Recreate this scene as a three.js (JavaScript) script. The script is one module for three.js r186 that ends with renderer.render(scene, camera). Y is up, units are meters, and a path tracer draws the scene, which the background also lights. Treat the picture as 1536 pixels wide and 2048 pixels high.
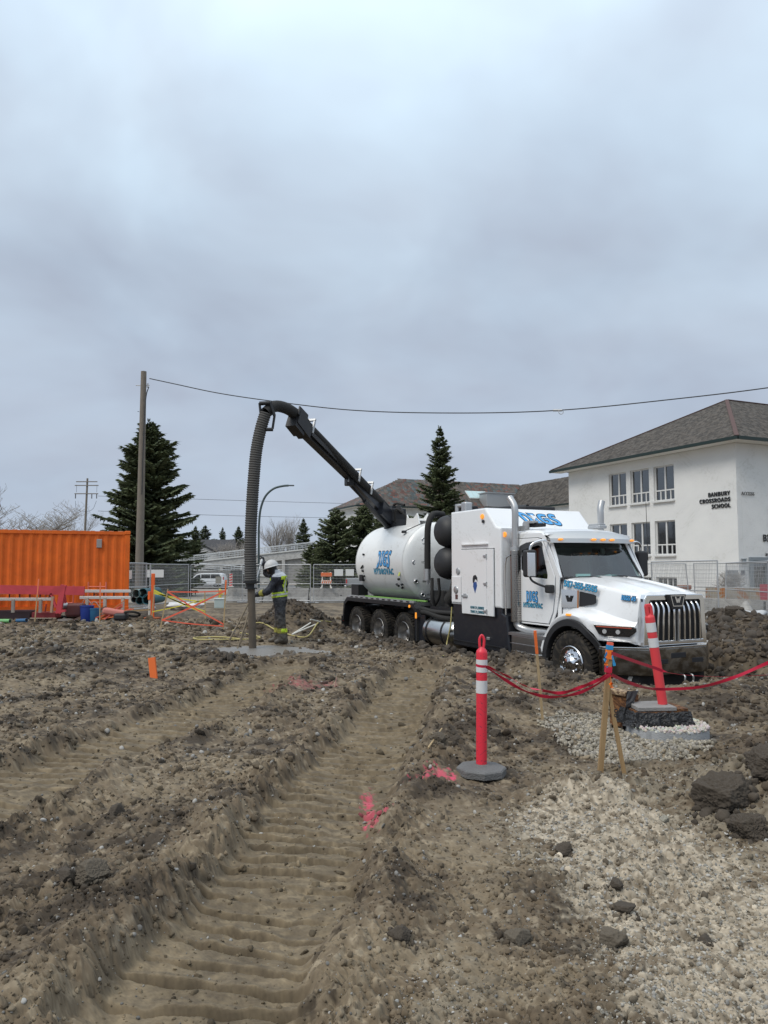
import * as THREE from 'three';
import { mergeGeometries, mergeVertices, toCreasedNormals } from 'three/addons/utils/BufferGeometryUtils.js';
import { RoundedBoxGeometry } from 'three/addons/geometries/RoundedBoxGeometry.js';
import { MarchingCubes } from 'three/addons/objects/MarchingCubes.js';
import { TextGeometry } from 'three/addons/geometries/TextGeometry.js';
import { FontLoader } from 'three/addons/loaders/FontLoader.js';
import { createNoise2D, createNoise3D } from 'simplex-noise';

// ---------------------------------------------------------------- camera, sky, sun, exposure
const scene = new THREE.Scene();
const EYE = 1.68, FOCAL = 1500, PITCH = Math.atan(106 / 1500);
const camera = new THREE.PerspectiveCamera(2 * Math.atan(1024 / FOCAL) * 180 / Math.PI, 0.75, 0.1, 2000);
camera.position.set(0, EYE, 0);
camera.rotation.set(PITCH, 0, 0);
const renderer = new THREE.WebGLRenderer({ antialias: true });
renderer.toneMapping = THREE.LinearToneMapping;
renderer.toneMappingExposure = 1.22;
renderer.shadowMap.enabled = true;

function seeded(a) { return () => { a |= 0; a = a + 0x6D2B79F5 | 0; let t = Math.imul(a ^ a >>> 15, 1 | a); t = t + Math.imul(t ^ t >>> 7, 61 | t) ^ t; return ((t ^ t >>> 14) >>> 0) / 4294967296; }; }
const rnd = seeded(7);
const n2 = createNoise2D(seeded(11)), n2b = createNoise2D(seeded(23)), n3 = createNoise3D(seeded(5));
const lerp = (a, b, t) => a + (b - a) * t, clamp = (v, a = 0, b = 1) => Math.min(b, Math.max(a, v));
const smooth = (a, b, v) => { const t = clamp((v - a) / (b - a)); return t * t * (3 - 2 * t); };
function fbm(x, y, o = 4, f = n2) { let s = 0, a = 1, n = 0; for (let i = 0; i < o; i++) { s += a * f(x, y); n += a; a *= .5; x = x * 2.03 + 7.1; y = y * 2.03 - 3.7; } return s / n; }

{ // overcast sky: layered stratus, brighter towards the zenith
  const W = 2048, Hh = 1024, data = new Float32Array(W * Hh * 4);
  const keys = [[-90, .10, .09, .08], [-1, .36, .42, .51], [0, .395, .455, .545], [12, .385, .45, .55], [21, .41, .485, .585], [30, .495, .595, .71], [38, .62, .745, .87], [60, .86, .94, 1.02], [90, .95, 1.0, 1.05]];
  const f3 = (x, y, z, o) => { let s = 0, a = 1, n = 0; for (let i = 0; i < o; i++) { s += a * n3(x, y, z); n += a; a *= .5; x = x * 2.1 + 3; y = y * 2.1; z = z * 2.1 - 5; } return s / n; };
  for (let j = 0; j < Hh; j++) {
    const el = ((j + .5) / Hh - .5) * Math.PI, e = el * 180 / Math.PI, cy = Math.sin(el), ce = Math.cos(el);
    let k = 0; while (k < keys.length - 2 && e > keys[k + 1][0]) k++;
    const A = keys[k], Bk = keys[k + 1], t = clamp((e - A[0]) / (Bk[0] - A[0]));
    for (let i = 0; i < W; i++) {
      const az = ((i + .5) / W - .5) * 2 * Math.PI, dx = Math.cos(az) * ce, dz = Math.sin(az) * ce;
      const s = 1 / (Math.max(cy, 0) + .34);
      const wx = f3(dx * s * .9, 1.3, dz * s * .9, 2) * .22;
      const c = f3(dx * s * 1.1 + wx, 4 + cy, dz * s * 1.1 - wx, 5), c2 = f3(dx * s * 2.6 + wx * 2 + 9, cy * 2, dz * s * 2.6, 4);
      const m = e < 0 ? 1 : 1 + (.2 * c + .12 * c2) * (.4 + .6 * smooth(0, 20, e));
      const q = (j * W + i) * 4, tint = .03 * c2;
      data[q] = lerp(A[1], Bk[1], t) * (m - tint); data[q + 1] = lerp(A[2], Bk[2], t) * m; data[q + 2] = lerp(A[3], Bk[3], t) * (m + tint * .5 - (m - 1) * .15); data[q + 3] = 1;
    }
  }
  const sky = new THREE.DataTexture(data, W, Hh, THREE.RGBAFormat, THREE.FloatType);
  sky.mapping = THREE.EquirectangularReflectionMapping; sky.magFilter = THREE.LinearFilter; sky.needsUpdate = true;
  scene.background = sky; scene.environment = sky;
}
const sun = new THREE.DirectionalLight(new THREE.Color().setRGB(1, .93, .83), 1.5);
sun.position.set(-17, 26, 0); sun.target.position.set(0, 0, -14); scene.add(sun, sun.target);
sun.castShadow = true; sun.shadow.radius = 45; sun.shadow.mapSize.set(2048, 2048);
Object.assign(sun.shadow.camera, { left: -45, right: 45, top: 45, bottom: -45, near: 1, far: 140 });

// ---------------------------------------------------------------- helpers
const V = (x, y, z) => new THREE.Vector3(x, y, z);
// survey of the photograph: the point seen at (px, py) that lies dist metres ahead of the camera
function at(px, py, dist) {
  const u = (px - 768) / FOCAL, v = (1024 - py) / FOCAL, c = Math.cos(PITCH), s = Math.sin(PITCH);
  const f = c - v * s, k = dist / f;
  return V(u * k, EYE + (v * c + s) * k, -dist);
}
function onGround(px, py, y = 0) { // the point seen at (px, py) at height y
  const u = (px - 768) / FOCAL, v = (1024 - py) / FOCAL, c = Math.cos(PITCH), s = Math.sin(PITCH), k = (y - EYE) / (v * c + s);
  return V(u * k, y, -(c - v * s) * k);
}
const taken = {};
function numbered(n) { const k = taken[n] || 0; taken[n] = k + 1; return k ? `${n}_${String(k).padStart(3, '0')}` : n; }
function tag(o, label, category, group, kind) {
  if (label) o.userData.label = label; if (category) o.userData.category = category; if (group) o.userData.group = group; if (kind) o.userData.kind = kind; return o;
}
function thing(name, label, category, pos = [0, 0, 0], turn = 0, group) {
  const o = new THREE.Group(); o.name = numbered(name); o.position.set(...pos); o.rotation.y = turn; scene.add(o); return tag(o, label, category, group);
}
function copyOf(o, label) { const c = o.clone(); c.name = numbered(o.name.replace(/_\d+$/, '')); c.userData = { ...o.userData }; if (label) c.userData.label = label; scene.add(c); return c; }
function boxUV(g, s = 1) { // uv in metres from the dominant axis of each face
  const p = g.attributes.position, n = g.attributes.normal, uv = new Float32Array(p.count * 2);
  for (let i = 0; i < p.count; i++) {
    const ax = Math.abs(n.getX(i)), ay = Math.abs(n.getY(i)), az = Math.abs(n.getZ(i)), x = p.getX(i), y = p.getY(i), z = p.getZ(i);
    if (ay >= ax && ay >= az) { uv[2 * i] = x * s; uv[2 * i + 1] = z * s; } else if (ax >= az) { uv[2 * i] = z * s; uv[2 * i + 1] = y * s; } else { uv[2 * i] = x * s; uv[2 * i + 1] = y * s; }
  }
  g.setAttribute('uv', new THREE.BufferAttribute(uv, 2)); return g;
}
function clean(g) { // plain position / normal / uv
  let q = g.index ? g.toNonIndexed() : g;
  for (const k of Object.keys(q.attributes)) if (!['position', 'normal', 'uv', 'color'].includes(k)) q.deleteAttribute(k);
  if (!q.attributes.normal) q.computeVertexNormals();
  if (!q.attributes.uv) q.setAttribute('uv', new THREE.BufferAttribute(new Float32Array(q.attributes.position.count * 2), 2));
  q.morphAttributes = {}; q.groups = []; return q;
}
const UP = V(0, 1, 0);
class MB {
  constructor() { this.g = []; }
  add(g) { this.g.push(clean(g)); return this; }
  box(cx, cy, cz, w, h, d, rx = 0, ry = 0, rz = 0) { const g = new THREE.BoxGeometry(w, h, d); g.rotateX(rx); g.rotateY(ry); g.rotateZ(rz); g.translate(cx, cy, cz); return this.add(g); }
  rbox(cx, cy, cz, w, h, d, r = .02, rx = 0, ry = 0, rz = 0) { const g = new RoundedBoxGeometry(w, h, d, 2, Math.min(r, w / 2.01, h / 2.01, d / 2.01)); g.rotateX(rx); g.rotateY(ry); g.rotateZ(rz); g.translate(cx, cy, cz); return this.add(g); }
  rod(a, b, r0, r1 = r0, seg = 10, open = false) {
    a = a.isVector3 ? a : V(...a); b = b.isVector3 ? b : V(...b);
    const d = b.clone().sub(a), L = d.length(), g = new THREE.CylinderGeometry(r1, r0, L, seg, 1, open);
    g.applyQuaternion(new THREE.Quaternion().setFromUnitVectors(UP, d.normalize())); g.translate((a.x + b.x) / 2, (a.y + b.y) / 2, (a.z + b.z) / 2); return this.add(g);
  }
  beam(a, b, w, h, rollUp = UP) { // rectangular bar from a to b: w across, h along rollUp
    a = a.isVector3 ? a : V(...a); b = b.isVector3 ? b : V(...b);
    const d = b.clone().sub(a), L = d.length(); d.normalize(); let s = new THREE.Vector3().crossVectors(rollUp, d); if (s.lengthSq() < 1e-6) s = V(1, 0, 0); s.normalize(); const u = new THREE.Vector3().crossVectors(d, s);
    const g = new THREE.BoxGeometry(w, h, L); g.applyMatrix4(new THREE.Matrix4().makeBasis(s, u, d)); g.translate((a.x + b.x) / 2, (a.y + b.y) / 2, (a.z + b.z) / 2); return this.add(g);
  }
  tube(pts, r, seg = 8, n = 0) { const c = new THREE.CatmullRomCurve3(pts.map((p) => p.isVector3 ? p : V(...p)), false, 'centripetal'); return this.add(new THREE.TubeGeometry(c, n || pts.length * 6, r, seg, false)); }
  lathe(prof, seg = 24, axis = 'y') { const g = new THREE.LatheGeometry(prof.map(([r, y]) => new THREE.Vector2(r, y)), seg); if (axis === 'x') g.rotateZ(-Math.PI / 2); if (axis === 'z') g.rotateX(Math.PI / 2); return this.add(g); }
  move(x, y, z) { for (const g of this.g) g.translate(x, y, z); return this; }
  extrude(pts, depth, opt = {}) { const s = new THREE.Shape(pts.map((p) => new THREE.Vector2(p[0], p[1]))); for (const h of opt.holes || []) s.holes.push(new THREE.Path(h.map((p) => new THREE.Vector2(p[0], p[1])))); const g = new THREE.ExtrudeGeometry(s, { depth, bevelEnabled: !!opt.bevel, bevelSize: opt.bevel || 0, bevelThickness: opt.bevel || 0, bevelSegments: 2, curveSegments: 12 }); if (opt.m) g.applyMatrix4(opt.m); return this.add(g); }
  build(name, material, parent = scene, uvScale = 1) {
    let g = this.g.length === 1 ? this.g[0] : mergeGeometries(this.g); boxUV(g, uvScale);
    const m = new THREE.Mesh(g, material); m.name = parent === scene ? numbered(name) : name; m.castShadow = m.receiveShadow = true; parent.add(m); return m;
  }
}
const RGB = (r, g, b) => new THREE.Color().setRGB(r, g, b);
function noiseTex(size, f, srgb = false) { const d = new Uint8Array(size * size * 4); for (let y = 0; y < size; y++) for (let x = 0; x < size; x++) { const c = f(x / size, y / size), q = (y * size + x) * 4; if (typeof c === 'number') { d[q] = d[q + 1] = d[q + 2] = clamp(c) * 255; } else { d[q] = clamp(c[0]) * 255; d[q + 1] = clamp(c[1]) * 255; d[q + 2] = clamp(c[2]) * 255; } d[q + 3] = 255; } const t = new THREE.DataTexture(d, size, size); t.wrapS = t.wrapT = THREE.RepeatWrapping; t.magFilter = THREE.LinearFilter; t.minFilter = THREE.LinearMipmapLinearFilter; t.generateMipmaps = true; if (srgb) t.colorSpace = THREE.SRGBColorSpace; t.needsUpdate = true; return t; }
// seamless noise on a torus
function tile(u, v, f, seed = 0) { const a = u * 2 * Math.PI, b = v * 2 * Math.PI; return n3(Math.cos(a) * f / 6.283 + seed, Math.sin(a) * f / 6.283 + Math.cos(b) * f / 6.283 * 1.3, Math.sin(b) * f / 6.283 * 1.3 - seed); }
function tfbm(u, v, f, o = 4, seed = 0) { let s = 0, a = 1, n = 0; for (let i = 0; i < o; i++) { s += a * tile(u, v, f, seed + i * 3.1); n += a; a *= .55; f *= 2; } return s / n; }
const grit = noiseTex(512, (u, v) => .5 + .5 * tfbm(u, v, 24, 5, 2));
const stain = noiseTex(512, (u, v) => { const c = .5 + .5 * tfbm(u, v, 4, 6, 9); return .9 + .1 * smooth(.25, .7, c); }, true);
function rep(t, x, y = x) { const c = t.clone(); c.repeat.set(x, y); c.needsUpdate = true; return c; }
const gritBump = rep(grit, 2), stainMap = rep(stain, .35);
function M(c, rough = .6, metal = 0, o = {}) { return new THREE.MeshStandardMaterial({ color: c.isColor ? c : new THREE.Color(c), roughness: rough, metalness: metal, ...o }); }
const mud = { map: stainMap };
// ---------------------------------------------------------------- truck frame of reference (x forward from the front axle, y up, z to the truck's right)
const TRUCK_YAW = -64 * Math.PI / 180, TRUCK_POS = V(4.268, -.532, -13.526);
const TF = V(Math.sin(26 * Math.PI / 180), 0, Math.cos(26 * Math.PI / 180)), TR = V(-TF.z, 0, TF.x);
// ---------------------------------------------------------------- ground
function baseHeight(x, d) { return -.15 * smooth(16, 36, d) - clamp((d - 36) * .0165, 0, 1.15); }
const line = (pts) => { const p = pts.map(([a, b]) => onGround(a, b)); const L = [0]; for (let i = 1; i < p.length; i++) L.push(L[i - 1] + p[i].distanceTo(p[i - 1])); return { p, L, x0: Math.min(...p.map((q) => q.x)) - 1.5, x1: Math.max(...p.map((q) => q.x)) + 1.5, z0: Math.min(...p.map((q) => q.z)) - 1.5, z1: Math.max(...p.map((q) => q.z)) + 1.5 }; };
const tracks = [
  { ...line([[330, 2130], [400, 1985], [452, 1900], [517, 1825], [548, 1775], [580, 1725], [645, 1610], [712, 1520], [765, 1455], [806, 1380], [838, 1330]]), half: .37, depth: .085, pitch: .165 },
  { ...line([[-260, 1690], [-100, 1632], [0, 1588], [100, 1537], [200, 1497], [300, 1462], [400, 1425], [475, 1386], [525, 1358], [570, 1335]]), half: .4, depth: .05, pitch: .18 },
];
function trackAt(t, x, z) {
  if (x < t.x0 || x > t.x1 || z < t.z0 || z > t.z1) return null;
  let best = 1e9, s = 0, lat = 0;
  for (let i = 1; i < t.p.length; i++) {
    const a = t.p[i - 1], b = t.p[i], dx = b.x - a.x, dz = b.z - a.z, l2 = dx * dx + dz * dz, k = clamp(((x - a.x) * dx + (z - a.z) * dz) / l2), ex = x - a.x - k * dx, ez = z - a.z - k * dz, q = ex * ex + ez * ez;
    if (q < best) { best = q; s = t.L[i - 1] + k * Math.sqrt(l2); lat = Math.sign(dx * ez - dz * ex) * Math.sqrt(q); }
  }
  return Math.abs(lat) < 1.3 ? { s, lat } : null;
}
// heaps of dug soil: image column, distance, height, radius
const heaps = [[598, 19.2, .62, .85], [565, 19.8, .3, .6], [640, 20.6, .28, 1.0], [690, 21.5, .16, .9], [540, 18.6, .15, .6], [1480, 16.2, .44, 1.0], [1432, 17.4, .42, .7], [1555, 14.8, .36, 1.2], [1400, 15.5, .14, .6], [1620, 17, .4, 1.4],
  [1030, 12.0, .26, .42], [1090, 11.4, .1, .38], [965, 12.8, .14, .45], [1175, 10.5, .05, .5], [1255, 10.1, .05, .5], [1020, 8.7, .1, .6], [930, 7.7, .11, .42], [1115, 7.3, .1, .38], [1330, 9.3, .06, .6], [1440, 9.0, .1, .7], [870, 14.2, .12, .6], [1140, 10.3, .12, .6], [1210, 5.5, .1, .35], [1130, 5.6, .08, .4], [1470, 5.45, .15, .5], [1540, 5.1, .22, .5], [1590, 6.2, .26, .8], [1500, 8.6, .14, 1.0],
  [392, 13.0, .18, .55], [455, 12.7, .15, .45], [120, 13.6, .12, .9], [230, 12.6, .1, .7], [60, 11.6, .1, .8], [345, 5.0, .07, .45], [250, 3.9, .06, .4], [120, 3.4, .06, .5], [810, 1.86 * 2, .05, .25], [880, 5.5, .1, .3], [870, 6.6, .1, .35], [905, 8.2, .08, .4], [700, 9.3, .06, .4], [580, 8.3, .07, .5], [1060, 3.9, .07, .3], [1235, 2.9, .06, .25]]
  .map(([px, d, h, r]) => ({ x: (px - 768) / FOCAL * d * 1.003, d, h, r }));
function groundInfo(x, z) {
  const d = -z, far = 1 - smooth(24, 38, d);
  let h = baseHeight(x, d) + far * (.07 * fbm(x * .3, z * .3, 3));
  let rough = 1, inTrack = 0, heap = 0;
  for (const t of tracks) {
    const q = trackAt(t, x, z); if (!q) continue;
    const a = Math.abs(q.lat) + .07 * n2(q.s * 1.7, q.lat > 0 ? 2 : 7) + .035 * n2b(q.s * 6, q.lat * 5), k = 1 - smooth(t.half - .03, t.half + .15, a);
    const broken = smooth(-.75, .0, fbm(x * 1.1 + 40, z * 1.1, 2));
    const ph = (((q.s + .008 * n2(q.lat * 4, q.s * 2.2) + q.lat * .06) / t.pitch) % 1 + 1) % 1, bar = .4 * smooth(.30, .36, ph) * (1 - smooth(.4, .8, ph)) - .75 * smooth(.14, .2, ph) * (1 - smooth(.27, .33, ph)), soft = .45 + .55 * smooth(-.45, .35, n2b(q.s * 2.3, q.lat * 1.6));
    h -= k * (t.depth - broken * soft * .058 * bar) + k * .009 * n2(x * 6, z * 6);
    const berm = Math.exp(-Math.pow((a - t.half - .2) / .17, 2)); h += berm * (.05 + .06 * n2b(q.s * 1.1, q.lat > 0 ? 3 : 9)) * (1 - k);
    rough = Math.min(rough, 1 - .93 * k * k * k * (.7 + .3 * broken)) + berm * .6 * (1 - k); inTrack = Math.max(inTrack, k * k * k);
  }
  for (const p of heaps) { const q = ((x - p.x) ** 2 + (d - p.d) ** 2) / (p.r * p.r); if (q < 6) { const g = Math.exp(-q); h += p.h * g; heap = Math.max(heap, g * clamp(p.h * 4, .2, 1)); } }
  // the wheels have sunk into a churned trench
  const rx = x - TRUCK_POS.x, rz = z - TRUCK_POS.z, lx = rx * TF.x + rz * TF.z, lz = rx * TR.x + rz * TR.z, wob = .12 * n2(x * .9, z * .9) + .06 * n2b(x * 2.6, z * 2.6);
  const inside = smooth(-10.9, -10.1, lx + wob) * (1 - smooth(1.7, 2.5, lx + wob)) * (1 - smooth(1.35, 2.35, Math.abs(lz) + wob * 1.5));
  const lip = smooth(-10.5, -9.8, lx) * (1 - smooth(1.5, 2.6, lx)) * Math.exp(-Math.pow((Math.abs(lz) - 2.35 + wob) / .35, 2));
  h = lerp(h, Math.min(h, -.56 + .03 * fbm(x * 2, z * 2, 2)), inside) + lip * (.0 + .07 * n2(x * 1.3 + 5, z * 1.3));
  heap = Math.max(heap, inside * .7, lip * .8);
  // pit that the suction tube works in
  const pit = Math.exp(-(((x + 2.5) / 1.35) ** 2 + ((d - 15.1) / 1.1) ** 2)); h -= .10 * pit; rough *= 1 - .85 * pit;
  const amp = rough * (.62 + .38 * n2(x * .55 + 3, z * .55)) * (.6 + .65 * heap + .25 * smooth(.0, .5, n2b(x * .8, z * .8)));
  let l = 0;
  if (d < 45) {
    const wx = x + .05 * n2(x * 4, z * 4), wz = z + .05 * n2b(x * 4, z * 4);
    // finer octaves stop where the sheet's rows grow too wide for them; clods take over there
    l += .06 * (Math.abs(n2(wx * 1.6, wz * 1.6)) - .3) + .055 * (Math.abs(n2b(wx * 3.7, wz * 3.7)) - .3);
    const o3 = 1 - smooth(11, 15, d), o4 = 1 - smooth(5, 7.5, d), o5 = 1 - smooth(3.6, 5, d);
    if (o3 > 0) l += o3 * .055 * (Math.abs(n2(wx * 8.3, wz * 8.3)) - .3);
    if (o4 > 0) l += o4 * .036 * (Math.abs(n2b(wx * 17, wz * 17)) - .3);
    if (o5 > 0) l += o5 * (.018 * (Math.abs(n2(wx * 33, wz * 33)) - .3));
  }
  h += l * amp * far + (d < 4 ? .002 * n2(x * 40, z * 40) : 0);
  return { h, inTrack, heap, inside, pit, amp };
}
const groundY = (x, z) => groundInfo(x, z).h;
const poly = (pts) => pts.map(([a, b]) => onGround(a, b));
function inPoly(P, x, z) { let c = false, dm = 1e9; for (let i = 0, j = P.length - 1; i < P.length; j = i++) { const a = P[i], b = P[j]; if ((a.z > z) !== (b.z > z) && x < (b.x - a.x) * (z - a.z) / (b.z - a.z) + a.x) c = !c; const dx = b.x - a.x, dz = b.z - a.z, k = clamp(((x - a.x) * dx + (z - a.z) * dz) / (dx * dx + dz * dz)); dm = Math.min(dm, Math.hypot(x - a.x - k * dx, z - a.z - k * dz)); } return c ? dm : -dm; }
const limePatch = poly([[1020, 1640], [1120, 1585], [1260, 1610], [1400, 1680], [1560, 1790], [1800, 1900], [1750, 2200], [1330, 2200], [1240, 1960], [1150, 1830], [1080, 1720]]);
const limePatch2 = poly([[960, 1660], [1100, 1560], [1300, 1545], [1536, 1560], [1750, 1700], [1700, 1900], [1300, 2150], [1000, 2100], [900, 1900], [820, 1960], [760, 2120], [1000, 2300], [1250, 2000], [1100, 1800], [1010, 1740]]);
const beddingPatch = poly([[1090, 1440], [1200, 1440], [1290, 1470], [1420, 1500], [1400, 1530], [1290, 1530], [1180, 1520], [1120, 1480]]);
const paint = [[736, 1585, .05, .13], [738, 1618, .06, .12], [752, 1640, .08, .06], [880, 1562, .12, .09], [845, 1583, .14, .03], [905, 1575, .05, .08], [600, 1372, .35, .05], [655, 1366, .2, .04], [560, 1374, .2, .04]].map(([px, py, rx, rz]) => ({ p: onGround(px, py), rx, rz }));
function groundColor(x, z, I) {
  const d = -z, y = I.h, a = fbm(x * .6 + 3, z * .6, 4), b = fbm(x * 2.7, z * 2.7 + 9, 4, n2b), c = (n3(x * 12, y * 12, z * 12) + .5 * n3(x * 25, y * 25, z * 25) + .25 * n3(x * 52, y * 52, z * 52)) / 1.4, e = d < 12 ? (n3(x * 48, y * 48, z * 48 + 5) + .6 * n3(x * 100, y * 100, z * 100)) / 1.4 : 0;
  let col = [.112, .088, .060]; const mix = (k, r, g, bb) => { col[0] = lerp(col[0], r, k); col[1] = lerp(col[1], g, k); col[2] = lerp(col[2], bb, k); };
  mix(smooth(-.1, .35, -a * .7 + b * .35 + c * .2) * .85 * (1 - I.heap * .7), .175, .144, .100);   // trodden, drier soil
  mix(smooth(.0, .26, b * .65 + c * .4 + a * .5 + .3 * I.heap) * .9, .032, .0245, .017); // wet dark soil
  mix(smooth(.22, .5, -b * .4 + c * .7 - .1 * a) * .6 * (1 - I.heap * .7), .25, .215, .16); // dried crumbs
  if (I.heap > .05) mix(clamp(I.heap * 1.1) * (.5 + .5 * smooth(-.3, .3, b + c)), .045, .034, .024);
  if (I.inTrack > 0) mix(I.inTrack * (.6 + .4 * smooth(-.3, .2, c)), .130 + .06 * b + .03 * c, .105 + .049 * b + .024 * c, .069 + .033 * b + .016 * c);
  if (d > 34) mix(smooth(36.6, 38, d + .8 * b), .30 + .03 * b, .27 + .03 * b, .225 + .025 * b);
  if (d < 9) {
    const q = inPoly(limePatch, x, z) + .14 * b + .08 * c, q2 = inPoly(limePatch2, x, z) + .2 * b + .15 * c;
    const k2 = smooth(-.06, .2, q2) * smooth(-.35, .25, b * .8 + c + .15) * .75; mix(k2, .2, .175, .133);
    const k = smooth(-.05, .14, q) * (.35 + .65 * smooth(-.4, .05, c + b * .6)); mix(k * .9, .315 + .09 * e, .282 + .085 * e, .228 + .075 * e);
    const t = smooth(-.02, .1, inPoly(beddingPatch, x, z) + .1 * c); mix(t, .24, .2, .145);
  }
  mix(smooth(.25, .6, I.pit + .25 * b) * .8, .085, .072, .058);
  const s = 1 + .22 * e + .12 * c; col = [clamp(col[0] * s * 1.14, .012, .6), clamp(col[1] * s * 1.09, .01, .6), clamp(col[2] * s * 1.03, .008, .6)];
  for (const p of paint) { const qx = (x - p.p.x) / p.rx, qz = (z - p.p.z) / (p.rz * (p.p.z < -8 ? 6 : 2.2)), k = smooth(.8, .35, Math.hypot(qx, qz) + .8 * c + .5 * e + .35 * b) * (d > 8 ? .14 : .5); if (k > 0) mix(k, .72, .07, .16); }
  return col;
}
{
  const rows = []; for (let Z = .9; Z < 43;) { rows.push(Z); Z += Z < 2.3 ? .02 : Math.min(.0005 * Z * Z, .0028 * Z, .08); }
  const NC = 576, R = rows.length, pos = new Float32Array(R * (NC + 1) * 3), col = new Float32Array(pos.length), uv = new Float32Array(R * (NC + 1) * 2), idx = [];
  for (let r = 0; r < R; r++) for (let c = 0; c <= NC; c++) {
    const s = (c / NC * 2 - 1), t = .62 * s + .5 * s * s * s * s * s, Z = rows[r], x = t * (Z + .6), z = -Z, I = groundInfo(x, z), C = groundColor(x, z, I), k = r * (NC + 1) + c;
    pos.set([x, I.h, z], k * 3); col.set(C, k * 3); uv.set([x * 1.7, z * 1.7], k * 2);
    if (r && c) { const a = k - NC - 2, b = k - NC - 1, e = k - 1; idx.push(a, b, e, b, k, e); }
  }
  const g = new THREE.BufferGeometry(); g.setAttribute('position', new THREE.BufferAttribute(pos, 3)); g.setAttribute('color', new THREE.BufferAttribute(col, 3)); g.setAttribute('uv', new THREE.BufferAttribute(uv, 2)); g.setIndex(idx); g.computeVertexNormals();
  const m = new THREE.Mesh(g, new THREE.MeshStandardMaterial({ vertexColors: true, roughness: .93 })); m.name = 'ground'; m.userData.kind = 'structure'; m.userData.label = 'churned brown mud of the building site with track marks'; m.castShadow = m.receiveShadow = true; scene.add(m);
  // land beyond, one coarse sheet to the horizon
  const xs = [], ds = []; for (let i = -60; i <= 60; i++) xs.push(Math.sign(i) * Math.pow(Math.abs(i) / 60, 2.2) * 900); for (let i = -20; i <= 90; i++) ds.push(i < 0 ? i * 8 : Math.pow(i / 90, 2.2) * 1100);
  const p2 = [], i2 = [], uv2 = []; ds.forEach((d, r) => xs.forEach((x, c) => { const under = d < 41 && Math.abs(x) < (d + .6) * 1.1; p2.push(x, baseHeight(x, d) - (under ? .9 : 0) - (d < 0 ? .25 : 0), -d); uv2.push(x, d); const k = r * xs.length + c; if (r && c) i2.push(k - xs.length - 1, k - 1, k - xs.length, k - xs.length, k - 1, k); }));
  const g2 = new THREE.BufferGeometry(); g2.setAttribute('position', new THREE.Float32BufferAttribute(p2, 3)); g2.setAttribute('uv', new THREE.Float32BufferAttribute(uv2, 2)); g2.setIndex(i2); g2.computeVertexNormals();
  const far = new THREE.Mesh(g2, M(RGB(.29, .26, .215), .95, 0, mud)); far.name = 'terrain'; far.userData.kind = 'structure'; far.receiveShadow = true; scene.add(far);
}
// ---------------------------------------------------------------- loose stones and clods on the ground
function lumpGeo(seed, detail, jag) {
  const g = mergeVertices(new THREE.IcosahedronGeometry(1, detail).deleteAttribute('normal').deleteAttribute('uv')), p = g.attributes.position;
  for (let i = 0; i < p.count; i++) { const v = V().fromBufferAttribute(p, i), k = 1 + jag * n3(v.x * 1.1 + seed, v.y * 1.1, v.z * 1.1) + jag * .7 * n3(v.x * 2.7, v.y * 2.7 + seed, v.z * 2.7); p.setXYZ(i, v.x * k, v.y * k * .8, v.z * k); }
  g.computeVertexNormals(); return g;
}
function rockGeo(seed, detail, rough) { // angular lump: a ball cut by random planes, then roughened
  const rn = seeded(seed), cuts = []; for (let i = 0; i < 16; i++) { const z = rn() * 2 - 1, a = rn() * 6.2832, q = Math.sqrt(1 - z * z); cuts.push([V(q * Math.cos(a), z, q * Math.sin(a)), .62 + .36 * rn()]); }
  const g = mergeVertices(new THREE.IcosahedronGeometry(1, detail).deleteAttribute('normal').deleteAttribute('uv')), p = g.attributes.position;
  for (let i = 0; i < p.count; i++) { const v = V().fromBufferAttribute(p, i).normalize(); let r = 1.15; for (const [n, d] of cuts) { const t = v.dot(n); if (t > .05) r = Math.min(r, d / t); } r *= 1 + rough * (n3(v.x * 3 + seed, v.y * 3, v.z * 3) + .6 * n3(v.x * 7, v.y * 7 + seed, v.z * 7) + .35 * n3(v.x * 15, v.y * 15, v.z * 15 + seed)); p.setXYZ(i, v.x * r, v.y * r, v.z * r); }
  g.computeVertexNormals(); return g;
}
function scatter(name, label, category, geo, material, list) {
  const m = new THREE.InstancedMesh(geo, material, list.length), mt = new THREE.Matrix4(), q = new THREE.Quaternion(), e = new THREE.Euler(), c = new THREE.Color();
  list.forEach((s, i) => { e.set(rnd() * 6.3, rnd() * 6.3, rnd() * 6.3); q.setFromEuler(e); mt.compose(V(s.x, s.y, s.z), q, V(s.r * (.8 + .5 * rnd()), s.r * (.6 + .5 * rnd()), s.r * (.8 + .5 * rnd()))); m.setMatrixAt(i, mt); m.setColorAt(i, c.setRGB(...s.c)); });
  m.name = numbered(name); m.castShadow = m.receiveShadow = true; scene.add(m); tag(m, label, category, null, 'stuff'); return m;
}
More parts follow.
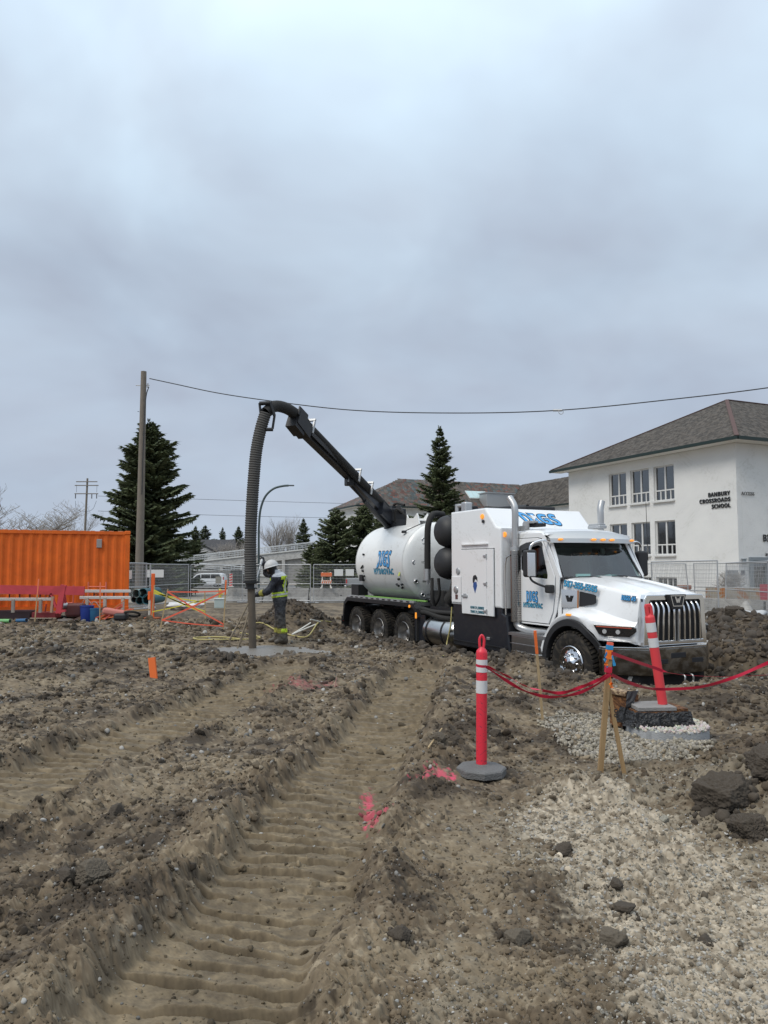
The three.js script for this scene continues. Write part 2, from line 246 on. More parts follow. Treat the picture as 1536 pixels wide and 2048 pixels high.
{
  const stones = [[], []], clods = [[], []], bed = [], stoneMat = M(0xffffff, .9), clodMat = M(0xffffff, .95);
  for (let i = 0; i < 195000; i++) {
    const u = rnd(), Z = i % 3 ? 1 / lerp(1 / 1.5, 1 / 14, u) : lerp(2, 24, u), x = (rnd() * 2 - 1) * .72 * (Z + .8), z = -Z, I = groundInfo(x, z);
    const lime = Z < 9 ? inPoly(limePatch2, x, z) : -1, lime1 = Z < 9 ? inPoly(limePatch, x, z) : -1, pale = lime > 0 || lime1 > 0;
    if (I.inTrack > .4 && rnd() < .8) continue; if (!pale && I.heap < .3 && rnd() < .5 + .35 * n2(x * .6, z * .6)) continue;
    const rmin = Math.max(.0028, .00085 * Z), r = rmin * Math.min(5, Math.pow(1 - rnd() * .985, -.5)), y = I.h + r * .15;
    const isStone = rnd() < (pale ? .36 : I.heap > .3 ? .06 : .16);
    if (isStone) { const w = pale ? lerp(.17, .42, rnd()) : lerp(.12, .38, Math.pow(rnd(), 1.8)), t = rnd() * .03; stones[i & 1].push({ x, y, z, r: r * (pale ? .62 : .8), c: [w, w * (.97 - t * .4), w * (.91 - t)] }); }
    else { const w = .5 + .65 * rnd(), C = groundColor(x, z, I); clods[i & 1].push({ x, y: y - r * .2, z, r: r * 1.2, c: [C[0] * w, C[1] * w, C[2] * w] }); }
  }
  // larger clods on the heaps and beside the trench
  for (let i = 0; i < 14000; i++) { const Z = 9 + rnd() * 14, x = (rnd() * 2 - 1) * .6 * Z, z = -Z, I = groundInfo(x, z); if (I.heap < .35 || I.inside > .6) continue; const r = .02 + (x > 4.5 ? .1 : .06) * Math.pow(rnd(), 2.4), w = .04 + .045 * rnd(); clods[i & 1].push({ x, y: I.h + r * .2, z, r, c: [w, w * .82, w * .65] }); }
  for (let i = 0; i < 26000; i++) { const x = 1.3 + rnd() * 2.6, z = -5.8 - rnd() * 2.6; if (inPoly(beddingPatch, x, z) + .13 * n2(x * 4, z * 4) + .06 * rnd() < 0) continue; const r = .006 + .015 * Math.pow(rnd(), 1.7), w = .16 + .22 * rnd(), t = rnd(); bed.push({ x, y: groundY(x, z) + r * (.2 + .9 * rnd()), z, r, c: [w, w * (.93 - .05 * t), w * (.82 - .16 * t)] }); }
  for (let i = 0; i < 12000; i++) { const Z = 1 / lerp(1 / 2.2, 1 / 6.5, rnd()), x = Z * (.12 + .5 * rnd()), z = -Z; if (inPoly(limePatch, x, z) + .15 * n2(x * 3, z * 3) + .1 * rnd() < 0) continue; const r = (.003 + .006 * Math.pow(rnd(), 3)) * (Z > 4 ? 1.25 : 1), w = lerp(.15, .42, rnd()); stones[i & 1].push({ x, y: groundY(x, z) + r * .2, z, r, c: [w, w * .95, w * (.86 - .06 * rnd())] }); }
  scatter('gravel', 'small pale rounded stones lying loose on the mud', 'gravel', lumpGeo(1, 1, .16), stoneMat, stones[0]);
  scatter('gravel', 'small pale angular stones lying loose on the mud', 'gravel', rockGeo(4, 1, .06), stoneMat, stones[1]);
  scatter('soil_clods', 'crumbled brown soil clods scattered over the ground', 'soil', rockGeo(9, 2, .1), clodMat, clods[0]);
  scatter('soil_clods', 'dark rounded soil lumps scattered over the ground', 'soil', rockGeo(15, 3, .16), clodMat, clods[1]);
  scatter('bedding_gravel', 'tan bedding gravel around the grey concrete manhole ring', 'gravel', lumpGeo(21, 1, .2), stoneMat, bed);
}
// ---------------------------------------------------------------- shared materials
const fonts = new FontLoader(), fontBold = await fonts.loadAsync('fonts/droid/droid_sans_bold.typeface.json'), fontSerif = await fonts.loadAsync('fonts/droid/droid_serif_regular.typeface.json');
const P = (c, rough, metal, o = {}) => new THREE.MeshPhysicalMaterial({ color: c, roughness: rough, metalness: metal, ...o });
const dirtMask = noiseTex(512, (u, v) => { const a = .5 + .5 * tfbm(u, v, 5, 6, 4), b = .5 + .5 * tfbm(u, v, 40, 3, 7); const k = smooth(.6, .85, a * .6 + b * .45) * .16; return [1 - k * .5, 1 - k * .54, 1 - k * .62]; }, true);
const whitePaint = P(RGB(.80, .81, .82), .28, 0, { clearcoat: .6, clearcoatRoughness: .12, map: rep(dirtMask, .3) });
const tankWhite = P(RGB(.81, .815, .80), .34, 0, { clearcoat: .4, clearcoatRoughness: .2, map: rep(dirtMask, .45) });
const navy = P(RGB(.02, .022, .03), .42, 0, { map: rep(noiseTex(256, (u, v) => { const a = smooth(.45, .8, .5 + .5 * tfbm(u, v, 7, 6, 17)); return [lerp(.72, 1, a), lerp(.74, .97, a), lerp(.78, .9, a)]; }, true), .8), clearcoat: .3, clearcoatRoughness: .3 });
const blackSteel = M(RGB(.018, .018, .020), .5, .2), blackPlastic = M(RGB(.022, .022, .024), .55), rubber = M(RGB(.024, .023, .022), .85, 0, { bumpMap: gritBump, bumpScale: .003 });
const muddyRubber = M(RGB(.05, .046, .042), .9, 0, { map: rep(noiseTex(256, (u, v) => { const a = smooth(.35, .75, .5 + .5 * tfbm(u, v, 6, 5, 1)); return [lerp(.55, 1, a), lerp(.53, .95, a), lerp(.52, .86, a)]; }, true), 1.2), bumpMap: gritBump, bumpScale: .004 });
const chrome = M(RGB(.78, .78, .79), .13, 1), aluminium = M(RGB(.62, .62, .63), .34, 1), brushed = M(RGB(.55, .55, .54), .28, 1, { map: rep(dirtMask, .8) }), dullSilver = M(RGB(.50, .50, .50), .38, .75), galv = M(RGB(.46, .47, .48), .5, .6);
const dirtyChrome = M(RGB(.36, .35, .335), .24, 1, { map: rep(noiseTex(256, (u, v) => { const a = smooth(.3, .7, .5 + .5 * tfbm(u, v, 5, 6, 6)); return [lerp(.72, 1, a), lerp(.69, 1, a), lerp(.65, 1, a)]; }, true), .9), roughnessMap: rep(stain, .9) });
const glassClear = P(RGB(.62, .76, .74), .03, 0, { transmission: 1, thickness: 0, ior: 2.0 }), glassDark = P(RGB(.16, .17, .18), .04, 0, { transmission: 1, thickness: 0, ior: 1.5 });
const amber = M(RGB(.75, .25, .02), .3, 0, { emissive: RGB(1, .38, .05), emissiveIntensity: .55 }), amberOff = M(RGB(.6, .24, .03), .3), red = M(RGB(.45, .02, .02), .35);
const digsBlue = M(RGB(.07, .36, .74), .45), digsDark = M(RGB(.008, .035, .07), .5), inkBlack = M(RGB(.015, .015, .018), .5), greenLine = M(RGB(.25, .48, .12), .5);
function loft(rows, o = {}) { // rows of [x, y, z] points joined into a skin
  const pos = [], idx = [], n = rows[0].length; rows.forEach((r) => r.forEach((p) => pos.push(...p)));
  for (let i = 1; i < rows.length; i++) for (let j = 1; j < n; j++) { const a = (i - 1) * n + j - 1, b = a + 1, c = i * n + j - 1, d = c + 1; o.flip ? idx.push(a, c, b, b, c, d) : idx.push(a, b, c, b, d, c); }
  if (o.caps) for (const [i, f] of [[0, 1], [rows.length - 1, 0]]) for (let j = 1; j < n - 1; j++) { const s = i * n; f ^ !!o.flip ? idx.push(s, s + j + 1, s + j) : idx.push(s, s + j, s + j + 1); }
  let g = new THREE.BufferGeometry(); g.setAttribute('position', new THREE.Float32BufferAttribute(pos, 3)); g.setIndex(idx);
  return toCreasedNormals(g, o.crease || .6);
}
function textGeo(str, font, w, h, depth, fat = 0, warp = null) { // lettering w x h metres, centred, in the xy plane
  const g = new TextGeometry(str, { font, size: 1, depth: .1, curveSegments: 4, bevelEnabled: fat > 0, bevelSize: fat, bevelThickness: .01, bevelSegments: 1 });
  const g0 = new TextGeometry(str, { font, size: 1, depth: .1, curveSegments: 2, bevelEnabled: false }); g0.computeBoundingBox(); const b = g0.boundingBox, p = g.attributes.position;
  for (let i = 0; i < p.count; i++) { let x = (p.getX(i) - (b.min.x + b.max.x) / 2) / (b.max.x - b.min.x), y = (p.getY(i) - (b.min.y + b.max.y) / 2) / (b.max.y - b.min.y); if (warp) [x, y] = warp(x, y); p.setXYZ(i, x * w, y * h, p.getZ(i) > .05 ? depth : 0); }
  g.computeVertexNormals(); return clean(g);
}
function lettering(parent, name, str, w, h, place, o = {}) { // blue letters on a dark outline; place maps (x, y, lift) to a point on the thing
  const put = (g, lift) => { const p = g.attributes.position; for (let i = 0; i < p.count; i++) { const q = place(p.getX(i), p.getY(i), p.getZ(i) + lift); p.setXYZ(i, q[0], q[1], q[2]); } g.computeVertexNormals(); return g; };
  const font = o.font || fontBold;
  const front = new THREE.Mesh(put(textGeo(str, font, w, h, .003, o.thick || 0, o.warp), .005), o.mat || digsBlue); front.name = name; front.castShadow = front.receiveShadow = true; parent.add(front);
  if (o.outline !== 0) { const back = new THREE.Mesh(put(textGeo(str, font, w, h, .003, (o.thick || 0) + (o.outline || .1), o.warp), .0015), o.outlineMat || digsDark); back.name = 'outline'; front.add(back); }
  return front;
}
function corrugated(pts, r, amp, pitch, seg = 18, rEnd = r) {
  const c = new THREE.CatmullRomCurve3(pts.map((p) => p.isVector3 ? p : V(...p)), false, 'centripetal'), L = c.getLength(), n = Math.round(L / pitch * 4), fr = c.computeFrenetFrames(n, false), rows = [];
  for (let i = 0; i <= n; i++) { const q = c.getPointAt(i / n), k = lerp(r, rEnd, i / n) + amp * [0, 1, 1, 0][i % 4], row = []; for (let j = 0; j <= seg; j++) { const a = j / seg * 2 * Math.PI, d = fr.normals[i].clone().multiplyScalar(Math.cos(a) * k).addScaledVector(fr.binormals[i], Math.sin(a) * k); row.push([q.x + d.x, q.y + d.y, q.z + d.z]); } rows.push(row); }
  return loft(rows, { crease: .5 });
}
function wEmblem(s) { // two crossed strokes of a W, s metres high, in the xy plane
  const k = [[-.95, .5], [-.55, .5], [-.28, -.08], [-.12, .22], [.12, .22], [.28, -.08], [.55, .5], [.95, .5], [.42, -.5], [.1, -.5], [0, -.2], [-.1, -.5], [-.42, -.5]];
  return k.map(([x, y]) => [x * s * .75, y * s]);
}
// ---------------------------------------------------------------- the hydrovac truck
const truck = thing('hydrovac_truck', 'white hydrovac truck with round tank, black suction boom and chrome grille, sunk in mud', 'truck', TRUCK_POS.toArray(), TRUCK_YAW);
const toTruck = (w) => { const r = w.clone().sub(TRUCK_POS); return V(r.dot(TF), r.y, r.dot(TR)); };
const TINY = new Set(['wheel_nuts', 'hand_holes', 'shield_holes', 'tread_ribs', 'rail_slots', 'mesh_bars', 'fittings', 'hydraulic_lines', 'roof_ribs', 'insulators', 'tank_cradle', 'weld_seam', 'papers']); // many pieces of a pixel or two each
const part = (name, mb, m, parent = truck, uv = 1) => { const o = mb.build(name, m, parent, uv); if (TINY.has(name)) o.userData.kind = 'stuff'; return o; };
const sideText = (x0, y0, z, slope = 0) => (x, y, l) => [x0 + x, y0 + y + slope * x, z + l];
{ // chassis
  const b = new MB(); for (const s of [-1, 1]) b.box(-4.6, .93, s * .43, 11, .28, .09);
  for (const x of [-6.21, -7.62, -9.06]) b.rod([x, .52, -.85], [x, .52, .85], .13, .13, 12).rbox(x, .52, 0, .45, .45, .45, .12);
  b.rod([0, .5, -.95], [0, .5, .95], .08).box(.3, .85, 0, 1.4, .4, .8).box(-.9, 1.0, 0, 1.6, .4, 1.2).box(-4.6, 1.12, 0, 1.2, .25, 2.0).box(-3, .85, 0, 1.6, .5, 1.6);
  part('chassis', b, blackSteel);
}
// wheels
function wheel(x, y, side, rear, r) {
  const w = new THREE.Group(); w.name = 'wheel'; w.position.set(x, y, 0); if (side < 0) w.rotation.y = Math.PI; truck.add(w);
  const tyre = (z0, z1) => { const b = new MB().lathe([[.30, z0 + .03], [.36, z0], [r - .08, z0 - .008], [r - .03, z0 + .015], [r - .005, z0 + .045], [r - .005, z1 - .045], [r - .03, z1 - .015], [r - .08, z1 + .008], [.36, z1], [.30, z1 - .03]], 56, 'z');
    for (let k = 0; k < 44; k++) { const a = k / 44 * 2 * Math.PI, q = new THREE.BoxGeometry(.045, .03, (z1 - z0) * .44); for (const s of [-1, 1]) { const g = q.clone(); g.rotateY(s * .25); g.translate(0, r - .002, (z0 + z1) / 2 + s * (z1 - z0) * .25); g.rotateZ(a + s * .035); b.add(g); } } return b; };
  part('tyre', tyre(.91, 1.19), muddyRubber, w); if (rear) part('tyre', tyre(.56, .84), muddyRubber, w);
  const rim = new MB(), S = 40;
  if (rear) rim.lathe([[.305, 1.18], [.295, 1.195], [.28, 1.18], [.265, 1.1], [.255, 1.0], [.2, .965], [.13, .96], [.12, 1.03], [.10, 1.09], [.0, 1.1]], S, 'z');
  else rim.lathe([[.305, 1.18], [.295, 1.2], [.28, 1.195], [.26, 1.165], [.235, 1.16], [.215, 1.175], [.13, 1.19], [.12, 1.23], [.09, 1.26], [.0, 1.265]], S, 'z');
  part('rim', rim, rear ? M(RGB(.3, .29, .28), .4, .9) : chrome, w);
  const nut = new MB(), hole = new MB();
  for (let k = 0; k < 10; k++) { const a = k / 10 * 6.2832, c = Math.cos(a), s = Math.sin(a); const z = rear ? .955 : 1.17; nut.rod([c * .167, s * .167, z], [c * .167, s * .167, z + .055], .019, .015, 8); hole.rod([c * .228, s * .228, rear ? .95 : 1.155], [c * .228, s * .228, rear ? .992 : 1.172], .023, .023, 10); }
  part('wheel_nuts', nut, chrome, w); part('hand_holes', hole, inkBlack, w);
}
for (const s of [1, -1]) { wheel(0, .53, s, false, .54); for (const x of [-6.21, -7.62, -9.06]) wheel(x, .52, s, true, .52); }
{ // debris tank
  const R = 1.05, cy = 2.27, b = new MB(); const prof = [[.001, -9.82], [.4, -9.79], [.75, -9.68], [.95, -9.56], [R - .03, -9.47], [R, -9.40], [R, -6.58], [R - .015, -6.52], [R - .07, -6.46], [.9, -6.41], [.6, -6.29], [.3, -6.23], [.001, -6.22]];
  b.lathe(prof, 72, 'x').move(0, cy, 0); const tank = part('debris_tank', b, tankWhite);
  const seam = new MB(); for (const x of [-9.42, -8.0, -6.56]) seam.lathe([[R + .002, -.012], [R + .006, 0], [R + .002, .012]], 72, 'x'); seam.g.forEach((g, i) => g.translate([-9.42, -8.0, -6.56][i], cy, 0)); part('weld_seam', seam, tankWhite, tank);
  const ports = [[.52, 2.85], [.79, 2.28], [.74, 1.8], [.55, 1.46], [.33, 1.29]];
  for (const [z, y] of ports) { const q = new MB().lathe([[.035, 0], [.055, 0], [.062, .03], [.055, .06], [.035, .06], [.035, 0]], 18, 'x').move(-6.42, y, z); const p = part('sight_port', q, aluminium, tank); part('port_glass', new MB().rod([-6.42, y, z], [-6.375, y, z], .036, .036, 14), inkBlack, p); }
  [['1500 G', .52, 2.74], ['1275 G', .57, 2.28], ['900 G', .52, 1.8], ['475 G', .36, 1.47], ['250 G', .36, 1.36]].forEach(([t, z, y]) => lettering(tank, 'gauge_text', t, .19, .05, (x, yy, l) => { const zz = z - x, rr = Math.hypot(zz, y + yy - cy) / R; return [-6.52 + .30 * Math.sqrt(Math.max(0, 1 - rr * rr)) + .045 + l, y + yy, zz]; }, { mat: inkBlack, outline: 0 }));
  const skin = (x0, y0) => (x, y, l) => { const a = (y0 + y - cy) / R; return [x0 + x, cy + (R + l) * Math.sin(a), (R + l) * Math.cos(a)]; };
  lettering(tank, 'logo_text', 'DIGS', .74, .40, skin(-7.63, 2.38), { outline: .06, warp: (x, y) => [x * 1.06 + .1 * (y), y - (.5 - y) * .22 * (Math.abs(x) * 2 - .4)] });
  lettering(tank, 'logo_text', 'HYDROVAC', 1.16, .15, skin(-7.66, 2.04), { outline: .06, mat: M(RGB(.05, .32, .5), .5) });
  const fit = new MB(); for (const [x, y] of [[-8.9, 2.5], [-8.95, 2.05], [-8.95, 1.9], [-6.85, 1.85], [-6.8, 1.7], [-6.9, 1.6]]) { const a = (y - cy) / R; fit.rod([x, cy + R * Math.sin(a), R * Math.cos(a)], [x, cy + (R + .05) * Math.sin(a), (R + .05) * Math.cos(a)], .03, .03, 10); }
  fit.rod([-6.95, 1.72, 1.0], [-6.78, 1.68, 1.02], .03).rod([-9.05, 2.12, 1.06], [-8.88, 2.2, 1.08], .02).rbox(-9.15, 1.85, .98, .2, .18, .1, .02); part('fittings', fit, blackSteel, tank);
  part('sticker', new MB().extrude([[-.035, -.07], [.035, -.07], [.035, .07], [-.035, .07]], .004, { m: new THREE.Matrix4().makeRotationX(-.28).setPosition(-6.74, 2.0, 1.026) }), M(RGB(.55, .6, .08), .5), tank);
  const cr = new MB(); cr.box(-7.9, 1.27, 0, 3.2, .12, 1.4); for (const x of [-9.2, -8, -6.8]) cr.box(x, 1.2, 0, .14, .2, 1.8); part('tank_cradle', cr, blackSteel); part('green_rail', new MB().box(-7.6, 1.33, .76, 3.6, .035, .05).box(-7.6, 1.33, -.76, 3.6, .035, .05), greenLine);
  const br = new MB(); const m1 = (z) => new THREE.Matrix4().setPosition(0, 0, z); for (const z of [.12, .42]) br.extrude([[-7.5, 3.05], [-7.42, 3.55], [-7.36, 3.46], [-7.05, 3.44], [-6.86, 3.56], [-6.8, 3.45], [-6.7, 3.2]], .03, { m: m1(z) }); br.box(-7.15, 3.38, .28, .5, .03, .3); part('boom_rest', br, tankWhite);
  part('work_light', new MB().rbox(-6.95, 3.07, .78, .12, .07, .1, .015).rod([-6.9, 3.1, .75], [-6.6, 3.28, .45], .012), blackPlastic);
}
{ // dust canisters, ducting and lines between tank and housing
  for (const y of [2.99, 2.26]) { const q = new MB().lathe([[.001, 1.08], [.14, 1.07], [.25, 1.03], [.33, .95], [.36, .87], [.37, .84], [.355, .83], [.355, -1.0], [.001, -1.02]], 36, 'z').move(-4.72, y, 0); const c = part('filter_canister', q, blackPlastic); part('canister_clamp', new MB().lathe([[.365, -.02], [.385, -.015], [.385, .015], [.365, .02]], 36, 'z').move(-4.72, y, .78), blackSteel, c); }
  part('canister_frame', new MB().box(-4.9, 2.4, -.2, .5, 2.2, .2).box(-4.72, 2.62, 0, .4, .06, 1.4).box(-4.4, 2.0, -.5, .9, 1.6, .9), blackSteel);
  part('vent_hose', new MB().tube([[-5.36, 2.1, .98], [-5.36, 2.6, .98], [-5.36, 3.2, .95], [-5.42, 3.42, .8], [-5.6, 3.45, .4]], .075, 12, 30), rubber);
  part('drain_cylinder', new MB().rod([-5.37, 1.85, .98], [-5.37, 2.12, .98], .085, .085, 18).rod([-5.37, 1.75, .98], [-5.37, 1.85, .98], .03), dullSilver);
  const d = new MB(); d.add(corrugated([[-4.1, 2.2, .75], [-4.15, 1.9, .85], [-4.3, 1.6, .85], [-4.6, 1.42, .8]], .15, .014, .04, 16)); part('duct_hose', d, rubber);
  const l = new MB(); l.tube([[-6.4, 1.2, .95], [-5.6, 1.18, 1.05], [-4.8, 1.14, 1.1], [-3.8, 1.16, 1.08]], .05, 10).tube([[-6.2, 1.05, 1.0], [-5.2, 1.1, 1.1], [-4.4, 1.02, 1.1], [-3.8, 1.05, 1.0]], .06, 10).tube([[-5.2, 1.9, .95], [-5.1, 1.5, 1.0], [-5.15, 1.2, .9]], .04, 8).tube([[-4.9, 1.9, .95], [-4.95, 1.5, .9], [-5.3, 1.15, .9]], .035, 8).rod([-5.5, 1.12, .8], [-5.5, 1.12, 1.15], .06).box(-5.2, 1.35, .5, .9, .5, .5); part('hydraulic_lines', l, rubber);
  part('front_head_frame', new MB().box(-5.75, 1.15, .3, .7, .2, 1.5).box(-5.5, 2.2, -.4, .1, 2, .8), blackSteel);
  part('roof_pipe', new MB().tube([[-5.4, 3.4, .2], [-4.6, 3.47, .15], [-3.7, 3.45, .2], [-2.6, 3.43, .1]], .06, 10).rbox(-4.2, 3.45, .55, .45, .2, .25, .04), blackSteel); part('roof_valve', new MB().rod([-4.35, 3.25, .75], [-4.35, 3.6, .75], .07, .06, 14).rbox(-4.05, 3.5, .7, .2, .25, .2, .04).rod([-4.35, 3.55, .75], [-4.05, 3.55, .72], .05), dullSilver);
}
{ // rear fenders
  for (const s of [1, -1]) {
    const b = new MB(); b.extrude([[-9.95, .62], [-9.86, 1.14], [-9.62, 1.3], [-5.62, 1.3], [-5.48, 1.18], [-5.38, .98], [-5.44, .97], [-5.56, 1.14], [-5.68, 1.2], [-9.56, 1.2], [-9.78, 1.08], [-9.88, .62]], .5, { m: new THREE.Matrix4().setPosition(0, 0, s > 0 ? .74 : -1.24) }); const f = part('rear_fender', b, blackSteel);
    const lip = new MB(); lip.box(-7.6, 1.325, s * 1.2, 4.0, .05, .06); const gaps = new MB(); for (let k = 0; k < 11; k++) gaps.box(-9.3 + k * .34, 1.325, s * 1.232, .16, .028, .01); part('fender_rail', lip, galv, f); part('rail_slots', gaps, inkBlack, f);
    part('mud_flap', new MB().box(-5.46, .72, s * .98, .03, .62, .5), rubber); part('mud_flap', new MB().box(-9.98, .5, s * .98, .03, .5, .55), rubber);
    part('side_marker', new MB().rbox(-5.45, 1.02, s * 1.25, .05, .14, .03, .01), amber, f); part('side_marker', new MB().rod([-5.78, 1.22, s * 1.24], [-5.78, 1.22, s * 1.262], .035), amber, f); part('tail_light', new MB().rod([-10.0, .6, s * 1.1], [-10.03, .6, s * 1.1], .07).rbox(-9.99, .62, s * 1.2, .05, .1, .06, .01), red, f);
    part('splash_guard', new MB().box(-5.4, .72, s * 1.16, .5, .64, .03), navy, f);
  }
  part('rear_frame', new MB().box(-10.05, .95, 0, .12, .35, 2.2).box(-9.6, 1.5, .85, .5, .3, .3), blackSteel);
}
{ // fuel tank
  const b = new MB().lathe([[.001, -5.2], [.25, -5.2], [.30, -5.17], [.32, -5.13], [.32, -3.9], [.001, -3.9]], 40, 'x').move(0, .69, .93); const t = part('fuel_tank', b, brushed);
  for (const x of [-4.98, -4.3]) part('tank_strap', new MB().lathe([[.322, -.03], [.332, -.03], [.332, .03], [.322, .03]], 40, 'x').move(x, .69, .93), blackSteel, t); part('filler_cap', new MB().rod([-4.15, .98, .99], [-4.15, 1.06, 1.02], .05, .05, 14), blackPlastic, t);
}
{ // compressor housing behind the cab
  const W = 1.2, b = new MB(); const prof = [[-3.82, 1.4], [-3.82, 3.33], [-2.53, 3.34], [-2.16, 2.95], [-2.0, 2.91], [-2.0, 1.4]];
  b.extrude(prof, W * 2, { bevel: .035, m: new THREE.Matrix4().setPosition(0, 0, -W) }); const body = part('housing', b, whitePaint);
  const sk = new MB(); sk.extrude([[-3.8, .52], [-3.8, 1.38], [-2.02, 1.38], [-2.02, 1.25], [-1.86, 1.2], [-1.78, .52]], W * 2 - .04, { bevel: .03, m: new THREE.Matrix4().setPosition(0, 0, -W + .02) }); const skirt = part('housing_skirt', sk, navy);
  part('skirt_latch', new MB().rbox(-2.45, .74, 1.225, .1, .06, .03, .01), dullSilver, skirt); part('skirt_trim', new MB().box(-2.8, .60, 1.22, 2.0, .018, .02), blackSteel, skirt);
  const gap = new MB(); gap.box(-2.8, 1.86, W + .036, 1.24, 1.38, .004); part('door_gap', gap, inkBlack, body);
  const dr = new MB(); dr.extrude([[-3.38, 1.56], [-3.38, 2.53], [-2.44, 2.53], [-2.44, 1.2], [-3.36, 1.2]], .022, { bevel: .006, m: new THREE.Matrix4().setPosition(0, 0, W + .04) }); const door = part('housing_door', dr, whitePaint);
  const d2 = new MB(); d2.extrude([[-2.42, 1.2], [-2.42, 2.53], [-2.2, 2.53], [-2.2, 1.2]], .022, { bevel: .006, m: new THREE.Matrix4().setPosition(0, 0, W + .04) }); part('housing_panel', d2, whitePaint, body);
  const d3 = new MB(); d3.extrude([[-3.8, 1.42], [-3.8, 1.96], [-3.43, 1.96], [-3.43, 1.42]], .014, { bevel: .005, m: new THREE.Matrix4().setPosition(0, 0, W + .036) }); part('access_flap', d3, whitePaint, body);
  for (const y of [2.39, 1.83, 1.28]) part('hinge', new MB().rbox(-2.47, y, W + .078, .11, .05, .025, .008).rod([-2.42, y - .045, W + .078], [-2.42, y + .045, W + .078], .016), dullSilver, door);
  part('door_latch', new MB().rbox(-3.24, 1.56, W + .082, .2, .05, .03, .01).rbox(-3.24, 1.59, W + .075, .1, .05, .02, .008), galv, door);
  part('drip_rail', new MB().box(-2.9, 2.64, W + .06, 1.0, .022, .05), whitePaint, body);
  part('round_vent', new MB().lathe([[.001, .02], [.06, .02], [.075, .012], [.08, 0]], 24, 'z').move(-3.56, 2.08, W + .04), galv, body); part('gauge_dial', new MB().lathe([[.001, .03], [.07, .03], [.085, .015], [.09, 0]], 24, 'z').move(-3.62, 1.68, W + .05), dullSilver, body); part('switch_plate', new MB().rbox(-3.6, 1.53, W + .055, .1, .1, .02, .008), M(RGB(.1, .04, .035), .6), body);
  for (const [x, y, z] of [[-2.6, 3.2, W + .036], [-1.95, 2.81, W - .06]]) part('marker_light', new MB().rod([x, y, z], [x, y, z + .03], .055, .045, 18), amber, body);
  part('camera_eye', new MB().rbox(-2.56, 3.1, W + .05, .07, .06, .04, .015), blackPlastic, body);
  lettering(door, 'weight_text', 'GVW 31,500KG', .5, .06, sideText(-2.78, 1.335, W + .068), { outline: .06, mat: M(RGB(.01, .09, .12), .5), outlineMat: M(RGB(.3, .5, .6), .5) }); lettering(door, 'weight_text', 'TARE 21,500KG', .5, .06, sideText(-2.78, 1.25, W + .068), { outline: .06, mat: M(RGB(.01, .09, .12), .5), outlineMat: M(RGB(.3, .5, .6), .5) });
  const em = new MB().extrude([[-.09, .1], [-.06, .17], [.02, .19], [.08, .14], [.09, .05], [.05, .09], [0, .1], [-.03, .04], [-.08, .02]], .004, { m: new THREE.Matrix4().setPosition(-2.85, 1.82, W + .068) }); const e1 = part('ram_emblem', em, inkBlack, door); part('emblem_tie', new MB().extrude([[-.06, .03], [.05, .05], [.075, -.03], [.0, -.19], [-.075, -.05]], .004, { m: new THREE.Matrix4().setPosition(-2.85, 1.82, W + .0675) }), M(RGB(.03, .08, .26), .5), e1);
  // logo on the slanted front panel
  const nx = .39, ny = .37, nl = Math.hypot(nx, ny), n = [nx / nl, ny / nl], t = [-ny / nl, nx / nl], cx = -2.345 + .035 * n[0], cyy = 3.145 + .035 * n[1];
  const slant = (x, y, l) => [cx + t[0] * y + n[0] * l, cyy + t[1] * y + n[1] * l, -x]; lettering(body, 'logo_text', 'DIGS', .92, .36, slant, { outline: .07, warp: (x, y) => [x * (1 + .1 * y) - .12 * y, y * (1 - .18 * Math.cos(x * 3)) - .1 * x] });
  const ram = []; for (let k = 0; k < 14; k++) { const a = k / 14 * 6.2832, r = .055 + .018 * Math.sin(a * 3 + 1); ram.push([Math.cos(a) * r, Math.sin(a) * r * 1.25]); } const rm = new MB().extrude(ram, .004); rm.g.forEach((g) => { const p = g.attributes.position; for (let i = 0; i < p.count; i++) { const q = slant(p.getX(i) - .15, p.getY(i) + .04, p.getZ(i) + .0095); p.setXYZ(i, ...q); } g.computeVertexNormals(); }); part('ram_emblem', rm, M(RGB(.75, .77, .8), .5), body);
  part('roof_vent', new MB().rbox(-3.0, 3.41, -.2, .9, .1, .8, .03), blackPlastic, body);
}
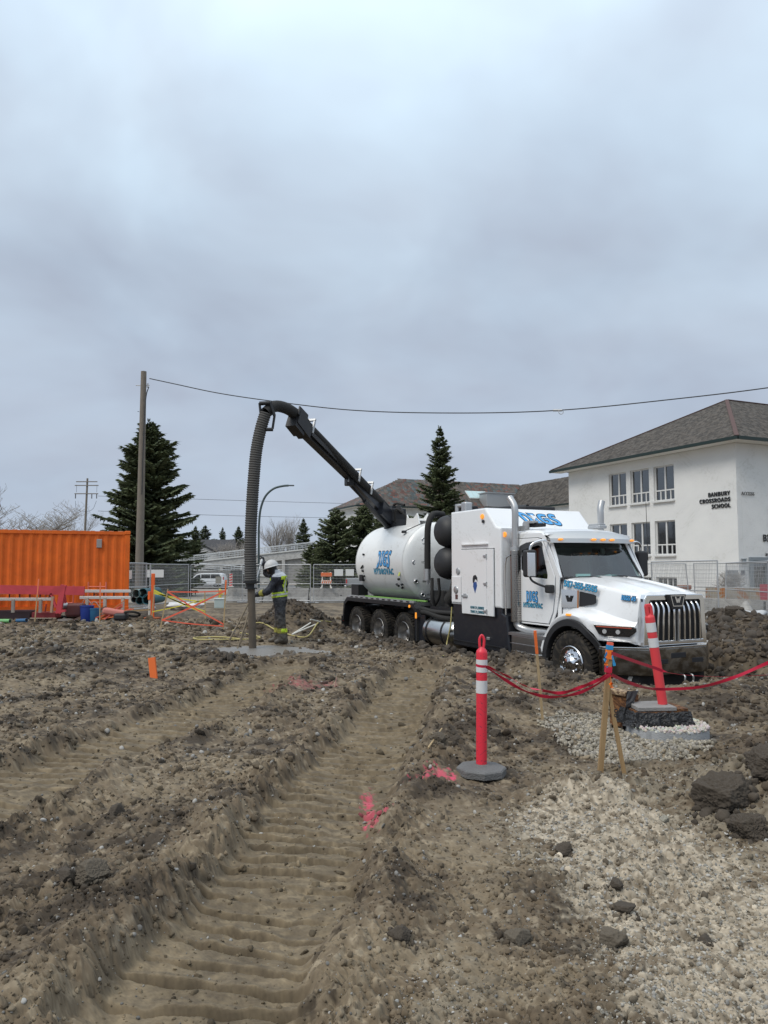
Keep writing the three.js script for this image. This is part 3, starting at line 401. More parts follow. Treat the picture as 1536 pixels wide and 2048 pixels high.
for (const s of [1, -1]) { // exhaust stacks
  const x = -1.70, z = s * 1.08, b = new MB(); b.tube([[x, 2.45, z], [x, 2.9, z], [x, 3.28, z], [x - (s > 0 ? .03 : .01), 3.38, z + (s > 0 ? 0 : -.01)], [x - (s > 0 ? .14 : .02), 3.54, z + (s > 0 ? .03 : -.06)]], .066, 18, 30); const st = part('exhaust_stack', b, dullSilver);
  const sh = new MB().lathe([[.1, 1.12], [.105, 1.13], [.105, 2.48], [.095, 2.5], [.07, 2.52]], 26).move(x, 0, z); part('heat_shield', sh, M(RGB(.36, .34, .32), .25, 1), st);
  const dots = new MB(); for (let i = 0; i < 30; i++) for (let j = 0; j < 7; j++) { const a = -1.2 + j * .32 + (i % 2) * .16 + (s < 0 ? Math.PI : 0), y = 1.2 + i * .042; dots.add(new THREE.CircleGeometry(.009, 5).applyMatrix4(new THREE.Matrix4().makeRotationY(Math.PI / 2 - a).setPosition(x + Math.cos(a) * .1075, y, z + Math.sin(a) * .1075))); } part('shield_holes', dots, inkBlack, st);
  part('stack_clamp', new MB().tube([[x + .02, 2.42, z - s * .1], [x + .2, 2.46, z - s * .15], [x + .22, 2.6, z - s * .2]], .05, 10).rod([x, 2.46, z], [x, 2.56, z], .1, .1, 18), galv, st); part('elbow_pipe', new MB().tube([[x, 1.15, z], [x + .02, 1.05, z - s * .02], [x + .2, .98, z - s * .1], [x + .8, .97, z - s * .2]], .07, 12), dullSilver, st);
  part('grab_rail', new MB().tube([[x - .16, 1.25, z + s * .13], [x - .16, 2.2, z + s * .13], [x - .12, 2.36, z + s * .12], [x - .02, 2.4, z + s * .11]], .016, 8, 24), chrome, st);
}
// cab
{
  const shellPts = [[-1.86, 1.12], [-.74, 1.12], [-.6, 1.36], [-.52, 1.7], [-.5, 2.0], [-.9, 2.7], [-1.0, 2.78], [-1.86, 2.8]], win = [[-1.63, 2.12], [-1.63, 2.5], [-1.56, 2.58], [-1.02, 2.63], [-.94, 2.58], [-.78, 2.02], [-.8, 1.94], [-1.3, 1.97], [-1.5, 2.02]];
  const doorPts = [[-1.8, 1.15], [-.8, 1.15], [-.68, 1.36], [-.62, 1.7], [-.6, 2.0], [-.93, 2.62], [-1.0, 2.69], [-1.1, 2.71], [-1.8, 2.71]];
  for (const s of [1, -1]) {
    const at0 = (z) => new THREE.Matrix4().setPosition(0, 0, s > 0 ? z : -z - .02);
    part('cab_side', new MB().extrude(shellPts, .06, { holes: [win], m: new THREE.Matrix4().setPosition(0, 0, s > 0 ? .93 : -.99) }), blackPlastic);
    const outer = new MB().extrude([[-1.87, 1.1], [-1.82, 1.13], [-1.82, 2.73], [-1.08, 2.73], [-.97, 2.71], [-.9, 2.63], [-.575, 2.0], [-.59, 1.7], [-.65, 1.36], [-.77, 1.13], [-1.82, 1.13], [-1.87, 1.1], [-.73, 1.1], [-.58, 1.36], [-.5, 1.7], [-.47, 2.02], [-.86, 2.72], [-.98, 2.81], [-1.87, 2.82]], .02, { m: at0(.992) }); part('door_frame', outer, whitePaint);
    const d = part('door', new MB().extrude(doorPts, .02, { holes: [win.map(([x, y]) => [lerp(x, -1.2, .02), lerp(y, 2.25, .02)])], bevel: .008, m: at0(.998) }), whitePaint);
    part('window_pane', new MB().extrude(win, .006, { m: at0(.97) }), glassDark, d);
    part('door_handle', new MB().rbox(-1.66, 1.4, s * 1.022, .1, .26, .03, .012), blackPlastic, d); part('handle_grip', new MB().rod([-1.65, 1.3, s * 1.045], [-1.65, 1.49, s * 1.045], .014), dullSilver, d);
    part('rain_visor', new MB().add(loft([[[-1.7, 2.36, s * 1.02], [-1.7, 2.5, s * 1.02]], [[-1.68, 2.42, s * 1.07], [-1.62, 2.58, s * 1.03]], [[-1.45, 2.5, s * 1.08], [-1.42, 2.64, s * 1.03]], [[-1.0, 2.58, s * 1.07], [-1.0, 2.67, s * 1.03]], [[-.93, 2.54, s * 1.04], [-.92, 2.62, s * 1.02]]])), blackPlastic, d);
    if (s > 0) { lettering(d, 'logo_text', 'DIGS', .34, .19, sideText(-1.26, 1.62, 1.028), { outline: .06, warp: (x, y) => [x, y - (.5 - y) * .2 * (Math.abs(x) * 2 - .4)] }); lettering(d, 'logo_text', 'HYDROVAC', .58, .085, sideText(-1.24, 1.455, 1.028), { outline: .06, mat: M(RGB(.05, .32, .5), .5) }); }
    part('a_pillar', new MB().beam([-.5, 1.97, s * .965], [-.9, 2.72, s * .9], .07, .08, V(1, 0, 0)), whitePaint);
    // mirrors
    const m = new THREE.Group(); m.name = 'mirror'; truck.add(m);
    part('mirror_head', new MB().rbox(-.88, 2.24, s * 1.36, .16, .5, .24, .05), blackPlastic, m); part('mirror_face', new MB().rbox(-.9, 2.24, s * 1.355, .17, .40, .19, .03), s > 0 ? chrome : blackPlastic, m);
    if (s > 0) part('mirror_cover', new MB().rbox(-.80, 2.22, 1.385, .03, .43, .17, .012), chrome, m);
    part('mirror_arm', new MB().tube([[-.88, 2.45, s * 1.36], [-.86, 2.58, s * 1.33], [-.78, 2.66, s * 1.15], [-.78, 2.64, s * .98]], .024, 10, 24), chrome, m); part('lower_arm', new MB().tube([[-.88, 2.0, s * 1.36], [-.85, 1.93, s * 1.34], [-.72, 1.82, s * 1.15], [-.65, 1.79, s * 1.03]], .02, 8, 20).rbox(-.66, 1.78, s * 1.09, .14, .15, .14, .03), blackPlastic, m);
  }
  const roof = new MB(); const rows = []; for (let i = 0; i <= 8; i++) { const x = lerp(-1.88, -.8, i / 8), fall = smooth(.55, 1, i / 8) * .12 + smooth(.3, 0, i / 8) * .03, row = []; for (let j = 0; j <= 16; j++) { const a = j / 16 * Math.PI, z = Math.cos(a), y = Math.sin(a); row.push([x, 2.76 + (.16 - fall) * Math.pow(y, .4), 1.0 * Math.sign(z) * Math.pow(Math.abs(z), .55)]); } rows.push(row); } roof.add(loft(rows, { caps: true, crease: .9 })); part('cab_roof', roof, whitePaint);
  part('cab_back', new MB().box(-1.84, 1.96, 0, .05, 1.66, 1.86).box(-1.2, 1.12, 0, 1.3, .05, 1.86), M(RGB(.16, .17, .175), .9));
  // windscreen
  const N = 16, ws = [], seal = [], band = []; for (const [v, ro] of [[0, 0], [.25, 0], [.5, 0], [.75, 0], [1, 0]]) { const row = []; for (let j = 0; j <= N; j++) { const s = j / N * 2 - 1, hw = lerp(.94, .86, v); row.push([lerp(-.44, -.84, v) + .14 * (1 - s * s) - .04, lerp(1.98, 2.66, v), -s * hw]); } ws.push(row); }
  part('windscreen', new MB().add(loft(ws, { crease: 1.5 })), glassClear);
  const edge = [...ws[0], ...ws.slice(1).map((r) => r[N]), ...ws[4].slice().reverse(), ...ws.slice().reverse().map((r) => r[0])].map((p) => V(p[0] + .012, p[1], p[2])); part('windscreen_seal', new MB().add(new THREE.TubeGeometry(new THREE.CatmullRomCurve3(edge, true, 'centripetal'), 140, .022, 6, true)), blackPlastic);
  for (const v of [.8, 1]) { const row = []; for (let j = 0; j <= N; j++) { const s = j / N * 2 - 1; row.push([lerp(-.44, -.84, v) + .14 * (1 - s * s) - .1, lerp(1.98, 2.66, v), -s * lerp(.92, .85, v)]); } band.push(row); } part('sun_strip', new MB().add(loft(band)), inkBlack);
  part('dashboard', new MB().rbox(-.62, 1.88, 0, .5, .22, 1.8, .06).rbox(-.75, 1.98, -.42, .25, .12, .5, .05), blackPlastic); part('steering_wheel', new MB().add(new THREE.TorusGeometry(.22, .018, 8, 28).rotateY(Math.PI / 2).rotateZ(.5).translate(-.86, 1.98, -.42)), blackPlastic);
  part('papers', new MB().box(-.5, 2.0, .02, .16, .01, .22, .1, .3, .1).box(-.48, 2.015, -.22, .14, .01, .24, -.1, -.2, .12).box(-.5, 2.02, .45, .05, .06, .3), M(RGB(.45, .68, .66), .7));
  for (const z of [.48, -.45]) part('seat', new MB().rbox(-1.45, 1.6, z, .5, .16, .5, .06).rbox(-1.68, 1.95, z, .16, .7, .48, .06).rbox(-1.7, 2.36, z, .12, .2, .28, .05), M(RGB(.05, .05, .055), .9));
  // wipers
  part('wiper', new MB().tube([[-.27, 1.97, .1], [-.27, 2.0, .4], [-.31, 2.0, .72]], .012, 6), inkBlack); part('wiper', new MB().tube([[-.27, 1.97, -.6], [-.26, 2.01, -.3], [-.26, 2.01, -.02]], .012, 6), inkBlack);
  // drop visor with marker lights
  const vis = []; for (let j = 0; j <= 20; j++) { const s = j / 20 * 2 - 1, sw = Math.pow(Math.abs(s), 3) * .26; vis.push([[-.86 - sw * .35, 2.86 - .05 * s * s, -s * .98], [-.62 - sw, 2.80 - .02 * s * s, -s * 1.0], [-.47 - sw, 2.70, -s * 1.01], [-.455 - sw, 2.62, -s * 1.01]]); } const vz = part('sun_visor', new MB().add(loft(vis, { crease: .4 })), M(RGB(.62, .61, .59), .3, .7));
  for (const z of [.86, .22, 0, -.22, -.86]) { const sw = Math.pow(Math.abs(z), 3) * .26, g = new THREE.SphereGeometry(1, 14, 8); g.scale(.03, .022, .06); g.translate(-.445 - sw, 2.68, z); part('marker_light', new MB().add(g), amber, vz); }
  part('beacon_bracket', new MB().box(-1.62, 2.95, .88, .2, .16, .02).box(-1.62, 2.92, .98, .2, .1, .02).rbox(-1.55, 3.04, .82, .32, .05, .14, .015), dullSilver); part('beacon_bar', new MB().rbox(-1.45, 2.98, .74, .36, .07, .16, .02), inkBlack); part('beacon_bar', new MB().rbox(-1.5, 2.98, -.8, .36, .07, .2, .02).rbox(-1.5, 3.03, -.8, .32, .03, .16, .01), galv);
  part('antenna', new MB().rod([-.84, 2.3, -1.5], [-.86, 3.46, -1.5], .008, .005, 6), inkBlack);
}
// hood, fenders and grille
{
  const rows = []; for (const [x, yc, ye, ze, zs, yb] of [[-.56, 2.0, 1.985, .93, .985, 1.1], [-.42, 2.02, 1.965, .9, .975, 1.1], [-.1, 1.985, 1.92, .86, .95, 1.1], [.3, 1.935, 1.865, .80, .90, 1.05], [.7, 1.87, 1.80, .745, .845, 1.0], [1.0, 1.805, 1.745, .70, .785, .95], [1.08, 1.78, 1.72, .685, .76, .93], [1.12, 1.72, 1.68, .67, .735, .93]]) {
    const half = [[0, yc], [.16, yc], [.2, yc - .012], [.36, yc - .02], [.4, yc - .002], [ze - .1, lerp(yc, ye, .75)], [ze - .03, ye + .004], [ze, ye - .02], [ze + .02, ye - .06], [zs, lerp(ye, 1.3, .75)], [zs + .01, 1.3], [zs, yb]]; rows.push([...half.slice().reverse().map(([z, y]) => [x, y, z]), ...half.slice(1).map(([z, y]) => [x, y, -z])]);
  }
  const hood = part('hood', new MB().add(loft(rows, { caps: true, crease: .45, flip: true })), whitePaint);
  part('hood_seam', new MB().tube([[-.44, 1.2, .992], [-.44, 1.6, .99], [-.44, 1.93, .965]], .008, 5), inkBlack, hood);
  lettering(hood, 'phone_number', '587-355-5505', .74, .105, (x, y, l) => [.0 + x, 1.845 + y - .12 * x, .945 - .125 * x - .012 + .05 * (-y) * 4 * .5 + l + .012], { outline: .08, mat: M(RGB(.05, .34, .6), .5) });
  lettering(hood, 'unit_number', 'DIGS #5', .27, .075, (x, y, l) => [.96 + x, 1.67 + y - .06 * x, .742 - .16 * x - .2 * y + l + .022], { outline: .12 });
  for (const s of [1, -1]) {
    const fr = [], zo = (x) => x < .45 ? 1.19 : lerp(1.19, .80, (x - .45) / .67);
    for (let i = 0; i <= 36; i++) { const x = lerp(-.80, 1.12, i / 36), r0 = .745, arc = Math.abs(x) < r0 ? .53 + Math.sqrt(r0 * r0 - x * x) : .53, lo = x < -.73 ? .62 : x < .56 ? Math.max(arc, x < 0 ? .62 : .98) : .965, r1 = .9, up = x < .05 ? .53 + Math.sqrt(Math.max(.02, r1 * r1 - (x - .05) ** 2)) : lerp(1.43, 1.30, smooth(0, 1.05, x)), u = Math.max(up, lo + .06), z = zo(x), zh = lerp(.93, .70, smooth(-.6, 1.12, x)); fr.push([[x, lo, zh * s], [x, lo, (z - .02) * s], [x, lo + .02, z * s], [x, lerp(lo, u, .5), (z + .012) * s], [x, u - .07, z * s], [x, u - .015, (z - .05) * s], [x, u + .03, (lerp(z, zh, .6)) * s], [x, u + .09, zh * s]]); }
    const f = part('fender', new MB().add(loft(fr, { caps: true, crease: .7, flip: s < 0 })), whitePaint);
    const fl = [], inn = []; for (let i = 0; i <= 30; i++) { const a = lerp(-.12, Math.PI * .985, i / 30), c = Math.cos(a), q = Math.sin(a), z = zo(c * .7); fl.push([[c * .755, .53 + q * .755, (z + .008) * s], [c * .745, .53 + q * .745, (z + .03) * s], [c * .64, .53 + q * .64, (z + .03) * s], [c * .625, .53 + q * .625, (z + .0) * s], [c * .625, .53 + q * .625, .75 * s]]); } part('wheel_arch', new MB().add(loft(fl, { crease: .8 })), blackPlastic, f);
    part('arch_marker', new MB().rbox(-.02, 1.355, s * 1.2, .13, .04, .04, .015), amber, f);
    // headlamp set into the angled corner
    const A = V(.53, 0, 1.148), D = V(.67, 0, -.39).normalize(), Nn = V(.39, 0, .67).normalize(); const place = (g, lift) => { const p = g.attributes.position; for (let i = 0; i < p.count; i++) { const sx = p.getX(i), y = p.getY(i), l = p.getZ(i) + lift; p.setXYZ(i, A.x + D.x * sx + Nn.x * l, y, (A.z + D.z * sx + Nn.z * l) * s); } g.computeVertexNormals(); return g; };
    const lamp = new MB().extrude([[.02, 1.225], [.66, 1.215], [.7, 1.19], [.7, 1.14], [.6, 1.06], [.2, 1.05], [.1, 1.09]], .03, { bevel: .008 }); lamp.g.forEach((g) => place(g, -.004)); const hl = part('headlight', lamp, P(RGB(.012, .012, .014), .12, 0, { clearcoat: 1 }), f);
    const st = new MB().extrude([[.06, 1.212], [.64, 1.2], [.64, 1.186], [.07, 1.196]], .004); st.g.forEach((g) => place(g, .036)); part('light_bar', st, M(RGB(.5, .1, .06), .3), hl);
    for (const q of [.2, .42]) { const g = new THREE.CylinderGeometry(.036, .036, .012, 18).rotateX(Math.PI / 2); g.translate(q, 1.125, .036); const mb = new MB().add(g); mb.g.forEach((k) => place(k, 0)); part('lamp_lens', mb, M(RGB(.8, .82, .85), .1, .6), hl); }
    // side intake: chrome panel and mesh
    const zi = (x) => lerp(.985, .90, smooth(-.5, .4, x)) * s; const pan = new MB().add(loft([[[-.44, 1.46, zi(-.44) + .03 * s], [-.44, 1.78, zi(-.44) + .02 * s]], [[-.05, 1.475, zi(-.05) + .035 * s], [-.05, 1.765, zi(-.05) + .025 * s]], [[-.03, 1.48, zi(-.03)], [-.03, 1.76, zi(-.03)]]], { flip: s < 0 })); const ip = part('intake_panel', pan, chrome, hood);
    part('intake_mesh', new MB().add(loft([[[-.02, 1.49, zi(0) + .022 * s], [-.02, 1.755, zi(0) + .012 * s]], [[.3, 1.54, zi(.3) + .022 * s], [.3, 1.71, zi(.3) + .012 * s]], [[.35, 1.57, zi(.35) + .01 * s], [.35, 1.69, zi(.35) + .005 * s]]], { flip: s < 0 })), inkBlack, hood);
    part('intake_edge', new MB().tube([[-.04, 1.47, zi(0) + .04 * s], [-.04, 1.77, zi(0) + .03 * s]], .013, 6), M(RGB(.6, .22, .06), .3, .6), ip);
    const we = new MB().extrude(wEmblem(.11), .012, { m: new THREE.Matrix4().makeRotationY(s > 0 ? .06 : Math.PI - .06).setPosition(-.24, 1.62, zi(-.24) + s * .033) }); part('emblem', we, inkBlack, ip);
  }
  // grille
  const X = 1.1, gr = part('grille_surround', new MB().extrude([[-.7, .92], [-.66, 1.66], [-.62, 1.715], [.62, 1.715], [.66, 1.66], [.7, .92]], .1, { holes: [[[-.6, .97], [-.575, 1.62], [-.55, 1.645], [.55, 1.645], [.575, 1.62], [.6, .97]]], bevel: .012, m: new THREE.Matrix4().makeRotationY(Math.PI / 2).setPosition(X, 0, 0) }), chrome);
  part('grille_mesh', new MB().box(X + .03, 1.3, 0, .03, .72, 1.2), M(RGB(.07, .07, .072), .6, .5), gr); const ml = new MB(); for (let k = 0; k < 30; k++) ml.box(X + .05, .98 + k * .022, 0, .008, .006, 1.16); part('mesh_bars', ml, blackSteel, gr);
  for (let k = 0; k < 10; k++) { const z = (k - 4.5) * .118, zt = z * .96; part('grille_bar', new MB().tube([[X + .06, 1.62, zt], [X + .125, 1.52, zt], [X + .13, 1.3, z], [X + .12, .99, z * 1.02]], .021, 8, 16), chrome, gr); }
  part('grille_foot', new MB().rbox(X + .12, .97, .33, .03, .03, .56, .01).rbox(X + .12, .97, -.33, .03, .03, .56, .01), chrome, gr); part('grille_centre', new MB().beam([X + .125, 1.5, .045], [X + .12, .97, .045], .03, .03).beam([X + .125, 1.5, -.045], [X + .12, .97, -.045], .03, .03), dullSilver, gr);
  const rotF = (x) => new THREE.Matrix4().makeRotationY(Math.PI / 2).setPosition(x, 0, 0); const bd = part('emblem_badge', new MB().extrude([[-.19, 1.72], [.19, 1.72], [.11, 1.5], [-.11, 1.5]], .05, { bevel: .012, m: rotF(X + .1) }), blackPlastic, truck); part('emblem_rim', new MB().extrude([[-.16, 1.715], [.16, 1.715], [.105, 1.535], [-.105, 1.535]], .008, { holes: [[[-.142, 1.703], [-.094, 1.547], [.094, 1.547], [.142, 1.703]]], m: rotF(X + .163) }), chrome, bd);
  const w2 = wEmblem(.1).map(([x, y]) => [x, y + 1.645]); part('emblem', new MB().extrude(w2, .012, { m: rotF(X + .163) }), chrome, bd); part('badge_base', new MB().extrude([[-.11, 1.5], [.11, 1.5], [.075, 1.44], [-.075, 1.44]], .03, { m: rotF(X + .1) }), inkBlack, bd);
  // bumper
  const out = [[-1.19, .72], [-1.2, .80], [-.64, 1.24], [.64, 1.24], [1.2, .80], [1.19, .72], [.6, 1.16], [-.6, 1.16]]; const bump = part('bumper', new MB().extrude(out.map(([z, x]) => [x, -z]), .40, { bevel: .008, m: new THREE.Matrix4().makeRotationX(-Math.PI / 2).setPosition(0, .45, 0) }), dirtyChrome);
  part('bumper_lip', new MB().extrude(out.map(([z, x]) => [x + .012, -z]), .018, { bevel: .006, m: new THREE.Matrix4().makeRotationX(-Math.PI / 2).setPosition(0, .868, 0) }).extrude([[.7, -1.19], [1.14, -.6], [1.14, .6], [.7, 1.19]].map(([x, z]) => [x, z]), .006, { m: new THREE.Matrix4().makeRotationX(-Math.PI / 2).setPosition(0, .862, 0) }), chrome, bump);
  for (const [z0, z1, y0, y1] of [[.17, -.18, .69, .79], [-.3, -.58, .6, .69], [.4, .22, .61, .7]]) part('bumper_slot', new MB().rbox(1.235, (y0 + y1) / 2, (z0 + z1) / 2, .03, y1 - y0, Math.abs(z0 - z1), .02), inkBlack, bump);
  part('tow_hook', new MB().tube([[1.15, .42, -.1], [1.28, .4, -.1], [1.28, .3, -.1], [1.28, .3, -.28], [1.28, .4, -.28], [1.15, .42, -.28]], .016, 6), dullSilver, bump); part('under_panel', new MB().box(.9, .55, 0, .4, .5, 1.5).extrude([[-.5, .12], [-.5, .5], [.0, .5], [.0, .12]], .02, { m: new THREE.Matrix4().makeRotationY(.72).setPosition(1.1, 0, .72) }).box(1.05, .3, 0, .1, .3, 1.3), blackSteel, bump);
  const we = new MB().extrude(wEmblem(.22), .006, { m: new THREE.Matrix4().makeRotationY(.72).setPosition(.93, .31, .9) }); part('emblem', we, M(RGB(.6, .58, .54), .6), bump);
  // steps
  for (const s of [1, -1]) { const st = part('cab_step', new MB().rbox(-1.2, .66, s * 1.05, 1.1, .46, .26, .04), brushed); part('step_tread', new MB().box(-1.2, .9, s * 1.1, 1.16, .05, .22).box(-1.2, .72, s * 1.185, 1.12, .012, .02), aluminium, st); const tr = new MB(); for (let k = 0; k < 18; k++) tr.box(-1.72 + k * .061, .93, s * 1.1, .02, .012, .2); part('tread_ribs', tr, aluminium, st); part('step_wire', new MB().tube([[-1.6, .58, s * 1.2], [-1.2, .56, s * 1.21], [-.75, .58, s * 1.2]], .012, 6), galv, st); }
}
// suction boom
{
  const base = toTruck(at(776, 1034, 21.2)), elb = toTruck(at(597, 850, 16.6)), mid = toTruck(at(700, 953, 19.4)), boomDir = elb.clone().sub(base).normalize();
  const b0 = base.clone().addScaledVector(boomDir, -.3), bm = new THREE.Group(); bm.name = 'suction_boom'; truck.add(bm);
  const up = V(0, 1, 0).addScaledVector(boomDir, -boomDir.y).normalize(), side = new THREE.Vector3().crossVectors(up, boomDir), off = (p, u, s = 0, a = 0) => p.clone().addScaledVector(up, u).addScaledVector(side, s).addScaledVector(boomDir, a);
  part('outer_boom', new MB().beam(b0, mid, .23, .31, up).beam(off(b0, -.03, 0, .1), off(b0, -.03, 0, 1.0), .28, .38, up), navy, bm); part('inner_boom', new MB().beam(mid, off(elb, -.02, 0, -.1), .18, .22, up).beam(off(mid, 0, .12, -.1), off(elb, 0, .12, -.4), .03, .1, up), blackSteel, bm);
  part('boom_tube', new MB().rod(off(b0, .21, 0, .5), off(elb, .18), .105, .105, 18), rubber, bm); const br = new MB(); for (const k of [.33, .47, .93]) { const q = b0.clone().lerp(elb, k); br.beam(off(q, .0, .15), off(q, .3, .15), .03, .06, boomDir).beam(off(q, 0, -.15), off(q, .3, -.15), .03, .06, boomDir).beam(off(q, .34, -.17), off(q, .34, .17), .05, .05, up); } part('tube_bracket', br, galv, bm);
  part('boom_end', new MB().beam(off(elb, -.02, 0, -.35), off(elb, .06, 0, .25), .3, .3, up).beam(off(elb, -.16, 0, -.1), off(elb, -.12, 0, .3), .26, .14, up).beam(off(elb, .2, .13, -.1), off(elb, .2, .13, .3), .03, .2, up).beam(off(elb, .2, -.13, -.1), off(elb, .2, -.13, .3), .03, .2, up), blackSteel, bm);
  part('lift_cylinder', new MB().rod(off(b0, -.28, 0, .2), off(b0, -.2, 0, 1.9), .06, .06, 12).rod(off(b0, -.2, 0, 1.9), off(mid, -.14), .035, .035, 10).rbox(...off(mid, -.16).toArray(), .2, .2, .2, .03), blackSteel, bm);
  part('turret', new MB().rod([base.x - .1, 3.2, 0], [base.x - .1, 3.5, 0], .42, .36, 28).rbox(base.x - .1, 3.62, base.z * .3, .55, .4, .5, .06).beam([base.x - .1, 3.6, 0], [base.x - .05, 3.75, base.z], .4, .3).rod([base.x - .2, 3.65, -.25], [base.x + .6, 3.8, .35], .07), blackSteel, bm); part('turret_hose', new MB().tube([[base.x + .3, 3.4, .3], [base.x + .6, 3.75, .4], [base.x + .75, 3.55, .2], [base.x + .6, 3.3, .1]], .03, 8).tube([[base.x - .4, 3.5, .2], [base.x - .1, 3.95, .1], [base.x + .3, 3.9, 0]], .035, 8), rubber, bm);
  // elbow, hose and steel tube
  const HZ = 15.75, e0 = off(elb, .2), hose = [[531, 826], [522, 856], [513, 900], [508, 950], [504, 1010], [501, 1080], [501, 1130], [502, 1168]].map(([x, y], i) => toTruck(at(x, y, HZ)));
  part('elbow', new MB().tube([off(elb, .18, 0, -.25), off(elb, .18, 0, .1), toTruck(at(568, 815, 16.1)), toTruck(at(548, 813, 15.9)), hose[0]], .125, 16, 24), rubber, bm);
  part('suction_hose', new MB().add(corrugated(hose, .118, .012, .05, 22)), M(RGB(.075, .072, .068), .8, 0, { map: rep(dirtMask, .8) }), bm);
  const t0 = toTruck(at(502, 1168, HZ)), t1 = toTruck(at(505.5, 1300, HZ)), fl = t0.clone(); part('suction_tube', new MB().rod(t0, t1, .078, .078, 22), M(RGB(.13, .105, .08), .75, .1, { map: stainMap, bumpMap: gritBump, bumpScale: .004 }), bm);
  part('hose_coupling', new MB().rod(fl.clone().add(V(0, .02, 0)), fl.clone().add(V(0, .06, 0)), .165, .165, 24).rod(fl.clone().add(V(0, -.1, 0)), fl.clone().add(V(0, -.075, 0)), .13, .13, 24).rod(fl.clone().add(V(0, -.1, 0)), fl.clone().add(V(0, .06, 0)), .1, .1, 20), blackSteel, bm);
  const A = (x, y) => toTruck(at(x, y, HZ - .05)); part('hose_guide', new MB().rod(A(519, 807), A(540, 806), .045, .045, 10).beam(A(519, 806), A(521, 825), .04, .05, V(1, 0, 0)).beam(A(540, 804), A(549, 832), .05, .06, V(1, 0, 0)).beam(A(549, 832), A(545, 858), .04, .05, V(1, 0, 0)).rod(A(533, 859), A(546, 859), .04, .04, 10).beam(A(521, 822), A(526, 818), .04, .05, V(1, 0, 0)), blackSteel, bm);
}
// ---------------------------------------------------------------- school
const stucco = M(RGB(.80, .80, .78), .92, 0, { map: rep(noiseTex(512, (u, v) => { const a = .5 + .5 * tfbm(u, v, 3, 5, 31), b = .5 + .5 * tfbm(u, v, 26, 4, 33), k = smooth(.58, .8, a * .55 + b * .5); return [1 - .045 * k - .05 * a, 1 - .045 * k - .05 * a, 1 - .055 * k - .045 * a]; }, true), .16), bumpMap: rep(grit, 1), bumpScale: .02 });
const soffit = M(RGB(.7, .7, .68), .9), gutterGreen = M(RGB(.008, .022, .019), .5), frameWhite = M(RGB(.62, .62, .61), .6), glassPane = P(RGB(.35, .38, .40), .05, 0, { transmission: 1, thickness: 0, ior: 2.2 }), roomDark = M(RGB(.05, .05, .055), .9), curtain = M(RGB(.45, .46, .47), .9), greyMetal = M(RGB(.24, .27, .29), .5, .2);
const school = thing('school_building', 'white stucco two-storey school with brown shingled hip roof behind the truck', 'building', [17.946, -.15, -38], 23.67 * Math.PI / 180);
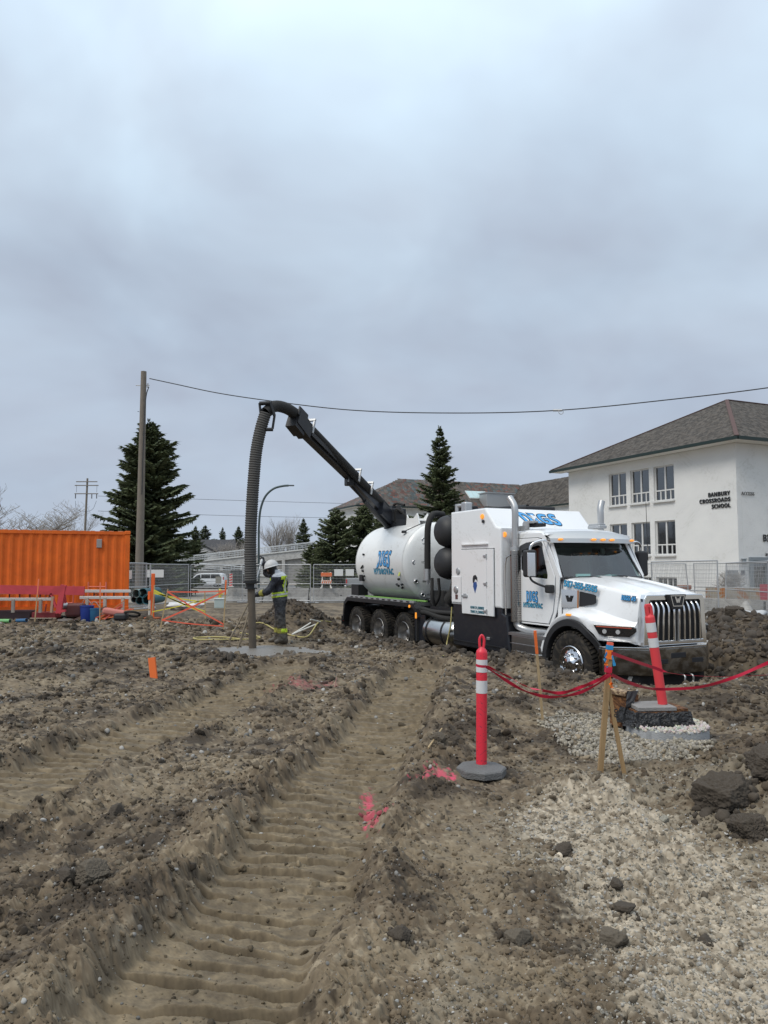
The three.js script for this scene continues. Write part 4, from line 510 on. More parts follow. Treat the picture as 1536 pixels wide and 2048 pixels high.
{
  const EH = 8.08, Lw = 13.6, wins = []; for (const [u0, u1] of [[4.19, 5.75], [6.12, 7.67], [8.04, 9.58]]) { wins.push([u0, u1, 5.49, 7.5, 0]); wins.push([u0, u1, 2.4, 4.35, 0]); wins.push([u0, u1, .42, 1.14, 1]); }
  const rect = (a, b, c, d) => [[a, c], [b, c], [b, d], [a, d]], toLeft = (x = 0) => new THREE.Matrix4().makeBasis(V(0, 0, -1), V(0, 1, 0), V(1, 0, 0)).setPosition(x, 0, 0);
  part('wall', new MB().extrude(rect(0, Lw, -1.6, EH), .32, { holes: wins.map((w) => rect(w[0], w[1], w[2], w[3])), m: toLeft() }), stucco, school);
  part('wall', new MB().extrude([[.325, -1.6], [30, -1.6], [30, EH], [.325, EH]], .32, { holes: [rect(.94, 3.2, 0, 2.05)], m: new THREE.Matrix4().setPosition(0, 0, -.32) }), stucco, school); part('wall', new MB().box(15.2, 3.24, -Lw + .16, 29.6, 9.66, .32).box(29.84, 3.24, -Lw / 2, .32, 9.66, Lw - .66), stucco, school); part('wall_cap', new MB().box(.16, 3.24, -.16, .316, 9.66, .316), stucco, school);
  for (const [u0, u1, y0, y1, low] of wins) { // window > frame, panes, sill
    const g = new THREE.Group(); g.name = 'window'; school.add(g); const um = (u0 + u1) / 2, X = .16, bar = (a, b, c, d) => new MB().box(X, (c + d) / 2, -(a + b) / 2, .07, d - c, b - a);
    const yt = low ? y0 : y0 + (y1 - y0) * .3, fr = new MB(); const B2 = (a, b, c, d, dep = .08) => fr.box(X, (c + d) / 2, -(a + b) / 2, dep, d - c, b - a);
    B2(u0, u0 + .07, y0, y1); B2(u1 - .07, u1, y0, y1); B2(u0 + .07, u1 - .07, y1 - .07, y1); B2(u0 + .07, u1 - .07, y0, y0 + .07); B2(um - .05, um + .05, y0 + .07, y1 - .07, .09); if (!low) { B2(u0 + .07, um - .05, yt - .035, yt + .035); B2(um + .05, u1 - .07, yt - .035, yt + .035); }
    for (const [a, b] of [[u0 + .07, um - .05], [um + .05, u1 - .07]]) { const c = (a + b) / 2; B2(c - .035, c + .035, y0 + .07, low ? y1 - .07 : yt - .035, .06); }
    part('window_frame', fr, frameWhite, g); part('window_sill', new MB().box(.0, y0 - .05, -um, .3, .08, u1 - u0 + .08), frameWhite, g);
    for (const [a, b] of [[u0 + .07, um - .05], [um + .05, u1 - .07]]) { const c = (a + b) / 2, ps = low ? [[a, c - .035, y0 + .07, y1 - .07], [c + .035, b, y0 + .07, y1 - .07]] : [[a, b, yt + .035, y1 - .07], [a, c - .035, y0 + .07, yt - .035], [c + .035, b, y0 + .07, yt - .035]]; for (const q of ps) part('window_pane', new MB().box(.165, (q[2] + q[3]) / 2, -(q[0] + q[1]) / 2, .008, q[3] - q[2], q[1] - q[0]), glassPane, g); }
    if (!low) part('curtain', new MB().box(.36, lerp(y0, y1, rnd() < .5 ? .5 : .72), -(um + (rnd() - .5) * .8), .02, (y1 - y0) * .55, .5 * rnd() + .25), curtain, g);
  }
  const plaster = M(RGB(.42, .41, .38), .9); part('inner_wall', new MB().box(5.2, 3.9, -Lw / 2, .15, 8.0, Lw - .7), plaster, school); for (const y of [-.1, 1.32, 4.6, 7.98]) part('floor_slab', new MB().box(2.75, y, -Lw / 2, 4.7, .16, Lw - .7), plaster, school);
  // roof: two slopes with shakes laid in courses
  const ov = .85, ey = EH + .1, ax = 7.2, ay = EH + 4.15, az = -Lw / 2, corners = { a: V(-ov, ey, ov), b: V(-ov, ey, -Lw - ov), c: V(30 + ov, ey, ov), d: V(30 + ov, ey, -Lw - ov), p: V(ax, ay, az), q: V(24, ay, az) };
  const tri = (...v) => { const g = new THREE.BufferGeometry(); g.setAttribute('position', new THREE.Float32BufferAttribute(v.flatMap((p) => p.toArray()), 3)); g.computeVertexNormals(); return g; };
  const { a, b, c, d, p, q } = corners, shingleBase = M(RGB(.09, .075, .065), .95, 0, mud); const roof = part('roof', new MB().add(tri(b, a, p)).add(tri(a, c, q)).add(tri(a, q, p)).add(tri(c, d, q)).add(tri(d, b, p)).add(tri(d, p, q)), shingleBase, school);
  part('soffit', new MB().box(-ov / 2 - .01, EH + .03, -Lw / 2, ov - .02, .05, Lw + 1.6).box(15, EH + .03, ov / 2 + .01, 31.6, .05, ov - .02), soffit, school); part('gutter', new MB().box(-ov - .03, EH + .08, -Lw / 2, .12, .16, Lw + 1.8).box(15, EH + .08, ov + .03, 31.6, .16, .12), gutterGreen, school);
  const shakeGeo = new THREE.BoxGeometry(1, 1, 1), shakeMat = M(0xffffff, .95, 0, { map: stainMap });
  function shakes(o, e, len, top0, top1, rise, row, parent, pal, name = 'shake_courses') { // o: eave corner, e: along the eave, rise: vector from eave line to ridge line; top0/top1: ridge ends along e
    const L = rise.length(), s = rise.clone().normalize(), n = new THREE.Vector3().crossVectors(e, s).normalize(); if (n.y < 0) n.negate(); const list = [], rows = Math.floor(L / row);
    for (let r = 0; r < rows; r++) { const k = r / rows, x0 = lerp(0, top0, k), x1 = lerp(len, top1, k); for (let x = x0; x < x1;) { const w = row * (.55 + .9 * rnd()), j = (rnd() - .5) * row * .22; if (x + w > x1 + .15) break; list.push([x + w / 2, r * row + j + row * .5, w * .96]); x += w; } }
    const m = new THREE.InstancedMesh(shakeGeo, shakeMat, list.length), mt = new THREE.Matrix4(), col = new THREE.Color(), tiltN = n.clone().addScaledVector(s, -.10).normalize(), tiltS = new THREE.Vector3().crossVectors(tiltN, e).normalize(); if (tiltS.dot(s) < 0) tiltS.negate();
    list.forEach(([x, y, w], i) => { const c = o.clone().addScaledVector(e, x).addScaledVector(s, y).addScaledVector(n, .035 + .012 * rnd()); mt.makeBasis(e.clone().multiplyScalar(w), tiltN.clone().multiplyScalar(.035), tiltS.clone().multiplyScalar(row * 1.15)).setPosition(c); m.setMatrixAt(i, mt); col.setRGB(...pal(x, y)); m.setColorAt(i, col); });
    m.name = name; m.castShadow = m.receiveShadow = true; parent.add(m); m.userData.kind = 'stuff'; return m;
  }
  const brown = () => { const w = .042 + .072 * rnd(), t = rnd(); return [w * 1.0, w * (.9 - .06 * t), w * (.8 - .1 * t)]; };
  const mix2 = (x) => { const t = rnd(), stripe = n2(x * .35, 1) * .5 + .5, w = .075 + .075 * rnd(); return t < .25 * stripe + .1 ? [w * 1.35, w * .72, w * .6] : t < .55 * stripe + .15 ? [w * .75, w * .9, w * .92] : [w * 1.02, w * .88, w * .78]; };
  shakes(a, V(0, 0, -1), Lw + 2 * ov, Lw / 2 + ov, Lw / 2 + ov, V(ax + ov, ay - ey, 0), .2, roof, brown); shakes(a, V(1, 0, 0), 20, ax + ov, 20, V(0, ay - ey, az - ov), .2, roof, brown);
  part('hip_cap', new MB().beam(a.clone().add(V(0, .08, 0)), p.clone().add(V(0, .08, 0)), .22, .05).beam(b.clone().add(V(0, .08, 0)), p.clone().add(V(0, .08, 0)), .22, .05).beam(p.clone().add(V(0, .08, 0)), q.clone().add(V(0, .08, 0)), .22, .05), M(RGB(.1, .06, .055), .95), roof);
  // lettering
  const ink = M(RGB(.012, .012, .014), .5), onLeft = (uc, yc) => (x, y, l) => [-l * 6, yc + y, -(uc - x)], onRight = (xc, yc) => (x, y, l) => [xc + x, yc + y, l * 6];
  for (const [t, w, yc] of [['BANBURY', 1.4, 5.53], ['CROSSROADS', 2.0, 5.215], ['SCHOOL', 1.2, 4.9]]) lettering(school, 'sign_letters', t, w, .215, onLeft(.38 + w / 2, yc), { mat: ink, outline: 0, thick: .03 });
  lettering(school, 'sign_letters', 'ACCESS', .92, .17, onRight(.74, 5.48), { mat: ink, outline: 0, font: fontSerif }); lettering(school, 'sign_letters', 'BI', .44, .36, onRight(1.96, 3.22), { mat: ink, outline: 0 }); lettering(school, 'house_number', '35', .2, .14, onRight(1.95, 2.36), { mat: ink, outline: 0 });
  // entrance
  const en = new THREE.Group(); en.name = 'entrance_door'; school.add(en); part('door_frame', new MB().box(.81, 1.05, .02, .26, 2.36, .12).box(2.1, 2.14, .02, 2.32, .18, .12).box(2.07, 1.0, -.1, .1, 2.0, .1), greyMetal, en); for (const x of [1.48, 2.66]) part('door_pane', new MB().box(x, 1.0, -.16, 1.06, 2.0, .012), glassPane, en); part('transom', new MB().box(2.07, 1.85, -.12, 2.2, .08, .06), greyMetal, en);
  part('wall_lamp', new MB().rbox(.26, 2.0, .1, .16, .22, .14, .03).box(.26, 2.13, .1, .2, .04, .18), greyMetal, school); part('wall_sign', new MB().box(-.012, 1.42, -.42, .02, .3, .72), M(RGB(.22, .25, .28), .6), school); part('wall_sign', new MB().box(.24, 1.44, .012, .28, .24, .02), M(RGB(.1, .11, .13), .6), school); part('basement_vent', new MB().box(-.02, .1, -4.75, .03, .35, 1.1), M(RGB(.12, .12, .12), .8), school);
  // rear wing and link, in the same frame
  const W0 = V(-3.43, 0, -43.9), rw = (x, y, z) => V(W0.x + x, y, W0.z + z), eh = 7.98, ry = 11.4, t = .55;
  const rearWin = [[2.2, 4.1], [5.2, 7.1], [8.2, 10.1], [11.2, 13.1], [14.2, 16.1]];
  part('rear_wall', new MB().extrude([[.6, -3], [19, -3], [19, eh], [.6, eh]], .3, { holes: rearWin.map(([p0, p1]) => rect(p0, p1, 4.6, 6.6)), m: new THREE.Matrix4().setPosition(W0.x, 0, W0.z - .9) }).box(W0.x + .75, 2.5, W0.z - 4.5, .3, 10.96, 7.0).box(W0.x + 10, 2.5, W0.z - 8.0, 19, 10.96, .3).box(W0.x + 19.15, 2.5, W0.z + 15, .3, 10.96, 31.5), stucco, school);
  for (const [p0, p1] of rearWin) { const g = new THREE.Group(); g.name = 'window'; school.add(g); const x = W0.x + (p0 + p1) / 2, z = W0.z - .75; part('window_frame', new MB().box(x, 6.56, z, 1.9, .08, .1).box(x, 4.64, z, 1.9, .08, .1).box(x, 5.6, z, .09, 1.84, .1).box(x - .91, 5.6, z, .08, 1.84, .1).box(x + .91, 5.6, z, .08, 1.84, .1), frameWhite, g); for (const k of [-.46, .46]) part('window_pane', new MB().box(x + k, 5.6, z, .82, 1.84, .01), glassPane, g); }
  const A = rw(0, eh, 0), Bb = rw(0, eh, -8.4), Pp = rw(6.9, ry, -4.2), Q = rw(22.9, ry, -4.2), R1 = rw(18.7, eh, 0), R2 = rw(18.7, eh, 31), Q2 = rw(22.9, ry, 31), R3 = rw(30, eh, -8.4), R4 = rw(27.1, eh, 31);
  const r2 = part('rear_roof', new MB().add(tri(Bb, A, Pp)).add(tri(A, R1, Q)).add(tri(A, Q, Pp)).add(tri(Bb, Pp, Q)).add(tri(Bb, Q, R3)).add(tri(R1, R2, Q2)).add(tri(R1, Q2, Q)).add(tri(Q, Q2, R4)).add(tri(Q, R4, R3)), shingleBase, school);
  shakes(A, V(0, 0, -1), 8.4, 4.2, 4.2, V(6.9, ry - eh, 0), .3, r2, mix2); shakes(A, V(1, 0, 0), 18.7, 6.9, 22.9, V(0, ry - eh, -4.2), .3, r2, mix2); shakes(R2, V(0, 0, -1), 31, 0, 35.2, V(4.2, ry - eh, 0), .3, r2, brown);
  part('rear_gutter', new MB().box(W0.x + 9.3, eh - .04, W0.z + .05, 18.8, .16, .12).box(W0.x - .05, eh - .04, W0.z - 4.2, .12, .16, 8.5).box(W0.x + 18.65, eh - .04, W0.z + 15.5, .12, .16, 31), gutterGreen, school); part('rear_soffit', new MB().box(W0.x + 9.5, eh - .1, W0.z - .45, 18.6, .05, .9).box(W0.x + .4, eh - .1, W0.z - 4.2, .8, .05, 8.3).box(W0.x + 18.95, eh - .1, W0.z + 15.5, .5, .05, 31), soffit, school);
  const sk = part('skylight', new MB().box(0, 0, 0, 2.7, .12, 1.5).move(0, 0, 0), frameWhite, school); sk.position.copy(rw(15.6, 9.75, -2.05)); sk.rotation.x = Math.atan((ry - eh) / 4.2); for (let k = 0; k < 4; k++) part('skylight_pane', new MB().box(-.99 + k * .66, .08, 0, .58, .03, 1.34), P(RGB(.45, .6, .62), .1, 0), sk);
  part('roof_unit', new MB().rbox(W0.x + 17.2, 9.05, W0.z - .55, 3.6, 1.5, 1.6, .04).box(W0.x + 17.2, 9.85, W0.z - .55, 3.8, .12, 1.8), galv, school);
}
// ---------------------------------------------------------------- trees
const needle = M(0xffffff, .9, 0, { vertexColors: true, side: THREE.DoubleSide }), bark = M(RGB(.085, .065, .05), .95, 0, mud), greyBark = M(RGB(.17, .145, .125), .95, 0, mud);
function spruceParts(h, r, seed, o = {}) {
  const rn = seeded(seed), pos = [], nor = [], col = [], lean = o.dens || 1, q = V(), w = V();
  const blade = (p, dir, len, wid, upv, c) => { w.crossVectors(dir, upv).normalize().multiplyScalar(wid / 2); const m = [p.x + dir.x * len * .45, p.y + dir.y * len * .45, p.z + dir.z * len * .45], e = [p.x + dir.x * len, p.y + dir.y * len, p.z + dir.z * len]; pos.push(p.x, p.y, p.z, m[0] + w.x, m[1] + w.y, m[2] + w.z, e[0], e[1], e[2], p.x, p.y, p.z, e[0], e[1], e[2], m[0] - w.x, m[1] - w.y, m[2] - w.z); q.crossVectors(w, dir).normalize(); if (q.y < 0) q.negate(); for (let i = 0; i < 6; i++) { nor.push(q.x, q.y, q.z); col.push(...c); } };
  const whorl = o.step || .38, y0 = h * (o.skirt ?? .05);
  for (let y = y0; y < h * .985; y += whorl * (.7 + .6 * rn()) * lerp(1, .55, y / h)) {
    const k = (y - y0) / (h - y0), nb = Math.round(lerp(9, 5, k) * lean), irregular = 1 + (o.wild || .18) * n2(seed + y * .9, 3);
    for (let i = 0; i < nb; i++) {
      const a = rn() * 6.2832, L = Math.max(.12, r * Math.pow(1 - k, o.pow || .82) * (.68 + .42 * rn()) * irregular * (1 + (o.az ?? .22) * n2(Math.cos(a) * 1.4 + seed, Math.sin(a) * 1.4 + y * .25))), droop = lerp(.32, -.5, k) + (rn() - .5) * .2, n = Math.max(3, Math.round(L / .16 * lean)), dark = .85 + .3 * rn();
      for (let j = 0; j < n; j++) {
        const t = (j + .5) / n, rr = L * t, yy = y - droop * L * t * .55 + L * .16 * t * t, p = V(Math.cos(a) * rr, yy, Math.sin(a) * rr), tw = (.34 + .35 * (1 - t)) * Math.min(1, L / 1.6 + .3) * (o.leaf || 1);
        for (const s of [-1, 1, 0]) { const aa = a + s * (.75 + .35 * rn()), dir = V(Math.cos(aa), -.12 + .3 * (rn() - .5) + (s ? -.1 : .2), Math.sin(aa)).normalize(), g = (.8 + .4 * rn()) * dark, c = [.108 * g, .13 * g, .062 * g]; if (o.pale) { c[0] += .008; c[1] += .008; c[2] += .004; } blade(p, dir, tw * (.8 + .5 * rn()), .13 * (o.leaf || 1), UP, c); if (rn() < .8) blade(p, dir, tw * (.7 + .4 * rn()), .12 * (o.leaf || 1), V(Math.sin(aa), .4, -Math.cos(aa)).normalize(), c); }
        if (rn() < .5) blade(p, V(Math.cos(a) * .3, -1, Math.sin(a) * .3).normalize(), .22 + .2 * rn(), .12, V(-Math.sin(a), 0, Math.cos(a)), [.098 * dark, .116 * dark, .056 * dark]);
      }
    }
  }
  for (let i = 0; i < 26; i++) { const y = h * (.95 + .05 * rn()), a = rn() * 6.28; blade(V(0, y, 0), V(Math.cos(a) * .6, .8, Math.sin(a) * .6).normalize(), .3, .1, V(-Math.sin(a), 0, Math.cos(a)), [.098, .116, .056]); }
  const g = new THREE.BufferGeometry(); g.setAttribute('position', new THREE.Float32BufferAttribute(pos, 3)); g.setAttribute('normal', new THREE.Float32BufferAttribute(nor, 3)); g.setAttribute('color', new THREE.Float32BufferAttribute(col, 3)); g.setAttribute('uv', new THREE.Float32BufferAttribute(new Float32Array(pos.length / 3 * 2), 2)); return g;
}
function spruce(label, pos, h, r, seed, o = {}) {
  const t = thing('spruce_tree', label, 'tree', pos, 0, 'spruce trees'); const crown = new THREE.Mesh(spruceParts(h, r, seed, o), needle); crown.name = 'crown'; crown.castShadow = crown.receiveShadow = true; t.add(crown);
  part('trunk', new MB().rod([0, -.3, 0], [0, h * .97, 0], h * .018 + .04, .02, 9), bark, t); return t;
}
const gB = (d) => baseHeight(0, d) - .05;
const place = (px, d) => [(px - 768) / FOCAL * d * 1.003, gB(d), -d];
{
  const bigSpruce = spruce('broad dark spruce behind the orange container and wooden pole', place(294, 50), 11.8, 3.7, 101, { step: .27, dens: 1.5, pow: .66, wild: .2, leaf: 1.2, skirt: .03, az: .3 });
  const mid = spruce('tall pointed spruce in front of the school roof', place(880, 70), 15.4, 4.3, 202, { step: .4, dens: 1.1, pow: .9, wild: .3, leaf: 1.2 });
  const low = spruce('bushy spruce left of the truck tank, leftmost of three before the school', place(672, 62), 6.9, 2.9, 303, { step: .32, dens: 1.1, pow: .6, wild: .3, leaf: 1.1, pale: 1, skirt: 0 });
  const mk = (src, label, px, d, s, sy, turn) => { const c = copyOf(src, label); c.position.set(...place(px, d)); c.scale.set(s, sy, s); c.rotation.y = turn; return c; };
  mk(low, 'spruce behind the boom, middle of three before the school', 728, 64, 1.0, 1.08, 2); mk(low, 'low spruce behind the white tank, rightmost of three before the school', 765, 60, .8, .85, 4); mk(low, 'low dark spruce beside the end of the concrete ramp', 628, 66, .7, .62, 1);
  mk(mid, 'small distant spruce above the concrete ramp, nearest the bushy spruces', 607, 150, .95, .8, 1); mk(mid, 'distant spruce over the house roof', 411, 170, 1.3, .78, 2); mk(mid, 'narrow distant spruce right of the house roof', 446, 180, .8, .78, 3); mk(mid, 'distant spruce just left of the suction hose', 478, 175, 1.1, .78, 4); mk(mid, 'tiny distant spruce above the orange container, left one', 104, 190, .55, .62, 5); mk(mid, 'tiny distant spruce above the orange container, right one', 136, 190, .8, .68, 6); mk(mid, 'dark spruce at the right edge of the broad spruce', 392, 150, 1.0, .7, 3.3);
}
function bareTree(label, pos, h, seed, spread, name = 'bare_tree', group = 'leafless trees', r0 = h * .022) {
  const rn = seeded(seed), t = thing(name, label, 'tree', pos, 0, group), thick = new MB(), fine = new MB();
  const grow = (p, d, len, r, lv) => { const b = p.clone(), n = lv < 2 ? 4 : 2; let q = p, dd = d.clone(); for (let i = 0; i < n; i++) { dd = dd.clone().add(V((rn() - .5) * .35, (rn() - .3) * .18, (rn() - .5) * .35)).normalize(); const e = q.clone().addScaledVector(dd, len / n); (lv < 3 ? thick : fine).rod(q, e, Math.max(name === 'bare_shrub' ? .004 : .011, r * lerp(1, .72, i / n)), Math.max(name === 'bare_shrub' ? .004 : .011, r * lerp(1, .72, (i + 1) / n)), lv < 2 ? 7 : 3, true); q = e; if (lv < 5 && i >= (lv ? 0 : 1)) { const kids = lv < 1 ? 2 : lv < 4 ? 2 : 1; for (let k = 0; k < kids; k++) { const a = rn() * 6.28, side = V(Math.cos(a), .15 + .4 * rn(), Math.sin(a)); grow(q, dd.clone().multiplyScalar(1 - spread).addScaledVector(side, spread + .15).normalize(), len * (.5 + .25 * rn()), r * .5, lv + 1); } } } };
  grow(V(0, -.2, 0), V(0, 1, 0), h * .5, r0, 0); const tr = part('trunk', thick, greyBark, t); part('crown', fine, M(RGB(.36, .33, .30), .95), t); return t;
}
bareTree('leafless spreading tree above the left end of the container', place(2, 58), 8.2, 41, .62); bareTree('leafless spreading tree over the middle of the container', place(66, 60), 7.4, 47, .68); bareTree('thin leafless tree beside the distant power pole', place(172, 110), 8.5, 53, .4); bareTree('slender leafless poplar right of the street lamp', place(562, 150), 10.5, 59, .2); bareTree('slender leafless poplar nearest the ramp top', place(572, 152), 10, 61, .2); bareTree('brown leafless bush above the ramp beside the hose', place(486, 150), 7.6, 67, .6); bareTree('brown leafless tree right of the house roof', place(455, 160), 8.6, 71, .5); bareTree('brown leafless shrub by the end of the ramp', place(540, 145), 6.6, 73, .65);
bareTree('leafless grey shrub against the white school wall', place(1446, 34), 1.9, 79, .55, 'bare_shrub', null, .018);
// ---------------------------------------------------------------- street behind the site
const concrete = M(RGB(.40, .39, .37), .9, 0, { map: rep(noiseTex(512, (u, v) => { const a = .5 + .5 * tfbm(u, v, 5, 6, 51), b = .5 + .5 * tfbm(u, v, 60, 2, 57); return .74 + .26 * smooth(.2, .75, a * .7 + b * .35); }, true), .5), bumpMap: gritBump, bumpScale: .006 }), asphalt = M(RGB(.115, .113, .112), .9, 0, { map: stainMap, bumpMap: gritBump, bumpScale: .006 });
function sheet(name, x0, x1, d0, d1, lift, m) { const pos = [], idx = [], N = 24; for (let i = 0; i <= N; i++) for (let j = 0; j <= 1; j++) { const d = lerp(d0, d1, i / N); pos.push(lerp(x0, x1, j), baseHeight(0, d) + lift, -d); const k = i * 2 + j; if (i && j) idx.push(k - 3, k - 2, k - 1, k - 2, k, k - 1); } const g = new THREE.BufferGeometry(); g.setAttribute('position', new THREE.Float32BufferAttribute(pos, 3)); g.setIndex(idx); g.computeVertexNormals(); const mb = new MB().add(g); const o = mb.build(name, m); o.userData.kind = 'structure'; return o; }
sheet('road', -140, 140, 84, 112, .02, asphalt); sheet('pavement', -140, 140, 81.5, 83.8, .13, concrete);
{ const b = new MB(); b.box(0, baseHeight(0, 83.9) + .05, -83.9, 280, .2, .2); b.build('kerb', concrete).userData.kind = 'structure'; }
sheet('gravel_strip', -60, 60, 46, 60, .006, M(RGB(.33, .30, .25), .95, 0, { map: stainMap, bumpMap: gritBump, bumpScale: .02 }));
// pedestrian ramp
const rail = M(RGB(.5, .52, .53), .5, .5), rampConcrete = M(RGB(.46, .45, .43), .9, 0, { map: stainMap });
function ramp(label, P0, P1, wid, deep, walled) {
  const t = thing('concrete_ramp', label, 'ramp', [0, 0, 0], 0, null), dir = P1.clone().sub(P0), L = dir.length(), n = Math.round(L / 2.4), back = V(0, 0, -wid);
  part('deck', new MB().beam(P0.clone().add(V(0, -deep / 2, -wid / 2)), P1.clone().add(V(0, -deep / 2, -wid / 2)), wid, deep), rampConcrete, t); part('deck_edge', new MB().beam(P0.clone().add(V(0, .06, .06)), P1.clone().add(V(0, .06, .06)), .22, .2), M(RGB(.56, .56, .54), .85), t);
  for (let i = 0; i <= n; i++) { const p = P0.clone().lerp(P1, i / n); for (const q of [V(0, 0, 0), back]) part('rail_post', new MB().rod(p.clone().add(q), p.clone().add(q).add(V(0, 1.15, 0)), .045, .045, 5), rail, t); }
  for (const q of [V(0, 0, 0), back]) for (const y of [.15, .5, .82, 1.15]) part('rail_bar', new MB().rod(P0.clone().add(q).add(V(0, y, 0)), P1.clone().add(q).add(V(0, y, 0)), y === 1.15 ? .05 : .028, undefined, 5), rail, t);
  const ban = new MB(); for (let i = 0; i < L / .45; i++) { const p = P0.clone().lerp(P1, i * .45 / L); ban.rod(p.clone().add(V(0, .15, 0)), p.clone().add(V(0, 1.15, 0)), .018, .018, 4); } part('rail_pickets', ban, rail, t).userData.kind = 'stuff';
  if (walled) { const a = P0.clone().add(V(0, -deep, -.4)), b = P1.clone().add(V(0, -deep, -.4)), g = loft([[[a.x, -1.4, a.z], [b.x, -1.4, b.z]], [[a.x, a.y, a.z], [b.x, b.y, b.z]]], {}); part('ramp_wall', new MB().add(g), M(RGB(.30, .29, .275), .92, 0, { map: stainMap }), t); for (let i = 1; i < 8; i++) { const p = P0.clone().lerp(P1, i / 8); part('pier', new MB().box(p.x, (p.y - 1.4 - deep) / 2, p.z - .2, .5, p.y - deep + 1.4, .6), rampConcrete, t); } }
  return t;
}
ramp('long grey concrete footbridge ramp rising to the right behind the white van', at(318, 1132.5, 124), at(650, 1095, 124), 3, 1.3, true); ramp('lower concrete ramp leg sloping down to the right behind the fence', at(300, 1134, 116), at(560, 1155, 116), 2.4, .9, false);
{ // house beyond
  const t = thing('house', 'distant house with dark gabled roof above the concrete ramp', 'house', place(413, 165)); part('wall', new MB().box(0, 3, 0, 9, 6, 8).extrude([[-3.6, 5.7], [3.6, 5.7], [0, 7.5]], .3, { m: new THREE.Matrix4().setPosition(-.5, 0, 4) }), M(RGB(.5, .5, .5), .9), t); part('roof', new MB().beam([-.5, 7.8, 3.9], [-5, 5.5, 3.9], 1.6, .3, V(1, 0, 0)).beam([-.5, 7.8, 3.9], [4, 5.5, 3.9], 1.6, .3, V(1, 0, 0)).add(loft([[[-6.5, 5.6, 4], [7.5, 5.6, 4]], [[-5, 8.6, 0], [6.5, 8.6, 0]], [[-6.5, 5.6, -4], [7.5, 5.6, -4]]])), M(RGB(.06, .06, .065), .9), t);
}
{ // white van on the road
  const t = thing('parked_van', 'white minivan on the road behind the construction fence', 'van', [at(412, 1170, 100).x, baseHeight(0, 100) + .02, -100]); const W = 1.9, body = [[-2.55, .35], [-2.58, .75], [-2.4, .98], [-1.75, 1.1], [-.95, 1.62], [-.5, 1.72], [1.9, 1.74], [2.35, 1.6], [2.55, 1.0], [2.58, .4], [2.2, .3], [-2.2, .3]];
  part('body', new MB().extrude(body, W, { bevel: .05, m: new THREE.Matrix4().setPosition(0, 0, -W / 2) }), whitePaint, t);
  for (const q of [[[-1.45, 1.12], [-.9, 1.55], [-.55, 1.62], [-.5, 1.12]], [[-.42, 1.12], [-.42, 1.62], [.75, 1.64], [.75, 1.12]], [[.82, 1.12], [.82, 1.64], [1.95, 1.64], [2.25, 1.12]]]) part('window_pane', new MB().extrude(q, W + .13, { m: new THREE.Matrix4().setPosition(0, 0, -W / 2 - .065) }), M(RGB(.02, .022, .025), .1), t);
  for (const x of [-1.6, 1.5]) { const w = part('wheel', new MB().rod([x, .33, -W / 2 - .04], [x, .33, W / 2 + .04], .34, .34, 22), rubber, t); part('hub_cap', new MB().rod([x, .33, W / 2 + .04], [x, .33, W / 2 + .06], .2, .18, 16), dullSilver, w); } part('door_trim', new MB().box(.1, .72, W / 2 + .056, 3.2, .05, .01), galv, t); part('bumper', new MB().rbox(-2.55, .45, 0, .2, .25, 1.7, .06).rbox(2.55, .45, 0, .2, .25, 1.7, .06), blackPlastic, t); part('tail_lamp', new MB().rbox(2.5, 1.1, W / 2 - .02, .16, .4, .16, .04), red, t);
}
{ // grey pickup seen behind the tank
  const t = thing('parked_pickup', 'grey pickup with red tail lamp, mostly hidden behind the white tank', 'pickup', [at(735, 1170, 56).x, baseHeight(0, 56), -56], .1); part('bed', new MB().rbox(-.6, .92, 0, 2.0, .55, 1.85, .06), M(RGB(.33, .34, .35), .4, .3), t); part('cab', new MB().extrude([[.45, .65], [.45, 1.8], [1.6, 1.8], [2.2, 1.2], [3.4, 1.1], [3.4, .65]], 1.8, { bevel: .04, m: new THREE.Matrix4().setPosition(0, 0, -.9) }), M(RGB(.33, .34, .35), .4, .3), t); part('tail_lamp', new MB().rbox(-1.6, .95, .88, .1, .34, .2, .03), red, t); for (const x of [-.7, 2.5]) part('wheel', new MB().rod([x, .38, -.95], [x, .38, .95], .38, .38, 20), rubber, t); part('bumper', new MB().rbox(-1.68, .6, 0, .16, .16, 1.8, .04), chrome, t);
}
{ const t = thing('guard_rail', 'low steel guard rail along the road left of the van', 'guard rail', [at(335, 1160, 106).x, baseHeight(0, 106), -106]); part('rail', new MB().box(0, .72, 0, 13, .28, .06), galv, t); for (let k = 0; k < 6; k++) part('post', new MB().box(-6 + k * 2.4, .3, -.06, .12, .7, .06), M(RGB(.12, .1, .09), .9), t); }
{ const t = thing('sound_wall', 'long grey retaining wall at the road under the broad spruce', 'wall', [at(330, 1160, 113).x, baseHeight(0, 113), -113]); part('panel', new MB().box(0, 1, 0, 22, 2, .25), M(RGB(.27, .26, .25), .9, 0, mud), t); part('coping', new MB().box(0, 2.05, 0, 22, .12, .35), concrete, t); }
{ const t = thing('utility_cabinet', 'dark green ventilated cabinet right of the van behind the fence', 'cabinet', [at(478, 1175, 80).x, baseHeight(0, 80), -80]); part('body', new MB().rbox(0, .8, 0, 2.0, 1.6, 1.4, .03), M(RGB(.07, .08, .075), .8), t); part('lid', new MB().box(-.3, 1.75, 0, 1.0, .5, 1.3), M(RGB(.06, .065, .065), .8), t); const g = new MB(); for (let k = 0; k < 7; k++) g.box(0, .25 + k * .18, .705, 1.8, .05, .02); part('louvres', g, blackPlastic, t).userData.kind = 'stuff'; }
